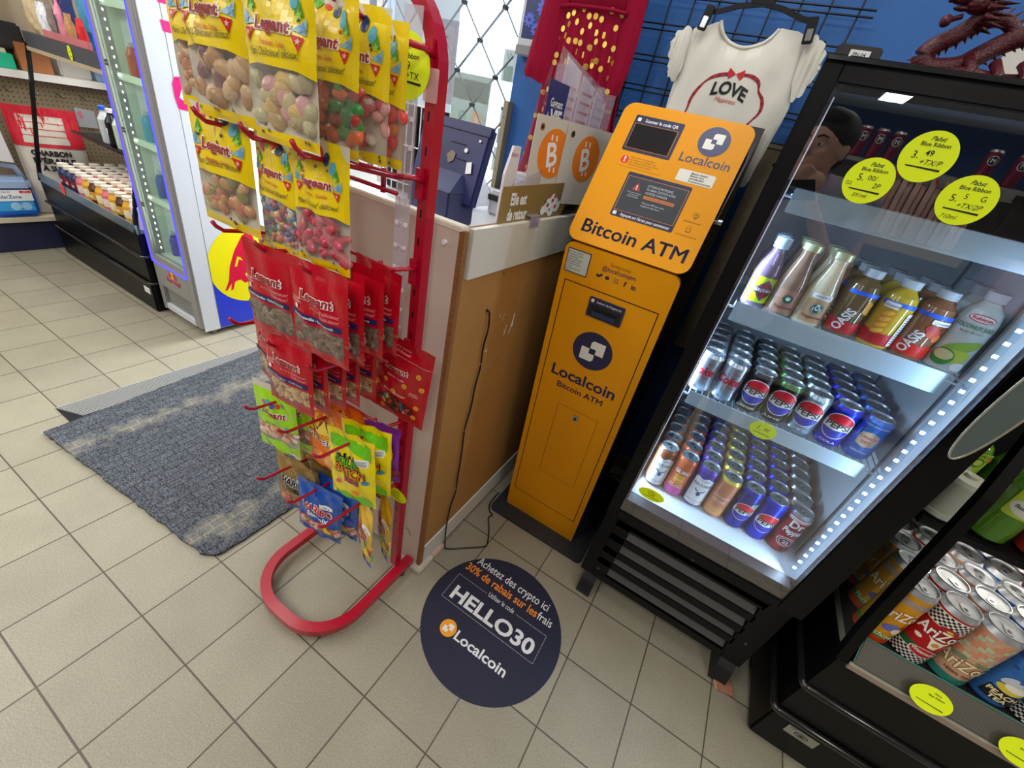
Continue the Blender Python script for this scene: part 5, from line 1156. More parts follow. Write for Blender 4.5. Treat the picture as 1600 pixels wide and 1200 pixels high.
for k in range(6): b.box(-.785, -.545, .862, .874, .085 + k * .015, .093 + k * .015, SIL)
b.build('vent', t)
for (x0, x1, z0, z1) in ((-.838, -.832, .30, 1.70), (-.5265, -.5245, .30, 1.70), (-.836, -.526, .300, .305)):
    b = MB(); b.box(x0, x1, .8465, .8499, z0, z1, BLED); b.build('led_edge', do, label='glowing blue door edge')
b = MB(); b.box(-.800, -.535, .857, .861, .345, 1.66, film('energy_glass', '#eef8f0', .02, .02, 1.5)); b.build('door_glass', do)
MI = mat('mint_liner', '#c9d8cc', .5)
b = MB(); b.box(-.805, -.800, .90, 1.25, .34, 1.66, MI); b.box(-.530, -.525, .90, 1.25, .34, 1.66, MI); b.box(-.80, -.53, 1.245, 1.25, .34, 1.66, MI); b.box(-.80, -.53, .88, 1.25, .335, .345, MI); b.build('liner', t)
# the liner sits in an opening of the cabinet front
for z in (.62, .86, 1.10, 1.34):
    b = MB(); b.box(-.798, -.532, .885, 1.24, z, z + .006, mat('mint_shelf', '#c3d2c8', .4)); b.box(-.798, -.532, .880, .884, z - .012, z + .014, mat('mint_lip', '#dbe8e0', .35)); b.build('shelf', t)
LEDW = mat('white_led', '#ffffff', .5, emit=9.0, ecol='#f4fff0')
for x in (-.775, -.560):
    b = MB()
    for k in range(42): b.box(x, x + .006, .874, .876, .38 + k * .030, .388 + k * .030, LEDW)
    b.build('led_strip', t)
area('energy_fridge_led', (-.667, .875, 1.0), (-90, 0, 0), .20, 1.2, 3.6, (.86, 1.0, .90))
for z in (.62 - .03, .86 + .04, 1.10 + .04):
    b = MB(T(-.782, .8485, z) @ UP); b.rrect(-.016, .012, -.010, .010, .001, INK); b.text('4.29', -.002, -.004, .012, WPRINT, .0004); b.build('price_chip', t)
def rb_bull(b, k, u, v, flip=1):
    r = M_('#d8143c', .3); P = [(.10, .16), (.06, .13), (.02, .07), (-.01, .0), (-.022, -.06), (-.045, -.105), (-.035, -.105), (-.012, -.075), (-.020, -.11), (-.008, -.105), (.004, -.07), (.03, -.065), (.05, -.085), (.075, -.075), (.10, -.055), (.115, .0), (.118, .10)]
    b.poly([(u + flip * x * k, v + y * k) for x, y in P][::flip], r, .0011)
    b.poly([(u + flip * x * k, v + y * k) for x, y in ((.03, .045), (.012, .0), (.022, -.002), (.035, .030), (.052, .022), (.045, .035))][::flip], M_('#f2df10', .3), .0015)
    b.disc(u + flip * .062 * k, v - .045 * k, .008 * k, M_('#f2df10', .3), .0015, 12)
b = MB(T(-.4745, 0, 0) @ RZ(90) @ UP)     # u = world y, v = z on the side panel
cx, cz, rr = 1.135, .358, .207
P = [(.952, .05)] + [(1.36, .05), (1.36, .50)] + [(1.352, .50)]
b.poly([(.938, .035), (1.352, .035), (1.352, .56), (.938, .56)], WP, .0002)
b.poly([(.938, .035), (1.352, .035), (1.352, .33), (.938, .33)], M_('#2b3fd0', .3), .0004)
P = []
for i in range(60):
    a = 2 * PI * i / 60; P.append((max(.938, cx + rr * math.cos(a)), cz + rr * math.sin(a)))
b.poly(P, M_('#f2e60c', .3), .0007)
rb_bull(b, 1.15, 1.043, .355)
b.build('side_graphic', t, label='side panel print: yellow disc and red bull on blue')
PK = M_('#f0147a', .35); b = MB(T(-.4745, 0, 0) @ RZ(90) @ UP)
for (v0, v1) in ((1.290, 1.325), (1.375, 1.41)): b.poly([(.928, v1), (1.03, v1), (1.03, v0), (.932, v0)], PK, .0006)
b.poly([(.928, 1.125), (.940, 1.150), (.975, 1.155), (.99, 1.10), (.975, 1.035), (.935, 1.04), (.928, 1.08)], PK, .0006); b.poly([(.945, 1.08), (.960, 1.115), (.970, 1.065)], CP, .0009); b.build('pink_sticker', t, kind='stuff')
b = MB(T(-.667, .8495, .262) @ UP)
b.disc(0, .012, .018, M_('#f2c80c', .3), .0004, 20)
for s in (1, -1): b.poly([(s * .004, .010), (s * .020, .000), (s * .030, -.004), (s * .038, .004), (s * .030, .016), (s * .016, .022), (s * .006, .016)][::s], M_('#d8143c', .3), .0008)
b.text('Red Bull', 0, -.034, .034, M_('#c8142c', .3), .0004, .03, .125); b.build('front_logo', do)
for (x, y) in ((-.80, .90), (-.515, .92), (-.80, 1.32), (-.515, 1.32)):
    b = MB(); b.cyl((x, y, .0006), (x, y, .012), .016, ALU, 14); b.cyl((x, y, .012), (x, y, .032), .009, ALU, 10); b.build('foot', t)
for k, (c, z, n) in enumerate((('#3aa0c8', .866, 3), ('#2458b0', .626, 3), ('#b84a2c', 1.106, 3), ('#3a3ab8', .346, 3), ('#8ac0c8', 1.346, 3))):
    bb = MB(); bb.lathe([(.001, 0), (.020, 0), (.0225, .004), (.0225, .075), (.012, .105), (.012, .12), (.001, .12)], M_(c, .2), 16, ms=[M_(c, .2)] * 4 + [CAPW] * 2); p_ = bb.build('drink_bottle')
    for i in range(n):
        o = p_ if i == 0 else dup(p_); o.location = (-.745 + .078 * i, .93, z)
        tag(o, '%s drink bottle, %s on %s shelf of the silver fridge' % (['turquoise', 'blue', 'orange-red', 'violet blue', 'pale teal'][k], ['left', 'centre', 'right'][i], ['the middle', 'the lower', 'the upper', 'the bottom', 'the top'][k]), 'bottle', 'bottles in the silver fridge')

# ------------------------------------------------------------ low cooler on the left
t = thing('dairy_cooler', (-1.37, 1.1, 0), 'low black dairy cooler left of the silver fridge, with yogurt drinks', 'cooler')
b = MB(); b.box(-1.93, -.862, .822, 1.42, .004, .155, CBK, .005); b.box(-1.925, -.866, .828, 1.42, .155, .30, CBK); b.box(-1.93, -.862, .822, 1.42, .30, .425, CBK, .003); b.build('cabinet', t)
for z in (.165, .31):
    b = MB(); b.tube([(-1.93, .819, z), (-.872, .819, z), (-.862, .822, z), (-.8595, .832, z), (-.8595, .90, z)], .009, BUMP, 10); b.build('bumper_rail', t)
b = MB(T(-.915, .8212, .115) @ UP); b.rrect(-.030, .030, -.018, .018, .001, CP, .0003); b.text('R290', 0, -.006, .012, mat('stamp_grey', '#9a9a9a'), .0006); b.build('rating_plate', t)
b = MB(); b.box(-1.92, -.86, .822, .832, .425, .470, mat('glass_frosted_edge', '#6f7f8c', .2, .3)); b.box(-1.92, -.86, .8215, .8225, .425, .433, ALU); b.build('front_ledge', t)
for x in (-1.93, -.875):
    b = MB(); b.tube([(x, .826, .425), (x, .838, .50), (x, .945, .975), (x, .968, 1.10)], 0, CBK, rect=(.016, .016), upv=(1, 0, 0)); b.build('corner_post', t)
b = MB(); b.box(-1.90, -.87, .84, 1.40, .425, .440, mat('deck_grey', '#8d959c', .4)); b.build('deck', t)
b = MB(); b.tube([(-1.90, 1.03, .70), (-.87, 1.03, .70)], .009, CBK, 8); b.box(-1.90, -.87, 1.035, 1.35, .690, .700, CBK); b.build('shelf', t)
b = MB(); b.box(-1.93, -.87, 1.39, 1.42, .425, 1.10, mat('cooler_back', '#5c564c', .6)); b.build('back_panel', t)
b = MB(); b.box(-1.93, -.87, .962, 1.42, 1.085, 1.15, mat('canopy_slate', '#4a4c54', .5)); b.box(-1.93, -.87, .957, .965, 1.068, 1.085, mat('canopy_beige', '#b9a98a', .5)); b.build('canopy', t)
area('dairy_lamp', (-1.4, 1.15, 1.07), (0, 0, 0), .95, .15, 4.0, (1.0, .97, .9))
price_tag(T(-1.42, .9595, 1.115) @ UP, .020, .030, [('Pabst', 0, .5, .25, {}), ('3.99', 0, .0, .4, {})], label='narrow yellow tag on the slate-grey canopy of the dairy cooler')
b = MB(T(-1.62, .8205, .452) @ UP); b.disc(0, 0, .024, M_('#f2452c', .4), 0, 24, .030, th=.001); b.build('price_dot', label='orange-red round sticker on the front glass edge of the dairy cooler', cat='sticker')
# yogurt drinks and dairy bottles
def yog(body, cap, band, h=.125, r=.032):
    m = M_(body, .3); b = MB(); b.lathe([(.001, 0), (r * .9, 0), (r, .004), (r, h * .62), (r * .66, h * .80), (r * .66, h * .86), (r * .78, h * .865), (r * .78, h), (.001, h)], m, 18, ms=[m] * 5 + [M_(cap, .35)] * 3)
    if band: wrap(b, r, lambda t_: (t_.poly([(-.08, h * .18), (.08, h * .18), (.08, h * .50), (-.08, h * .50)], M_(band, .35)), t_.text('Lait', 0, h * .26, h * .18, CP, .0004, .03)))
    return b.build('yogurt_bottle')
kinds = [('#28345c', '#e8e0d0', '#8a2030', 'navy and dark red'), ('#e0a428', '#f0e8d8', '#f4e6b0', 'yellow'), ('#d8c8a8', '#f2ead8', '#c02a2c', 'cream with red band'), ('#d8707c', '#efe4d8', '#f4d8d8', 'pink'), ('#5a3420', '#e8dccc', '#d8a03a', 'chocolate brown')]
protos = [yog(*k[:3]) for k in kinds]
used = set(); n = 0; ORN = ['first', 'second', 'third', 'fourth', 'fifth', 'sixth', 'seventh', 'eighth', 'ninth', 'tenth', 'eleventh', 'last']
for i in range(12):
    for j in range(5):
        k = 0 if i < 3 else ([1, 4, 1, 3][(i + j // 3) % 4] if j < 2 else (2 if (i + j) % 3 else 3))
        o = protos[k] if k not in used else dup(protos[k]); used.add(k)
        o.location = (-1.72 + .070 * i, .885 + .070 * j, .4405); n += 1
        tag(o, '%s yogurt bottle, %s row from the aisle, %s from the pegboard end' % (kinds[k][3].split(' with')[0], ORN[j], ORN[i]), 'bottle', 'yogurt bottles in the dairy cooler')
b = MB(); m = M_('#dfe2e6', .3); b.lathe([(.001, 0), (.030, 0), (.034, .005), (.034, .11), (.015, .14), (.015, .16), (.001, .16)], m, 18, ms=[m] * 4 + [M_('#2a4ac8', .35)] * 2)
wrap(b, .034, lambda t_: t_.text('lait', 0, .04, .05, M_('#2a3ab0', .3), .0, .04, rot=80)); o = b.build('milk_bottle'); o.location = (-.895, .87, .4405); tag(o, 'white milk bottle with blue lettering behind the corner post of the dairy cooler', 'bottle')
for k, (c, x) in enumerate((('#c6ccd4', -1.60), ('#15151c', -1.52), ('#c3d0b0', -1.44), ('#2a3c9a', -1.36), ('#d0d4da', -1.28), ('#2f6ab0', -1.20), ('#cfc8c0', -1.12))):
    m = M_(c, .25); b = MB(); b.lathe([(.001, 0), (.030, 0), (.033, .005), (.033, .12), (.014, .155), (.014, .165), (.017, .166), (.017, .185), (.001, .185)], m, 16, ms=[m] * 5 + [M_(['#2458d8', '#e8e0d4', '#3a6ae0'][k % 3], .35)] * 3)
    if k in (1, 3): wrap(b, .033, lambda t_: t_.text('eska', 0, .05, .045, CP, 0, .04, rot=80))
    o = b.build('water_bottle'); o.location = (x, 1.09, .7005); tag(o, '%s bottle standing on the upper shelf of the dairy cooler' % ['clear', 'black', 'pale green', 'deep blue', 'second clear', 'light blue', 'beige'][k], 'bottle', 'bottles on the upper dairy shelf')

# ------------------------------------------------------------ wall shelving at the far left
t = thing('pegboard_shelving', (-2.15, .9, 0), 'tan pegboard shelving with white shelf and navy kick panel at far left', 'shelving')
PEG = mat('pegboard_tan', '#9b8a70', .7); b = MB(); b.box(-2.14, -2.12, -.4, 1.9, .2, 1.7, PEG); bo = b.build('pegboard', t)
b = MB(); hm = mat('peg_hole', '#3b342a', .8)
for i in range(60):
    for j in range(22):
        y, z = .60 + i * .0225, .46 + j * .0225
        if z < .93: b.add([(-2.1195, y + .0035 * math.cos(a * PI / 3), z + .0035 * math.sin(a * PI / 3)) for a in range(6)], [tuple(range(6))], hm)
b.build('peg_holes', bo, kind='stuff')
b = MB(); b.box(-2.12, -2.00, -.4, 1.9, .175, .200, mat('shelf_cream', '#c9bda4', .5)); b.build('base_shelf', t)
b = MB(); b.box(-2.10, -2.02, -.4, 1.9, .004, .175, mat('kick_navy', '#1c2440', .5)); b.build('kick_panel', t)
b = MB(); b.box(-2.12, -2.00, -.4, 1.9, .925, .960, mat('shelf_white', '#dcdad6', .45)); b.build('upper_shelf', t)
for k in range(5):
    b = MB(); y = .86 + k * .11; b.tube([(-2.118, y, .86), (-2.03, y, .85), (-2.025, y, .862)], .0025, ALU, 6); b.build('peg_hook', t)
# washer fluid jug
b = MB(); b.box(-2.10, -2.005, .600, .800, .2005, .350, mat('washer_blue', '#1d5fc4', .2, coat=.4), .02); b.box(-2.10, -2.005, .600, .800, .345, .420, mat('jug_clear', '#9fb4d4', .2, coat=.3), .02)
b.tube([(-2.05, .620, .41), (-2.05, .635, .475), (-2.05, .70, .485), (-2.05, .765, .47), (-2.05, .785, .41)], .015, mat('jug_clear'), 10)
b.push(T(-2.0045, .70, .300) @ RZ(90) @ UP); b.rrect(-.085, .085, -.005, .055, .004, CP, .0004); b.text('CATALYS', -.030, .040, .013, M_('#2a3a7a'), .001, .01); b.rrect(.035, .082, .038, .052, .001, M_('#d83a4a'), .001); b.text('-49°C', .058, .041, .010, CP, .0014); b.text('PolarZone', -.015, .010, .026, M_('#2a5aa0'), .001, .02, .105)
b.poly([(-.080, -.060), (.080, -.060), (.080, -.008), (-.080, -.008)], M_('#3fa0e0', .3), .0006); b.disc(.0, -.034, .022, M_('#9fd0f4', .3), .001, 20); b.disc(.045, -.034, .022, M_('#9fd0f4', .3), .001, 20); b.pop()
b.build('washer_fluid_jug', label='blue washer fluid jug reading PolarZone on the bottom shelf', cat='jug')
# charcoal bag
g = Bag(.30, .46, .09, 90, 0, None, .0006, .0030); PW = mat('charcoal_paper', '#cfc8bc', .7, bump=.3, bscale=40); b = g.skin('charcoal_bag', None, PW, PW, PW, nx=20, nv=34)
def d(t_):
    rd = M_('#cf2438', .5); t_.poly([(-.15, .30), (.15, .30), (.15, .46), (-.15, .46)], rd, 0); t_.poly([(-.105, .315), (.085, .315), (.085, .425), (-.105, .425)], PW, .0008)
    for k in range(3): t_.poly([(-.105, .345 + .026 * k), (.085, .345 + .026 * k), (.085, .348 + .026 * k), (-.105, .348 + .026 * k)], rd, .0014)
    t_.text('CHARBON', -.010, .266, .030, INK, .001, .05, .17); t_.text("D'ÉRABLE", -.005, .234, .030, INK, .001, .05, .18); t_.text('À SUCRE', .0, .202, .030, INK, .001, .05, .14)
g.put(b, d); o = b.build('charcoal_bag'); o.matrix_basis = T(-2.045, .955, .205) @ RZ(78) @ UP @ Matrix.Diagonal((1, 1.27, 1, 1)); tag(o, 'large red and white paper sack reading CHARBON behind the dairy cooler', 'sack')
b = MB(T(-2.015, .68, .5) @ RZ(88) @ UP); b.poly([(-.08, .02), (.085, .0), (.075, .215), (-.08, .25)], mat('card_pinkish', '#dcd8dc', .5), 0, .002); b.disc(-.02, .07, .02, M_('#c83a5a'), .0024, 14, .006); b.build('hanging_card', label='white card hanging on the pegboard above the washer jug', cat='card')
b = MB(T(-2.09, 1.16, .70) @ RZ(84) @ UP); b.poly([(-.03, .0), (.06, .0), (.06, .095), (-.03, .105)], film('blister', '#dfe2ea', .2, .4, 1.4), 0, .012); b.text('S', -.01, .05, .05, M_('#e0506a'), .0126, .02); b.build('blister_pack', label='clear blister pack with pink S hanging on the pegboard', cat='package')
# things on the white shelf and on top of the dairy cooler
b = MB(); b.box(-2.11, -2.02, .72, .92, .9605, 1.03, M_('#18b088', .4), .004); b.box(-2.105, -2.03, .73, .90, 1.0305, 1.05, M_('#c8c0a8', .5)); b.push(T(-2.019, .80, .99) @ RZ(90) @ UP); b.poly([(-.07, .0), (.02, .0), (-.03, .04), (-.08, .04)], M_('#e0344a'), .0006); b.pop(); b.build('sweet_box', label='green and white box with red stripe on the white shelf, far left', cat='box')
b = MB(); b.box(-2.11, -2.02, .94, 1.07, .9605, 1.09, mat('brown_carton', '#a8683c', .6), .003); b.build('carton', label='open brown carton beside the green box on the white shelf', cat='box')
b = MB(); b.box(-2.11, -2.02, 1.10, 1.24, .9605, 1.055, film('tub_clear', '#e8e4e0', .2, .5, 1.4), .008); b.build('plastic_tub', label='clear plastic tub of beige goods on the white shelf', cat='tub')
b = MB(); b.box(-2.11, -2.02, 1.26, 1.38, .9605, 1.045, mat('blue_tray', '#8aa4c4', .4), .006); b.build('plastic_tray', label='pale blue plastic pack at the right on the white shelf', cat='package')
b = MB(); b.box(-2.11, -2.03, .84, .99, 1.0515, 1.17, mat('dark_pack', '#2b2726', .5), .01); b.build('dark_packet', label='dark brown upright packet above the green box at far left', cat='package')
for k, (x, y, w_, h_, c, lb) in enumerate(((-1.855, 1.00, .15, .17, '#cdb892', 'beige speckled packet standing on the dairy cooler canopy, leftmost'), (-1.725, 1.00, .10, .14, '#dfe0ea', 'white packet second from left on the dairy cooler canopy'), (-1.635, 1.00, .06, .16, '#8a7a72', 'grey-brown packet between the white packet and the pink tube'), (-1.535, 1.00, .034, .17, '#e88aa4', 'tall pink tube standing on the dairy cooler canopy'), (-1.455, 1.00, .075, .12, '#b98a5a', 'brown kraft pouch on the dairy cooler canopy'), (-1.345, 1.00, .075, .11, '#d82a30', 'red packet on the dairy cooler canopy next to the silver fridge'), (-1.50, 1.10, .20, .26, '#4a9ac0', 'teal blue packet at the back of the dairy cooler canopy'), (-1.80, 1.12, .22, .30, '#2c3c78', 'navy blue packet standing behind the beige one on the canopy'))):
    g = Bag(w_, h_, .03, 100 + k, 0, None, .002); m = M_(c, .4); b = g.skin('packet', None, m, m, m, nx=6, nv=8); o = b.build('packet')
    o.matrix_basis = T(x, y, 1.151) @ UP; tag(o, lb, 'packet')
b = MB(); b.box(-1.68, -1.22, .965, .980, 1.1505, 1.182, film('pink_tray', '#e8909a', .2, .6, 1.4), .002); b.build('display_tray', label='pinkish clear tray edge on the dairy cooler canopy', cat='tray')
# ------------------------------------------------------------ sales counter
t = thing('sales_counter', (.9, 1.0, 0), 'white and brown wooden sales counter between the red rack and the ATM', 'counter')
BW = mat('counter_white', '#cdbfb4', .4, var=.04, vscale=5); BRN = mat('counter_brown', '#a9783f', .55, var=.05, vscale=9, bump=.05); TRIM = mat('counter_trim', '#e4ddcc', .4); CHIP = mat('chipboard_edge', '#8a5c30', .7, var=.2, vscale=120); WP2 = mat('counter_side_white', '#d5d0c3', .42, var=.03, vscale=5)
b = MB(); b.box(.68, 1.262, .543, .560, .022, 1.082, BW); b.build('front_panel', t)
b = MB(); b.box(.68, 1.268, .541, .566, 1.082, 1.094, TRIM, .002); b.build('top_trim', t)
b = MB(); b.box(1.262, 1.275, .543, .556, .022, 1.086, CHIP); b.box(1.250, 1.262, .556, 1.50, .022, 1.086, CHIP); b.build('core_board', t)
b = MB(); b.box(1.262, 1.272, .556, 1.50, .105, .985, BRN)
b.box(1.2722, 1.2735, .835, .8362, .80, .84, CP); so = b.build('side_panel', t, label='brown hardboard side panel')
SCR = mat('scratch_white', '#e6e0d4', .6); b = MB(T(1.2722, 0, 0) @ RZ(90) @ UP)
for (y, z, L_, a, w_) in ((.80, .80, .030, 80, .0045), (.83, .80, .040, 78, .005), (.775, .845, .022, 70, .002), (.755, .855, .012, 120, .002), (.70, .865, .014, 165, .002), (.70, .72, .016, 100, .004), (.715, .765, .007, 60, .006), (.76, .72, .09, 25, .0007)):
    c, s = math.cos(R(a)), math.sin(R(a)); b.poly([(y - c * L_ / 2 - s * w_ / 2, z - s * L_ / 2 + c * w_ / 2), (y - c * L_ / 2 + s * w_ / 2, z - s * L_ / 2 - c * w_ / 2), (y + c * L_ / 2 + s * w_ * .4, z + s * L_ / 2 - c * w_ * .4), (y + c * L_ / 2 - s * w_ * .4, z + s * L_ / 2 + c * w_ * .4)], SCR, .0004)
b.disc(.681, .888, .0035, mat('cord_hole', '#2c1c10', .8), .0004, 12, .006); b.disc(.73, .985 - .012, .0025, mat('cord_hole'), .0004, 8); b.build('scratches', so)
b = MB(); b.box(1.262, 1.276, .572, 1.50, .985, 1.088, WP2, .001); b.build('upper_side_band', t, label='white band along the top of the side')
b = MB(); b.box(1.262, 1.2765, .560, 1.50, .020, .103, mat('baseboard_white', '#d2cfc4', .5), .001); b.build('side_baseboard', t)
b = MB(); b.box(1.15, 1.290, .527, .60, .0006, .020, mat('base_tile_worn', '#c9bfae', .6, var=.1, vscale=40), .003); b.box(1.262, 1.290, .60, .66, .0006, .020, mat('base_tile_pink', '#c9a898', .6), .003); b.box(1.15, 1.288, .5355, .5405, .020, .0225, mat('base_tile_worn'), 0); b.build('base_tile', t)
b = MB(); b.box(.68, 1.250, .56, 1.45, 1.015, 1.035, mat('desk_white', '#d8d8dc', .35)); b.build('desk', t)
b = MB(); b.box(.68, .70, .56, 1.45, .02, 1.015, BW); b.build('end_panel', t)
for (x, z, d_) in ((1.232, 1.055, 0), (1.170, .975, 0), (1.166, .955, 1)):
    if not d_:
        b = MB(); b.cyl((x, .5425, z), (x, .536, z), .005, CP, 12); b.build('screw_cap', t)
b = MB(T(1.205, .5425, .13) @ UP)
for k in range(3): b.tube([(.0, .02 + .01 * k, .0004), (.012, .03, .0004), (.022, .015 - .005 * k, .0004)], .0005, mat('scribble', '#77747a'), 4)
b.build('scribble', t)
b = MB(); b.box(.715, .735, 1.50, 1.538, .96, 1.335, mat('post_khaki', '#9a8f74', .5)); b.cyl((.725, 1.499, 1.28), (.725, 1.4985, 1.28), .003, CHIP, 8); b.cyl((.725, 1.499, 1.1), (.725, 1.4985, 1.1), .003, CHIP, 8); b.build('trim_1', kind='structure')
# cord from the hole down the panel and along the floor to the ATM
b = MB(); rng = [(1.2735, .681, .888), (1.279, .684, .885), (1.281, .690, .84), (1.279, .686, .79), (1.279, .690, .73), (1.279, .682, .67), (1.279, .680, .60), (1.279, .668, .53), (1.279, .674, .46), (1.279, .678, .40), (1.279, .680, .31), (1.279, .684, .26), (1.279, .668, .20), (1.281, .662, .10), (1.292, .655, .03), (1.300, .66, .0045), (1.345, .70, .0040), (1.392, .745, .0040), (1.400, .765, .0040), (1.372, .82, .0040), (1.340, .865, .0040), (1.345, .885, .004), (1.325, .895, .006), (1.305, .93, .004), (1.302, 1.0, .004)]
P, rr = spine(rng, lambda s: .0024, 5); b.tube(P, rr, BLACKM, 7); b.build('power_cord', label='thin black cord hanging down the brown counter side onto the floor', cat='cord')
b = MB(); P, rr = spine([(1.61, 1.45, .004), (1.63, 1.44, .004), (1.68, 1.46, .004), (1.72, 1.44, .004)], lambda s: .004, 5); b.tube(P, rr, BLACKM, 7); b.build('floor_cable', label='black cable lying on the floor between the ATM and the black fridge', cat='cord')
# ------------------------------------------------------------ things on the counter
t = thing('till_monitor', (1.07, .78, 1.035), 'navy blue point-of-sale screen seen from behind on the counter', 'monitor')
NB = mat('till_navy', '#2a3060', .4); NB2 = mat('till_navy_light', '#3c4268', .4)
Q = T(1.045, .775, 1.165) @ RZ(-4) @ RX(-14)
b = MB(Q); b.box(-.105, .105, -.012, .012, -.085, .092, NB, .006); b.push(T(0, -.0125, 0)); b.box(-.105, .105, -.003, .001, .070, .088, NB, .001)
for (u, v, r_) in ((.082, .058, .0028), (.050, .032, .0048)): b.cyl((u, -.001, v), (u, -.0035, v), r_, CP, 12)
for (u0, u1, v) in ((.0, .045, .042), (.025, .055, .010)): b.box(u0, u1, -.0015, .001, v, v + .002, INK)
b.pop(); b.push(T(0, -.0135, 0) @ UP); b.poly([(-.004, .014), (.010, .026), (.022, .020), (.020, .004), (.006, -.004)], mat('tape_brown', '#8a7c6a', .5), .001); b.poly([(.066, -.016), (.082, -.012), (.076, .012), (.062, .008)], CP, .003); b.pop(); b.build('display', t)
b = MB(T(1.055, .735, 0) @ RZ(-6)); b.box(-.075, .062, -.035, .060, 1.0355, 1.115, NB2, .004); b.add([(-.075, -.035, 1.112), (.062, -.035, 1.112), (.045, .02, 1.150), (-.060, .02, 1.150)], [(0, 1, 2, 3)], NB2); b.add([(.062, -.035, 1.112), (.062, .06, 1.112), (.045, .02, 1.15)], [(0, 1, 2)], NB2); b.push(T(0, -.0365, 0) @ UP); b.poly([(-.020, 1.105), (-.013, 1.107), (.002, 1.078), (-.004, 1.076)], INK, .002); b.pop(); b.build('stand', t)
# gold lottery card standing along the rim
b = MB(T(1.262, 0, 0) @ RZ(90) @ UP); GC = mat('card_gold', '#8c7443', .4); b.poly([(.675, 1.089), (1.14, 1.089), (1.14, 1.176), (.675, 1.163)], GC, 0, .002); w = .0028
b.text('Elle est', .748, 1.126, .034, CP, w, .04, .072); b.text('de retour', .752, 1.094, .034, CP, w, .04, .090)
for k, (u, v, r_) in enumerate(((.905, 1.118, .022), (.93, 1.130, .020), (.955, 1.117, .021), (.925, 1.106, .018), (.88, 1.108, .014))): b.disc(u, v, r_, CP, w + .0002 * k, 18, r_ * .8)
for (u, v) in ((.90, 1.12), (.925, 1.13), (.945, 1.115), (.935, 1.14)): b.disc(u, v, .0065, M_('#c0392b'), w + .0014, 14, .005)
for (u, v) in ((.885, 1.128), (.915, 1.108), (.96, 1.13)): b.disc(u, v, .004, M_('#2c7a3c'), w + .0015, 10)
b.poly([(.985, 1.10), (1.0, 1.10), (1.06, 1.16), (1.04, 1.165), (1.0, 1.13)], M_('#b89a3c'), w); b.poly([(1.0, 1.09), (1.10, 1.09), (1.12, 1.13), (1.02, 1.11)], M_('#2a2218'), w + .0003); b.build('lottery_card', label="gold card reading 'Elle est de retour' standing on the counter rim", cat='card')
b = MB(); b.box(1.2765, 1.2805, .80, .845, 1.075, 1.10, film('clip_clear', '#d8d0e0', .1, .3, 1.5), .001); b.box(1.2570, 1.2805, .80, .845, 1.0995, 1.1015, film('clip_clear'), 0); b.build('card_clip', label='small clear clip holding the gold card on the counter rim', cat='clip')
# white boards with the orange coin sign
def bsign(b, u, v, r, w_):
    b.disc(u, v, r, M_('#ef8326'), w_, 36, r * 1.0); b.text('B', u + .001, v - r * .47, r * 1.36, CP, w_ + .0004, .02, rot=12)
    for s_ in (-1, 1):
        for q in (-.16, .14): cx_, cy_ = u + q * r - s_ * .13 * r, v + s_ * .62 * r; b.poly([(cx_ - r * .05, cy_ - r * .11), (cx_ + r * .05, cy_ - r * .11), (cx_ + r * .02, cy_ + r * .11), (cx_ - r * .08, cy_ + r * .11)], CP, w_ + .0005)
for (u0, u1, w0, lb) in ((-.108, .030, -.004, 'white board with half-covered orange coin sign, left of the two'), (0, .185, .0, 'white board with full orange coin sign, right of the two')):
    b = MB(T(1.252, .945, 0) @ RZ(74) @ UP); b.poly([(u0, 1.120), (u1, 1.120), (u1, 1.304), (u0, 1.304)], mat('board_white', '#cfc8bd', .45), w0, .002); w1 = w0 + .0024
    b.disc(u0 + .022, 1.281, .0075, mat('brass_ring', '#a58a4a', .3, .8), w1, 18); b.disc(u0 + .022, 1.281, .0036, INK, w1 + .0004, 12); bsign(b, -.020 if u0 < 0 else .098, 1.232, .054, w1) if u0 == 0 else bsign(b, -.030, 1.230, .054, w1)
    b.build('coin_board', label=lb, cat='sign', group='white coin sign boards on the counter')
# clear leaflet rack behind the boards
t = thing('leaflet_rack', (1.18, 1.0, 1.035), 'clear acrylic leaflet rack behind the white coin boards', 'rack'); AC = film('acrylic', '#f2ecf4', .05, .10, 1.6)
b = MB(); b.add([(1.235, .76, 1.036), (1.235, 1.30, 1.036), (1.235, 1.30, 1.30), (1.235, .76, 1.16)], [(0, 1, 2, 3)], AC); b.add([(1.20, .80, 1.036), (1.235, .76, 1.036), (1.235, .76, 1.16), (1.20, .86, 1.30), (1.15, 1.0, 1.44), (1.15, 1.0, 1.036)], [(0, 1, 2, 3, 4, 5)], AC); b.build('front_sheet', t)
b = MB(T(0, 0, 0)); b.add([(1.150, 1.00, 1.036), (1.165, 1.345, 1.036), (1.165, 1.345, 1.41), (1.150, 1.03, 1.455)], [(0, 1, 2, 3)], AC); b.add([(1.185, .98, 1.036), (1.20, 1.34, 1.036), (1.20, 1.34, 1.39), (1.185, .99, 1.44)], [(0, 1, 2, 3)], AC)
for y in (1.02, 1.13, 1.24, 1.345): b.box(1.150, 1.205, y - .0015, y + .0015, 1.036, 1.42 - .05 * (y - 1), AC)
b.box(1.165, 1.235, .78, 1.345, 1.0352, 1.0372, AC); b.build('pockets', t)
LP = [('#e9e2e4', '#d8a0a8'), ('#e6dedd', '#d0685c'), ('#e8e4e4', '#d8b8b8')]
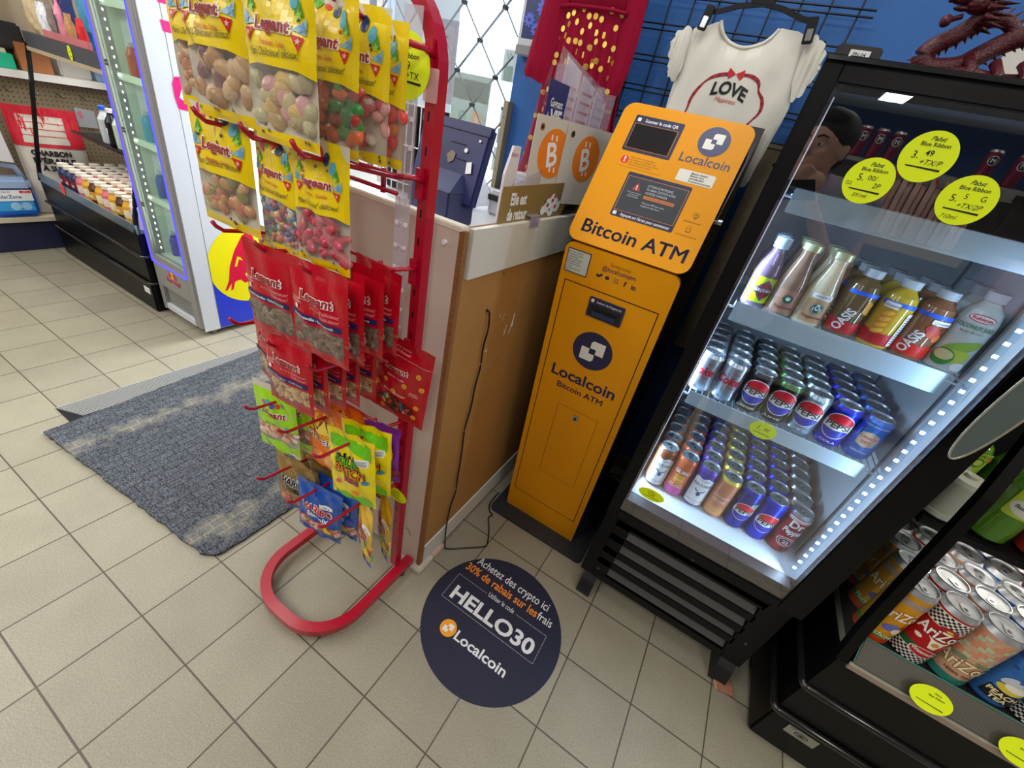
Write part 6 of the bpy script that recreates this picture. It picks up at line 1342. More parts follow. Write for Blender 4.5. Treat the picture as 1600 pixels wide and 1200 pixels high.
for k, (c, l_) in enumerate(LP):
    y0 = 1.025 + .107 * k; b = MB(T(1.172 + .004 * k, 0, 0) @ RZ(88) @ UP); b.M = T(1.172 + .004 * k, 0, 0) @ RZ(90) @ UP
    b.poly([(y0, 1.16), (y0 + .097, 1.16), (y0 + .097, 1.42 - .02 * k), (y0, 1.435 - .02 * k)], mat('leaflet_%d' % k, c, .5), 0, .003)
    for j in range(9): b.poly([(y0 + .012, 1.20 + .022 * j), (y0 + .086, 1.20 + .022 * j), (y0 + .086, 1.206 + .022 * j), (y0 + .012, 1.206 + .022 * j)], M_(l_, .5), .0034)
    b.build('leaflets', label='white and pink leaflets in the clear rack, %s' % ['nearest the counter front', 'in the middle pocket', 'nearest the back wall'][k], cat='leaflet', group='leaflets in the clear rack')
b = MB(T(1.205, 0, 0) @ RZ(90) @ UP); b.poly([(.895, 1.19), (1.0, 1.19), (1.0, 1.375), (.895, 1.375)], M_('#2c3070', .4), 0, .002); b.text('Gagnant', .948, 1.325, .024, CP, .0026, .02, .068); b.text('à', .912, 1.296, .024, CP, .0026, .02); b.text('VIE', .955, 1.290, .042, CP, .0026, .05, .066); b.poly([(.892, 1.17), (1.005, 1.17), (1.005, 1.262), (.892, 1.270)], mat('holder_dark', '#3a3744', .4), .004, .002); b.build('gagnant_card', label="navy card reading 'Gagnant à VIE' in a dark holder", cat='card')
b = MB(T(1.225, 0, 0) @ RZ(90) @ UP); b.poly([(.725, 1.04), (.775, 1.04), (.775, 1.235), (.745, 1.235), (.725, 1.18)], mat('brochure_white', '#e6e0e4', .5), 0, .006); b.text('Billets', .752, 1.215, .012, M_('#d0466a'), .0064); b.build('brochure_stack', label='white brochures left of the coin boards on the counter', cat='brochure')
b = MB(T(0, 0, 0)); b.push(T(1.16, .645, 1.036) @ RZ(15)); b.poly([(-.09, -.06), (.09, -.06), (.085, .07), (-.08, .075)], mat('paper_white', '#e8e9ee', .5), 0, .002); b.pop(); b.push(T(1.20, .66, 1.039) @ RZ(-20)); b.poly([(-.05, -.07), (.04, -.06), (.04, .09), (-.05, .08)], mat('paper_white'), 0, .003); b.disc(.0, .03, .010, M_('#d89a8a'), .0034, 16); b.disc(0, .03, .006, CP, .0038, 14); b.pop(); b.build('papers', label='loose white papers with small round stamp on the counter desk', cat='paper')
b = MB(); b.box(1.04, 1.16, .98, 1.13, 1.0355, 1.10, mat('printer_white', '#c9c9cc', .4), .006); b.box(1.04, 1.16, .975, .985, 1.075, 1.090, mat('printer_slot', '#2b2620', .5)); b.box(1.05, 1.15, 1.02, 1.12, 1.10, 1.155, mat('printer_white'), .01); b.build('receipt_printer', label='white receipt printer with dark slot behind the till screen', cat='printer')
t = thing('charger_display', (.80, .95, 1.035), 'wire rack of dark boxes on the counter behind the candy rack', 'rack')
b = MB()
for k in range(3): b.box(.72 + k * .060, .765 + k * .060, .90, .96, 1.0365, 1.26, mat('box_black', '#17171a', .5))
b.build('black_boxes', t)
b = MB()
for k in range(9): b.cyl((.705 + k * .024, .885, 1.036), (.705 + k * .024, .885, 1.27), .0018, CP, 6)
for z in (1.06, 1.16, 1.26): b.cyl((.70, .885, z), (.905, .885, z), .002, CP, 6)
b.build('wire_front', t)
b = MB(); b.push(T(.98, .98, 1.036)); b.ball((0, 0, .045), .05, film('bag_crinkle', '#f4f6fa', .15, .5, 1.4), 14, 10, (1.3, .9, .9)); b.pop(); b.warp(lambda x, y, z: (x + .004 * math.sin(90 * z), y + .004 * math.sin(110 * x), max(1.0362, z + .005 * math.sin(80 * x + 60 * y)))); b.build('plastic_bag', label='crumpled clear plastic bag on the counter desk', cat='bag')
# ------------------------------------------------------------ window grille, posters
t = thing('window_grille', (.35, 1.52, .95), 'folding diamond-lattice steel security grille in front of the bright window', 'grille'); GS = mat('grille_steel', '#8e8d90', .4, .6); GD = mat('grille_rivet', '#3a3436', .5)
def bars(s_):
    out = []
    for k in range(-8, 12):
        x0 = .555 + k * .183
        out.append(x0)
    return out
for s_ in (1, -1):
    for x0 in bars(s_):
        z0 = 1.296; A = []
        for z in (.95, 2.2):
            A.append((x0 + s_ * (z - z0) * .885, z))
        (xa, za), (xb, zb_) = A
        def clipx(xa, za, xb, zb_, X):
            if (xa - X) * (xb - X) >= 0: return None
            tt = (X - xa) / (xb - xa); return X, za + tt * (zb_ - za)
        pts = [(xa, za), (xb, zb_)]
        for i, X in ((0, .0), (0, .712), (1, .0), (1, .712)):
            (x1, z1), (x2, z2) = pts; c = clipx(x1, z1, x2, z2, X)
            if c:
                if X == .0: pts = [c if p[0] < 0 else p for p in pts]
                else: pts = [c if p[0] > .712 else p for p in pts]
        if any(p[0] < -.001 or p[0] > .713 for p in pts) or math.dist(pts[0], pts[1]) < .02: continue
        b = MB(); (x1, z1), (x2, z2) = pts; y = 1.516 if s_ > 0 else 1.526; b.tube([(x1, y, z1), (x2, y, z2)], 0, GS, rect=(.003, .009 if s_ > 0 else .006), upv=(0, 1, 0)); b.build('lattice_bar', t)
b = MB()
for i in range(-6, 8):
    for j in range(-4, 10):
        x, z = .555 + i * .0915, 1.296 + j * .1034
        if (i + j) % 2 == 0 and .01 < x < .70 and z > .96: b.box(x - .006, x + .006, 1.508, 1.530, z - .006, z + .006, GD)
b.build('rivets', t, kind='stuff')
b = MB(); b.box(-.01, .0, 1.505, 1.535, .94, 2.22, GS); b.build('side_rail', t)
def poster(x0, x1, z0, z1, col, draw, lb, y=1.585):
    b = MB(T((x0 + x1) / 2, y, (z0 + z1) / 2) @ UP); w_, h_ = (x1 - x0) / 2, (z1 - z0) / 2; b.poly([(-w_, -h_), (w_, -h_), (w_, h_), (-w_, h_)], film('poster_' + col.strip('#'), col, .4, .62, 1.3), 0, .0015); draw(b); return b.build('window_poster', label=lb, cat='poster', group='posters in the counter window')
def dv(b): b.text('VISA', 0, -.012, .034, M_('#2458a8'), .002, .03, .052, shear=.2); b.poly([(-.035, .024), (.035, .024), (.035, .034), (-.035, .034)], M_('#3a70c0'), .002); b.poly([(-.035, -.034), (.035, -.034), (.035, -.024), (-.035, -.024)], M_('#d8a040'), .002)
poster(.655, .722, 1.245, 1.315, '#d3e2ee', dv, 'small VISA payment sticker at the right edge of the window')
def dm(b): b.disc(-.010, 0, .018, M_('#d8382c'), .002, 20); b.disc(.012, 0, .018, M_('#f08a2c'), .0024, 20)
poster(.655, .722, 1.185, 1.240, '#b9cbdc', dm, 'payment sticker with red and orange circles under the VISA one')
def di(b): b.rrect(-.024, .030, -.042, .034, .010, M_('#d8bc2c'), .002); b.text('Interac', .0, -.004, .017, INK, .0026, .02, .048)
poster(.650, .725, 1.08, 1.170, '#dfe9e6', di, 'white Interac sticker with yellow patch low in the window')
def dvi(b):
    b.poly([(-.09, -.13), (.09, -.13), (.09, .02), (-.09, .02)], M_('#b9cfc8'), .002); b.text('VI', .0, -.08, .07, CP, .0026, .05); b.disc(.045, .0, .028, M_('#d8b89a'), .0024, 18); b.text('0', .045, -.012, .032, CP, .003); b.disc(-.03, .0, .022, M_('#9ac0b8'), .0024, 18); b.text('7', -.03, -.01, .026, CP, .003); b.poly([(-.09, .06), (.09, .06), (.09, .13), (-.09, .13)], M_('#8f9a94'), .002)
poster(.40, .59, 1.10, 1.40, '#c3cfc9', dvi, 'pale green paper poster with VI lettering behind the lattice')
def dn(b): b.rrect(-.05, .05, -.10, .12, .002, M_('#b3b2c0'), .002); [b.text(s_, 0, .08 - .03 * k, .012, INK, .0026) for k, s_ in enumerate(('OUVERT', '7h - 23h', 'BIENVENUE'))]
poster(.26, .40, 1.28, 1.56, '#c5c4d0', dn, 'grey notice sheet on the window left of the VI poster')
def dp(b): b.text('VV', 0, .02, .03, M_('#6aa08a'), .002); b.rrect(-.02, .02, -.05, .0, .002, M_('#9ab8b0'), .002)
poster(.63, .69, 1.40, 1.50, '#dfe5e4', dp, 'small pale sheet on the window beside the blue wall')
# blue-flower photo screen on the blue wall
t = thing('photo_frame', (.79, 1.52, 1.49), 'white and grey device on the blue wall with a blue flower picture', 'device')
b = MB(); b.box(.728, .870, 1.500, 1.538, 1.480, 1.70, mat('frame_white', '#c9cbd0', .35), .005); b.box(.728, .870, 1.496, 1.501, 1.480, 1.508, mat('frame_grey', '#8c8c90', .35), .002); b.build('casing', t)
b = MB(T(.800, 1.4985, 1.60) @ UP); b.poly([(-.058, -.072), (.058, -.072), (.058, .09), (-.058, .09)], M_('#22306a', .3), .0)
for (u, v, r_) in ((-.035, -.02, .022), (.012, .015, .026), (-.005, -.045, .020), (.04, -.04, .016), (-.03, .05, .020)):
    for k in range(9): a = R(40 * k); b.disc(u + r_ * .55 * math.cos(a), v + r_ * .55 * math.sin(a), r_ * .42, M_('#5a6ae0', .3), .0006 + .0001 * k, 12, r_ * .2, rot=40 * k)
    b.disc(u, v, r_ * .24, M_('#1a1c3c', .3), .002, 12)
b.text('Photo', .035, -.086, .009, INK, .002); b.build('picture', t)
# ------------------------------------------------------------ wall behind the ATM: wood strips and black wire grid
WG = mat('weathered_plank', '#94876f', .7, var=.12, vscale=30, bump=.2, bscale=120)
t = thing('wall_plank', (1.70, 1.525, 1.0), 'weathered grey-brown plank with bolt holes screwed to the blue wall', 'plank')
b = MB(); b.box(1.655, 1.80, 1.512, 1.538, .68, 1.382, WG, .002); b.build('board', t)
b = MB()
for (x, z) in ((1.700, 1.327), (1.705, 1.10), (1.705, .87)): b.cyl((x, 1.513, z), (x, 1.5105, z), .006, mat('bolt_hole', '#120f0c', .8), 12)
b.build('bolt_holes', t)
b = MB(); b.box(1.50, 1.622, 1.512, 1.538, .60, 1.36, WG, .002); b.build('wall_plank', label='second weathered plank on the blue wall, half hidden behind the ATM head', cat='plank')
t = thing('wire_grid', (1.33, 1.50, 1.6), 'black wire display grid on the blue wall behind the clothes', 'grid'); GW = mat('grid_wire', '#121318', .4)
b = MB()
for k in range(9): x = 1.165 + k * .070; b.cyl((x, 1.500, 1.36), (x, 1.500, 2.1), .0024, GW, 6)
for k in range(10):
    z = 1.365 + k * .078
    for dz in ((0, .014) if k % 1 == 0 else (0,)): b.cyl((1.135, 1.4955, z + dz), (1.76, 1.4955, z + dz), .0024, GW, 6)
b.build('wires', t)
b = MB()
for x in (1.165, 1.725): b.cyl((x, 1.50, 2.0), (x, 1.5395, 2.0), .005, GW, 8)
b.build('wall_bracket', t)
# ------------------------------------------------------------ clothes
def cloth(outline, yc, puff, m, ymod=None, cuts=3):
    """closed puffed garment body from a front outline given in (x, z)"""
    bm = bmesh.new(); vs = [bm.verts.new((x, 0, z)) for x, z in outline]; f = bm.faces.new(vs)
    bmesh.ops.triangulate(bm, faces=[f]); 
    for _ in range(cuts): bmesh.ops.subdivide_edges(bm, edges=[e for e in bm.edges if e.calc_length() > .014], cuts=1, use_grid_fill=True)
    bmesh.ops.triangulate(bm, faces=bm.faces[:])
    bnd = [v.co.copy() for v in bm.verts if v.is_boundary]
    me = [(v.co.x, v.co.z) for v in bm.verts]; seg = list(zip(outline, outline[1:] + outline[:1]))
    def dist(p):
        best = 9
        for (a, c) in seg:
            ax, az = a; dx, dz = c[0] - ax, c[1] - az; L_ = dx * dx + dz * dz; tt = max(0, min(1, ((p[0] - ax) * dx + (p[1] - az) * dz) / L_)) if L_ else 0
            best = min(best, math.hypot(p[0] - ax - tt * dx, p[1] - az - tt * dz))
        return best
    D = [dist(p) for p in me]; fs = [[v.index for v in f.verts] for f in bm.faces]; bm.verts.index_update(); fs = [[v.index for v in f.verts] for f in bm.faces]; bm.free()
    def depth(x, z, d): return puff * (1 - math.exp(-d / .022)) + (ymod(x, z) * min(1, d / .015) if ymod else 0)
    b = MB(); b.add([(p[0], yc - depth(p[0], p[1], d), p[1]) for p, d in zip(me, D)], [tuple(f)[::-1] for f in fs], m, True); b.add([(p[0], yc + .6 * puff * (1 - math.exp(-d / .022)), p[1]) for p, d in zip(me, D)], [tuple(f) for f in fs], m, True)
    def surf(x, z): return yc - depth(x, z, dist((x, z)))
    return b, surf
def smooth_loop(pts, k=3):
    n = len(pts); out = []
    for i in range(n):
        p0, p1, p2, p3 = pts[i - 1], pts[i], pts[(i + 1) % n], pts[(i + 2) % n]
        for j in range(k):
            s = j / k; out.append(tuple(.5 * (2 * p1[a] + (p2[a] - p0[a]) * s + (2 * p0[a] - 5 * p1[a] + 4 * p2[a] - p3[a]) * s * s + (3 * p1[a] - p0[a] - 3 * p2[a] + p3[a]) * s ** 3) for a in (0, 1)))
    return out
TW = mat('shirt_white', '#dedbd0', .8, bump=.15, bscale=900, spec=.2)
t = thing('toddler_shirt', (1.5, 1.40, 1.10), 'small white T-shirt with red ribbon print and LOVE lettering on a black hanger', 't-shirt')
ol = [(1.416, 1.618), (1.384, 1.606), (1.345, 1.594), (1.338, 1.54), (1.352, 1.495), (1.352, 1.44), (1.345, 1.39), (1.338, 1.30), (1.340, 1.235), (1.40, 1.232), (1.50, 1.238), (1.60, 1.246), (1.652, 1.254), (1.658, 1.30), (1.666, 1.38), (1.672, 1.455), (1.664, 1.50), (1.656, 1.55), (1.640, 1.608), (1.585, 1.618), (1.566, 1.617), (1.556, 1.600), (1.540, 1.585), (1.518, 1.575), (1.492, 1.571), (1.466, 1.575), (1.443, 1.585), (1.427, 1.600)]
fold = lambda x, z: .0030 * math.sin(38 * (x - 1.5) + 9 * z) * max(0, min(1, (1.60 - z) * 4)) + .0016 * math.sin(70 * x - 30 * z)
b, sf = cloth(smooth_loop(ol, 2), 1.415, .018, TW, fold)
def on(bb, pts, m, o=.0009): bb.add([(x, sf(x, z) - o, z) for x, z in pts], [tuple(range(len(pts)))], m)
pr_ = MB()
def ribbon(path, w):
    P = [Vector((p[0], p[1])) for p in path]; out = []
    for i in range(len(P) - 1):
        p0, p1, p2, p3 = P[max(0, i - 1)], P[i], P[i + 1], P[min(len(P) - 1, i + 2)]
        for j in range(5): s = j / 5; out.append(.5 * ((2 * p1) + (p2 - p0) * s + (2 * p0 - 5 * p1 + 4 * p2 - p3) * s * s + (3 * p1 - p0 - 3 * p2 + p3) * s ** 3))
    out.append(P[-1])
    for i in range(len(out) - 1):
        a, c = out[i], out[i + 1]; d_ = (c - a).normalized(); n_ = Vector((-d_.y, d_.x)); s = i / len(out); wa = w * (.45 + .55 * abs(math.sin(s * 9))) ; wb_ = w * (.45 + .55 * abs(math.sin((i + 1) / len(out) * 9)))
        on(b, [tuple(a - n_ * wa / 2), tuple(a + n_ * wa / 2), tuple(c + n_ * wb_ / 2), tuple(c - n_ * wb_ / 2)][::-1], M_('#a8202c', .7) if i % 3 else M_('#6e1a20', .7))
ribbon([(1.505, 1.508), (1.475, 1.504), (1.445, 1.492), (1.425, 1.470), (1.412, 1.440), (1.410, 1.405), (1.395, 1.38), (1.40, 1.33)], .009)
ribbon([(1.512, 1.508), (1.545, 1.510), (1.572, 1.500), (1.582, 1.480), (1.600, 1.462), (1.606, 1.435), (1.590, 1.405), (1.578, 1.375), (1.585, 1.34)], .009)
for s in (-1, 1): on(b, [(1.508, 1.509), (1.508 + s * .020, 1.521), (1.508 + s * .023, 1.508), (1.508 + s * .016, 1.496)][::-s], M_('#c22a34', .7), .0014)
def on_text(txt, x, z, size, m, bold, width, rot=0, curve=0, shear=0):
    t_ = MB(); t_.text(txt, 0, 0, size, m, 0, bold, width, shear=shear, rot=rot); vs = [(x + p[0], z + p[1] - curve * p[0] ** 2) for p in t_.v]
    b.add([(px_, sf(px_, pz_) - .0016, pz_) for px_, pz_ in vs], t_.f, m)
on_text('LOVE', 1.507, 1.461, .041, INK, .035, .096, curve=4, rot=-3); on_text('Happiness', 1.506, 1.442, .017, M_('#c0303a', .7), .0, .060, shear=.3, rot=-3)
b.build('shirt_body', t)
def scallop(pts, n_, amp):
    out = []; L_ = len(pts)
    for i in range(L_ - 1):
        a_, c_ = Vector(pts[i]), Vector(pts[i + 1]); d_ = c_ - a_; nn = Vector((d_.y, -d_.x)).normalized()
        for j in range(n_): q = j / n_; out.append(tuple(a_ + d_ * q + nn * amp * math.sin(2 * PI * (i * n_ + j) / n_ * 1.0)))
    out.append(pts[-1]); return out
LS = [(1.352, 1.598), (1.328, 1.594), (1.306, 1.578), (1.302, 1.550), (1.309, 1.522), (1.318, 1.497), (1.322, 1.478), (1.346, 1.470)]
RS2 = [(1.668, 1.470), (1.684, 1.482), (1.690, 1.510), (1.697, 1.540), (1.698, 1.572), (1.688, 1.596), (1.664, 1.609), (1.640, 1.612)]
for pts, close in ((scallop(LS, 4, -.0035), [(1.356, 1.50), (1.352, 1.55)]), (scallop(RS2, 4, .0035), [(1.644, 1.57), (1.652, 1.51)])):
    rf, _ = cloth(list(pts) + close, 1.402, .010, TW, lambda x, z: .0055 * math.sin(190 * z + 60 * x), 2); rf.build('ruffle_sleeve', t)
b = MB(); P = [(x, sf(x, z) - .001 if 1.43 < x < 1.57 else 1.405, z) for x, z in ((1.417, 1.617), (1.428, 1.598), (1.444, 1.583), (1.467, 1.573), (1.492, 1.569), (1.518, 1.573), (1.541, 1.583), (1.557, 1.599), (1.567, 1.616))]
P2, rr = spine([(p[0], p[1], p[2]) for p in P], lambda s: .0045, 4); b.tube(P2, rr, mat('neckband', '#e6e2d4', .8), 8); b.build('neckband', t)
t2 = thing('clip_hanger', (1.5, 1.39, 1.6), 'black plastic clip hanger holding the small white T-shirt', 'hanger')
b = MB(); b.tube([(1.372, 1.392, 1.628), (1.405, 1.392, 1.632), (1.455, 1.392, 1.648), (1.51, 1.392, 1.656), (1.56, 1.392, 1.650), (1.61, 1.392, 1.636), (1.648, 1.392, 1.632)], 0, BLACK, rect=(.006, .011), upv=(0, 0, 1)); b.box(1.475, 1.535, 1.388, 1.396, 1.652, 1.680, BLACK, .003); b.build('bar', t2)
b = MB(); b.tube([(1.505, 1.392, 1.68), (1.505, 1.392, 1.72), (1.515, 1.41, 1.745), (1.515, 1.45, 1.742), (1.515, 1.49, 1.735)], .0022, CHROME, 8); b.build('hook', t2)
for x, a in ((1.380, 8), (1.640, -10)):
    b = MB(T(x, 1.388, 1.615) @ RY(a)); b.box(-.012, .012, -.008, -.002, -.028, .026, BLACK, .002); b.box(-.007, .007, -.010, -.0078, -.022, .002, CHROME, .001); b.build('clip', t2)
# burgundy dress with gold dots
DM = mat('dress_burgundy', '#8f0d2e', .85, bump=.25, bscale=500, spec=.15); GD_ = mat('gold_dot', '#e8c25a', .35, .7); t = thing('polka_dress', (1.05, 1.40, 1.15), 'burgundy long-sleeved girl dress with gold polka dots hanging on the blue wall', 'dress')
def dress_y(u, z): return 1.405 - .030 * (1 - (2 * u - 1) ** 2) - .0075 * math.sin(2 * PI * 9 * u + 1.5 * math.sin(9 * z)) * min(1, (1.60 - z) * 6) - .02 * max(0, 1.6 - z)
def edge(z): s = (1.60 - z) / .52; return .932 - .035 * s - .02 * s * s, 1.160 + .045 * s + .03 * s * s
b = MB(); vs = []; nu, nv = 64, 24
for j in range(nv + 1):
    z = 1.60 - .52 * j / nv; xl, xr = edge(z)
    for i in range(nu + 1): u = i / nu; vs.append((xl + (xr - xl) * u, dress_y(u, z), z - (.03 * (1 - (2 * u - 1) ** 2) if j == nv else 0)))
b.add(vs, [(j * (nu + 1) + i, (j + 1) * (nu + 1) + i, (j + 1) * (nu + 1) + i + 1, j * (nu + 1) + i + 1) for j in range(nv) for i in range(nu)], DM, True)
b.add([(x, y + 2 * (1.42 - y), z) for x, y, z in vs], [(j * (nu + 1) + i, j * (nu + 1) + i + 1, (j + 1) * (nu + 1) + i + 1, (j + 1) * (nu + 1) + i) for j in range(nv) for i in range(nu)], DM, True)
r = random.Random(4)
for j in range(15):
    for i in range(9):
        u = (i + .5 + (.5 if j % 2 else 0) + r.uniform(-.25, .25)) / 9.6; z = 1.592 - j * .034 + r.uniform(-.014, .014)
        if not .02 < u < .98: continue
        xl, xr = edge(z); x = xl + (xr - xl) * u; y = dress_y(u, z); e = .001; nx = (dress_y(u + .01, z) - dress_y(u - .01, z)) / (.02 * (xr - xl)); k = 10
        b.add([(x + .0074 * math.cos(2 * PI * q / k), y - .0012 + nx * .0074 * math.cos(2 * PI * q / k), z + .0082 * math.sin(2 * PI * q / k)) for q in range(k)], [tuple(range(k))], GD_)
b.build('skirt', t)
bo, _ = cloth(smooth_loop([(.945, 1.600), (.935, 1.70), (.95, 1.80), (1.0, 1.85), (1.09, 1.85), (1.14, 1.80), (1.155, 1.70), (1.148, 1.600)], 2), 1.405, .024, DM, lambda x, z: .0012 * math.sin(420 * x)); bo.build('bodice', t)
wb = MB(); P2, rr = spine([(.935, 1.385, 1.602), (.98, 1.370, 1.603), (1.045, 1.365, 1.603), (1.11, 1.370, 1.603), (1.155, 1.385, 1.602)], lambda s: .005, 5); wb.tube(P2, rr, DM, 8); wb.build('waistband', t)
for pts in ([(.95, 1.80), (.885, 1.66), (.862, 1.56), (.842, 1.425), (.87, 1.412), (.938, 1.400), (.945, 1.46), (.950, 1.56), (.962, 1.66), (.985, 1.76)], [(1.14, 1.80), (1.195, 1.68), (1.205, 1.60), (1.208, 1.53), (1.195, 1.41), (1.150, 1.40), (1.155, 1.50), (1.145, 1.62), (1.120, 1.74)]):
    sl, _ = cloth(smooth_loop(pts, 2), 1.392, .016, DM, lambda x, z: .0012 * math.sin(420 * x)); sl.build('sleeve', t)
b = MB(); b.tube([(.97, 1.41, 1.83), (1.045, 1.41, 1.87), (1.12, 1.41, 1.83)], .004, BLACK, 8); b.tube([(1.045, 1.41, 1.87), (1.045, 1.41, 1.91), (1.05, 1.44, 1.925), (1.05, 1.49, 1.92)], .002, CHROME, 6); b.build('hanger', t)
b = MB(); b.cyl((1.05, 1.5, 1.905), (1.05, 1.539, 1.905), .004, GW, 8); b.build('wall_peg', label='wall peg holding the burgundy dress', cat='peg')

# ------------------------------------------------------------ the person taking the picture, seen mirrored in the fridge glass
SKIN = mat('skin', '#dba98e', .5, var=.04, vscale=30); HAIR = mat('hair_dark', '#16110f', .6, bump=.6, bscale=250); SHIRT = mat('shirt_lilac', '#a79fb0', .8, bump=.1); JEAN = mat('trousers_dark', '#22252e', .8); SHOE = mat('shoe_black', '#141414', .5)
def blob(parts, vox, m, name, parent=None, smooth=4):
    """merge overlapping closed pieces into one continuous skin"""
    b = MB()
    for p in parts:
        if p[0] == 't':
            P, _ = spine(p[1], lambda s: 0, 4); n = len(P); rs = p[2]; rr = []
            for i in range(n):
                s = i / (n - 1) * (len(rs) - 1); k = min(int(s), len(rs) - 2); rr.append(rs[k] + (rs[k + 1] - rs[k]) * (s - k))
            b.tube(P, rr, m, 14); b.ball(P[0], rr[0], m, 14, 8); b.ball(P[-1], rr[-1], m, 14, 8)
        else: b.ball(p[1], 1.0, m, 20, 12, p[2], p[3] if len(p) > 3 else None)
    me = bpy.data.meshes.new('tmp'); me.from_pydata([tuple(v) for v in b.v], [], b.f); me.materials.append(m)
    o = bpy.data.objects.new('tmp', me); COL.objects.link(o); md = o.modifiers.new('r', 'REMESH'); md.mode = 'VOXEL'; md.voxel_size = vox
    if smooth: s_ = o.modifiers.new('s', 'SMOOTH'); s_.iterations = smooth
    dg = bpy.context.evaluated_depsgraph_get(); dg.update(); m2 = bpy.data.meshes.new_from_object(o.evaluated_get(dg)); bpy.data.objects.remove(o)
    for p_ in m2.polygons: p_.use_smooth = True
    if not m2.materials: m2.materials.append(m)
    o = bpy.data.objects.new(name, m2); COL.objects.link(o)
    if parent: o.parent = parent; o.matrix_parent_inverse = wmat(parent).inverted()
    return o
hx, hy, hz = 1.812, -.305, 1.415
F = Matrix.Translation((hx, hy, hz)) @ RZ(30)        # head frame: +y is where the face points
def fp(x, y, z): return tuple(F @ Vector((x, y, z)))
fr = F.to_3x3()
head = [('b', fp(0, -.008, .022), (.072, .088, .092), fr), ('b', fp(0, .018, -.030), (.058, .066, .075), fr), ('b', fp(0, .048, -.078), (.030, .026, .022), fr), ('t', [fp(0, .078, .022), fp(0, .092, .0), fp(0, .100, -.014)], [.008, .010, .013]), ('b', fp(.0105, .090, -.018), (.007, .008, .006), fr), ('b', fp(-.0105, .090, -.018), (.007, .008, .006), fr), ('b', fp(0, .078, -.046), (.022, .010, .0055), fr), ('b', fp(0, .076, -.056), (.018, .010, .006), fr), ('b', fp(.028, .072, .030), (.022, .010, .006), fr), ('b', fp(-.028, .072, .030), (.022, .010, .006), fr), ('b', fp(.036, .058, -.012), (.018, .016, .016), fr), ('b', fp(-.036, .058, -.012), (.018, .016, .016), fr)]
for s in (-1, 1): head += [('b', fp(s * .076, -.012, .0), (.006, .018, .028), fr), ('b', fp(s * .080, -.018, .012), (.005, .014, .014), fr)]
neck = [('t', [fp(0, -.02, -.05), fp(0, -.028, -.12), (1.86, -.35, 1.27)], [.050, .046, .056])]
sh = lambda s: (1.885 + s * .145, -.365 + s * .01, 1.275)
torso = [('t', [(1.875, -.37, 1.24), (1.88, -.385, 1.05), (1.885, -.385, .90), (1.885, -.38, .80)], [.105, .112, .100, .105]), ('t', [sh(-1), (1.875, -.36, 1.285), sh(1)], [.052, .060, .052])]
hand_c = (1.835, -.175, 1.312); hand2 = (1.690, -.205, 1.255)
arms = [('t', [sh(-1), (1.66, -.42, 1.06), (1.655, -.34, 1.02), (1.675, -.235, 1.225)], [.044, .036, .034, .022]), ('t', [sh(1), (2.085, -.36, 1.06), (2.04, -.28, 1.04), (1.845, -.195, 1.265)], [.044, .036, .034, .022])]
legs = []
for s in (-1, 1): legs.append(('t', [(1.885 + s * .060, -.38, .80), (1.885 + s * .075, -.375, .42), (1.885 + s * .080, -.39, .06)], [.078, .052, .036])); legs.append(('t', [(1.885 + s * .080, -.40, .035), (1.890 + s * .088, -.28, .022)], [.030, .022]))
def fingers(c, base, dirs):
    out = [('t', [base, c], [.022, .026]), ('b', c, (.034, .016, .036), Euler((0, R(20), 0)).to_matrix())]
    for (a, m_, e) in dirs: out.append(('t', [a, m_, e], [.0085, .0078, .0065]))
    return out
c = hand_c
hr = fingers(c, (1.845, -.195, 1.265), [((c[0] - .012, c[1] + .004, c[2] + .028), (c[0] - .036, c[1] + .018, c[2] + .044), (c[0] - .060, c[1] + .012, c[2] + .036)), ((c[0] - .018, c[1] + .004, c[2] + .014), (c[0] - .044, c[1] + .020, c[2] + .024), (c[0] - .064, c[1] + .010, c[2] + .016)), ((c[0] - .020, c[1] + .004, c[2] + .0), (c[0] - .044, c[1] + .018, c[2] + .004), (c[0] - .060, c[1] + .008, c[2] - .004)), ((c[0] - .018, c[1] + .004, c[2] - .014), (c[0] - .036, c[1] + .016, c[2] - .014), (c[0] - .050, c[1] + .006, c[2] - .020)), ((c[0] - .004, c[1] - .008, c[2] + .020), (c[0] - .020, c[1] - .024, c[2] + .040), (c[0] - .042, c[1] - .020, c[2] + .042))])
c = hand2
hl = fingers(c, (1.675, -.235, 1.225), [((c[0] + .004, c[1] + .006, c[2] + .026 - .012 * k), (c[0] - .006, c[1] + .026, c[2] + .034 - .012 * k), (c[0] + .012, c[1] + .034, c[2] + .036 - .012 * k)) for k in range(4)] + [((c[0] + .004, c[1] - .008, c[2] + .018), (c[0] + .014, c[1] - .014, c[2] + .036), (c[0] + .030, c[1] - .012, c[2] + .044))])
body = blob(head + neck + torso + arms + legs + hr + hl, .0065, SKIN, 'person'); tag(body, 'person in lilac-grey T-shirt holding up a phone, mirrored in the fridge door glass', 'person')
def grow(parts, g): return [('t', p[1], [r_ + g for r_ in p[2]]) if p[0] == 't' else p for p in parts]
slv = [('t', [sh(-1), (1.70, -.405, 1.12)], [.054, .052]), ('t', [sh(1), (2.05, -.37, 1.13)], [.054, .052])]
blob(grow(torso, .011) + slv, .010, SHIRT, 'shirt', body)
blob([('t', p[1][:2] + [(p[1][2][0], p[1][2][1], .09)], [p[2][0] + .012, p[2][1] + .014, p[2][2] + .016]) for p in legs[::2]] + [('t', [(1.885, -.38, .86), (1.885, -.38, .78)], [.112, .108])], .010, JEAN, 'trousers', body)
for p in legs[1::2]: blob([('t', [(q[0], q[1], max(q[2], .034)) for q in p[1]], [.034, .029])], .008, SHOE, 'shoe', body, 1)
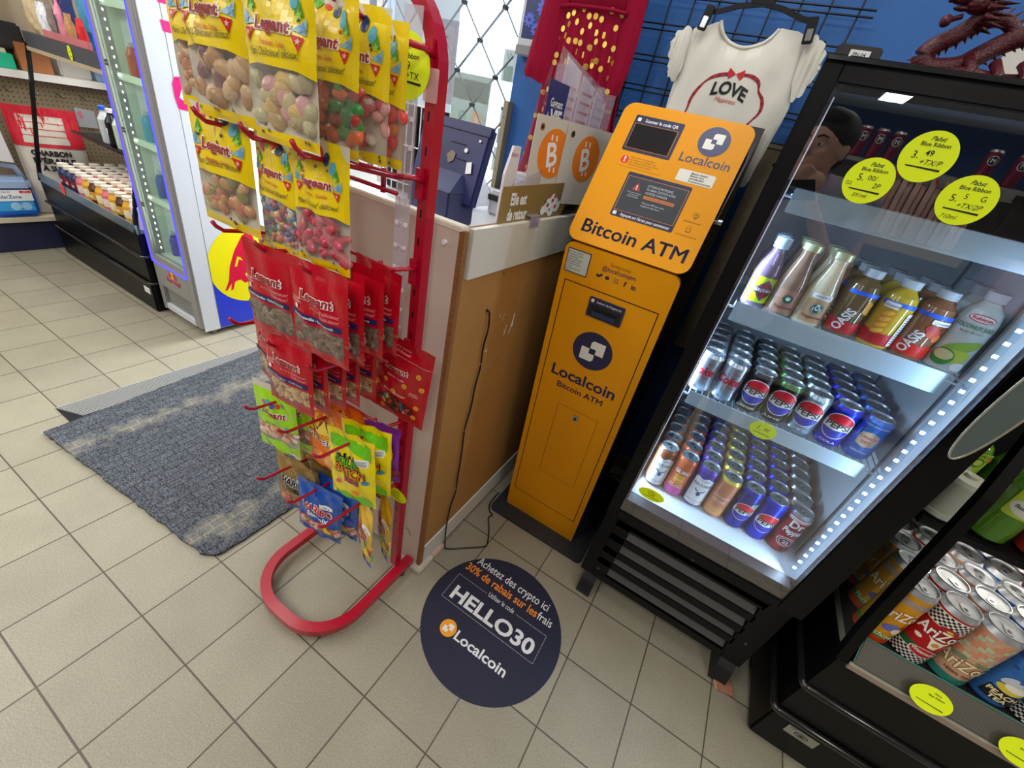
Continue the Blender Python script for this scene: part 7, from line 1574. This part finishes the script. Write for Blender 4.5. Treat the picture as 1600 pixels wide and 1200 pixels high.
blob([('b', fp(0, -.022, .050), (.083, .094, .080), fr), ('b', fp(0, .030, .098), (.062, .050, .030), fr), ('b', fp(0, -.060, .000), (.066, .046, .066), fr)], .007, HAIR, 'hair', body, 2)
b = MB()
for s in (-1, 1):
    b.ball(fp(s * .028, .0755, .010), .010, mat('eye_white', '#d8d2cc', .3), 12, 8, (1, .6, .7), fr); b.ball(fp(s * .028, .0815, .009), .0048, mat('eye_dark', '#1c1210', .2), 10, 6, (1, .5, 1), fr)
b.build('eyes', body)
b = MB()
for s in (-1, 1): b.tube([fp(s * .012, .084, .030), fp(s * .028, .084, .037), fp(s * .046, .074, .032)], [.003, .0035, .002], HAIR, 6)
b.build('eyebrows', body)
b = MB(cam.matrix_world @ T(0, 0, .0)); b.box(-.022, .118, -.058, .012, .004, .011, mat('phone_black', '#101013', .25), .002); b.build('phone', label='black phone held up by the person mirrored in the fridge glass', cat='phone')
# ------------------------------------------------------------ snack shelving across the aisle, also only seen mirrored
t = thing('snack_shelving', (2.6, -1.75, 0), 'grey snack shelving across the aisle, mirrored in the fridge glass', 'shelving'); SG_ = mat('shelving_grey', '#8d8a86', .6)
b = MB(); b.box(1.6, 3.8, -1.95, -1.90, .005, 1.52, SG_); b.build('back_panel', t)
for z in (.12, .55, .95, 1.497):
    b = MB(); b.box(1.6, 3.8, -1.90, -1.50, z - .02, z, SG_); b.build('shelf', t)
o = make_can('energy_can', .030, .150, foil('#7a1a3a', .4), RIM, lambda t_: (t_.disc(0, .10, .022, CP, 0, 20), t_.disc(0, .10, .019, INK, .0003, 20), t_.text('M', 0, .09, .028, CP, .0006, .04)))
xs = [2.02, 2.10, 2.18, 2.60, 2.72, 2.84]
for k, x in enumerate(xs):
    q = o if k == 0 else dup(o); q.location = (x, -1.56, 1.4975); q.rotation_euler.z = PI; tag(q, '%s dark pink energy can on top of the mirrored snack shelving, counted from the person' % ['first', 'second', 'third', 'fourth', 'fifth', 'sixth'][k], 'can', 'energy cans on the snack shelving')
m = M_('#e81c2a', .25); g = Bag(.026, .30, .012, 300, 0, None, .0006); b = g.skin('meat_stick', None, m, M_('#d8b0a0', .3), m, nx=4, nv=10); p_ = b.build('meat_stick')
for k in range(14):
    q = p_ if k == 0 else dup(p_); q.matrix_basis = T(2.66 - .030 * k, -1.46 + .012 * (k % 2), 1.17) @ RZ(180) @ RY(6) @ UP; tag(q, 'red meat snack stick, number %s from the right in the row hanging across the aisle' % ['one', 'two', 'three', 'four', 'five', 'six', 'seven', 'eight', 'nine', 'ten', 'eleven', 'twelve', 'thirteen', 'fourteen'][k], 'snack', 'meat sticks across the aisle')
b = MB(); b.box(2.20, 2.75, -1.50, -1.455, 1.435, 1.475, SG_); b.box(2.2, 2.75, -1.475, -1.455, 1.10, 1.165, mat('tray_card', '#b8a070', .5)); b.build('peg_rail', t)
for k, (x, c_) in enumerate(((1.75, '#a83a5a'), (2.95, '#d8a8b0'), (3.20, '#c84a3a'), (3.45, '#7a4aa0'))):
    b = MB(); b.box(x, x + .2, -1.80, -1.52, .9505, 1.20, M_(c_, .4), .004); b.build('snack_box', label='%s snack box across the aisle, mirrored in the fridge glass' % ['raspberry', 'pale pink', 'orange-red', 'purple'][k], cat='box')
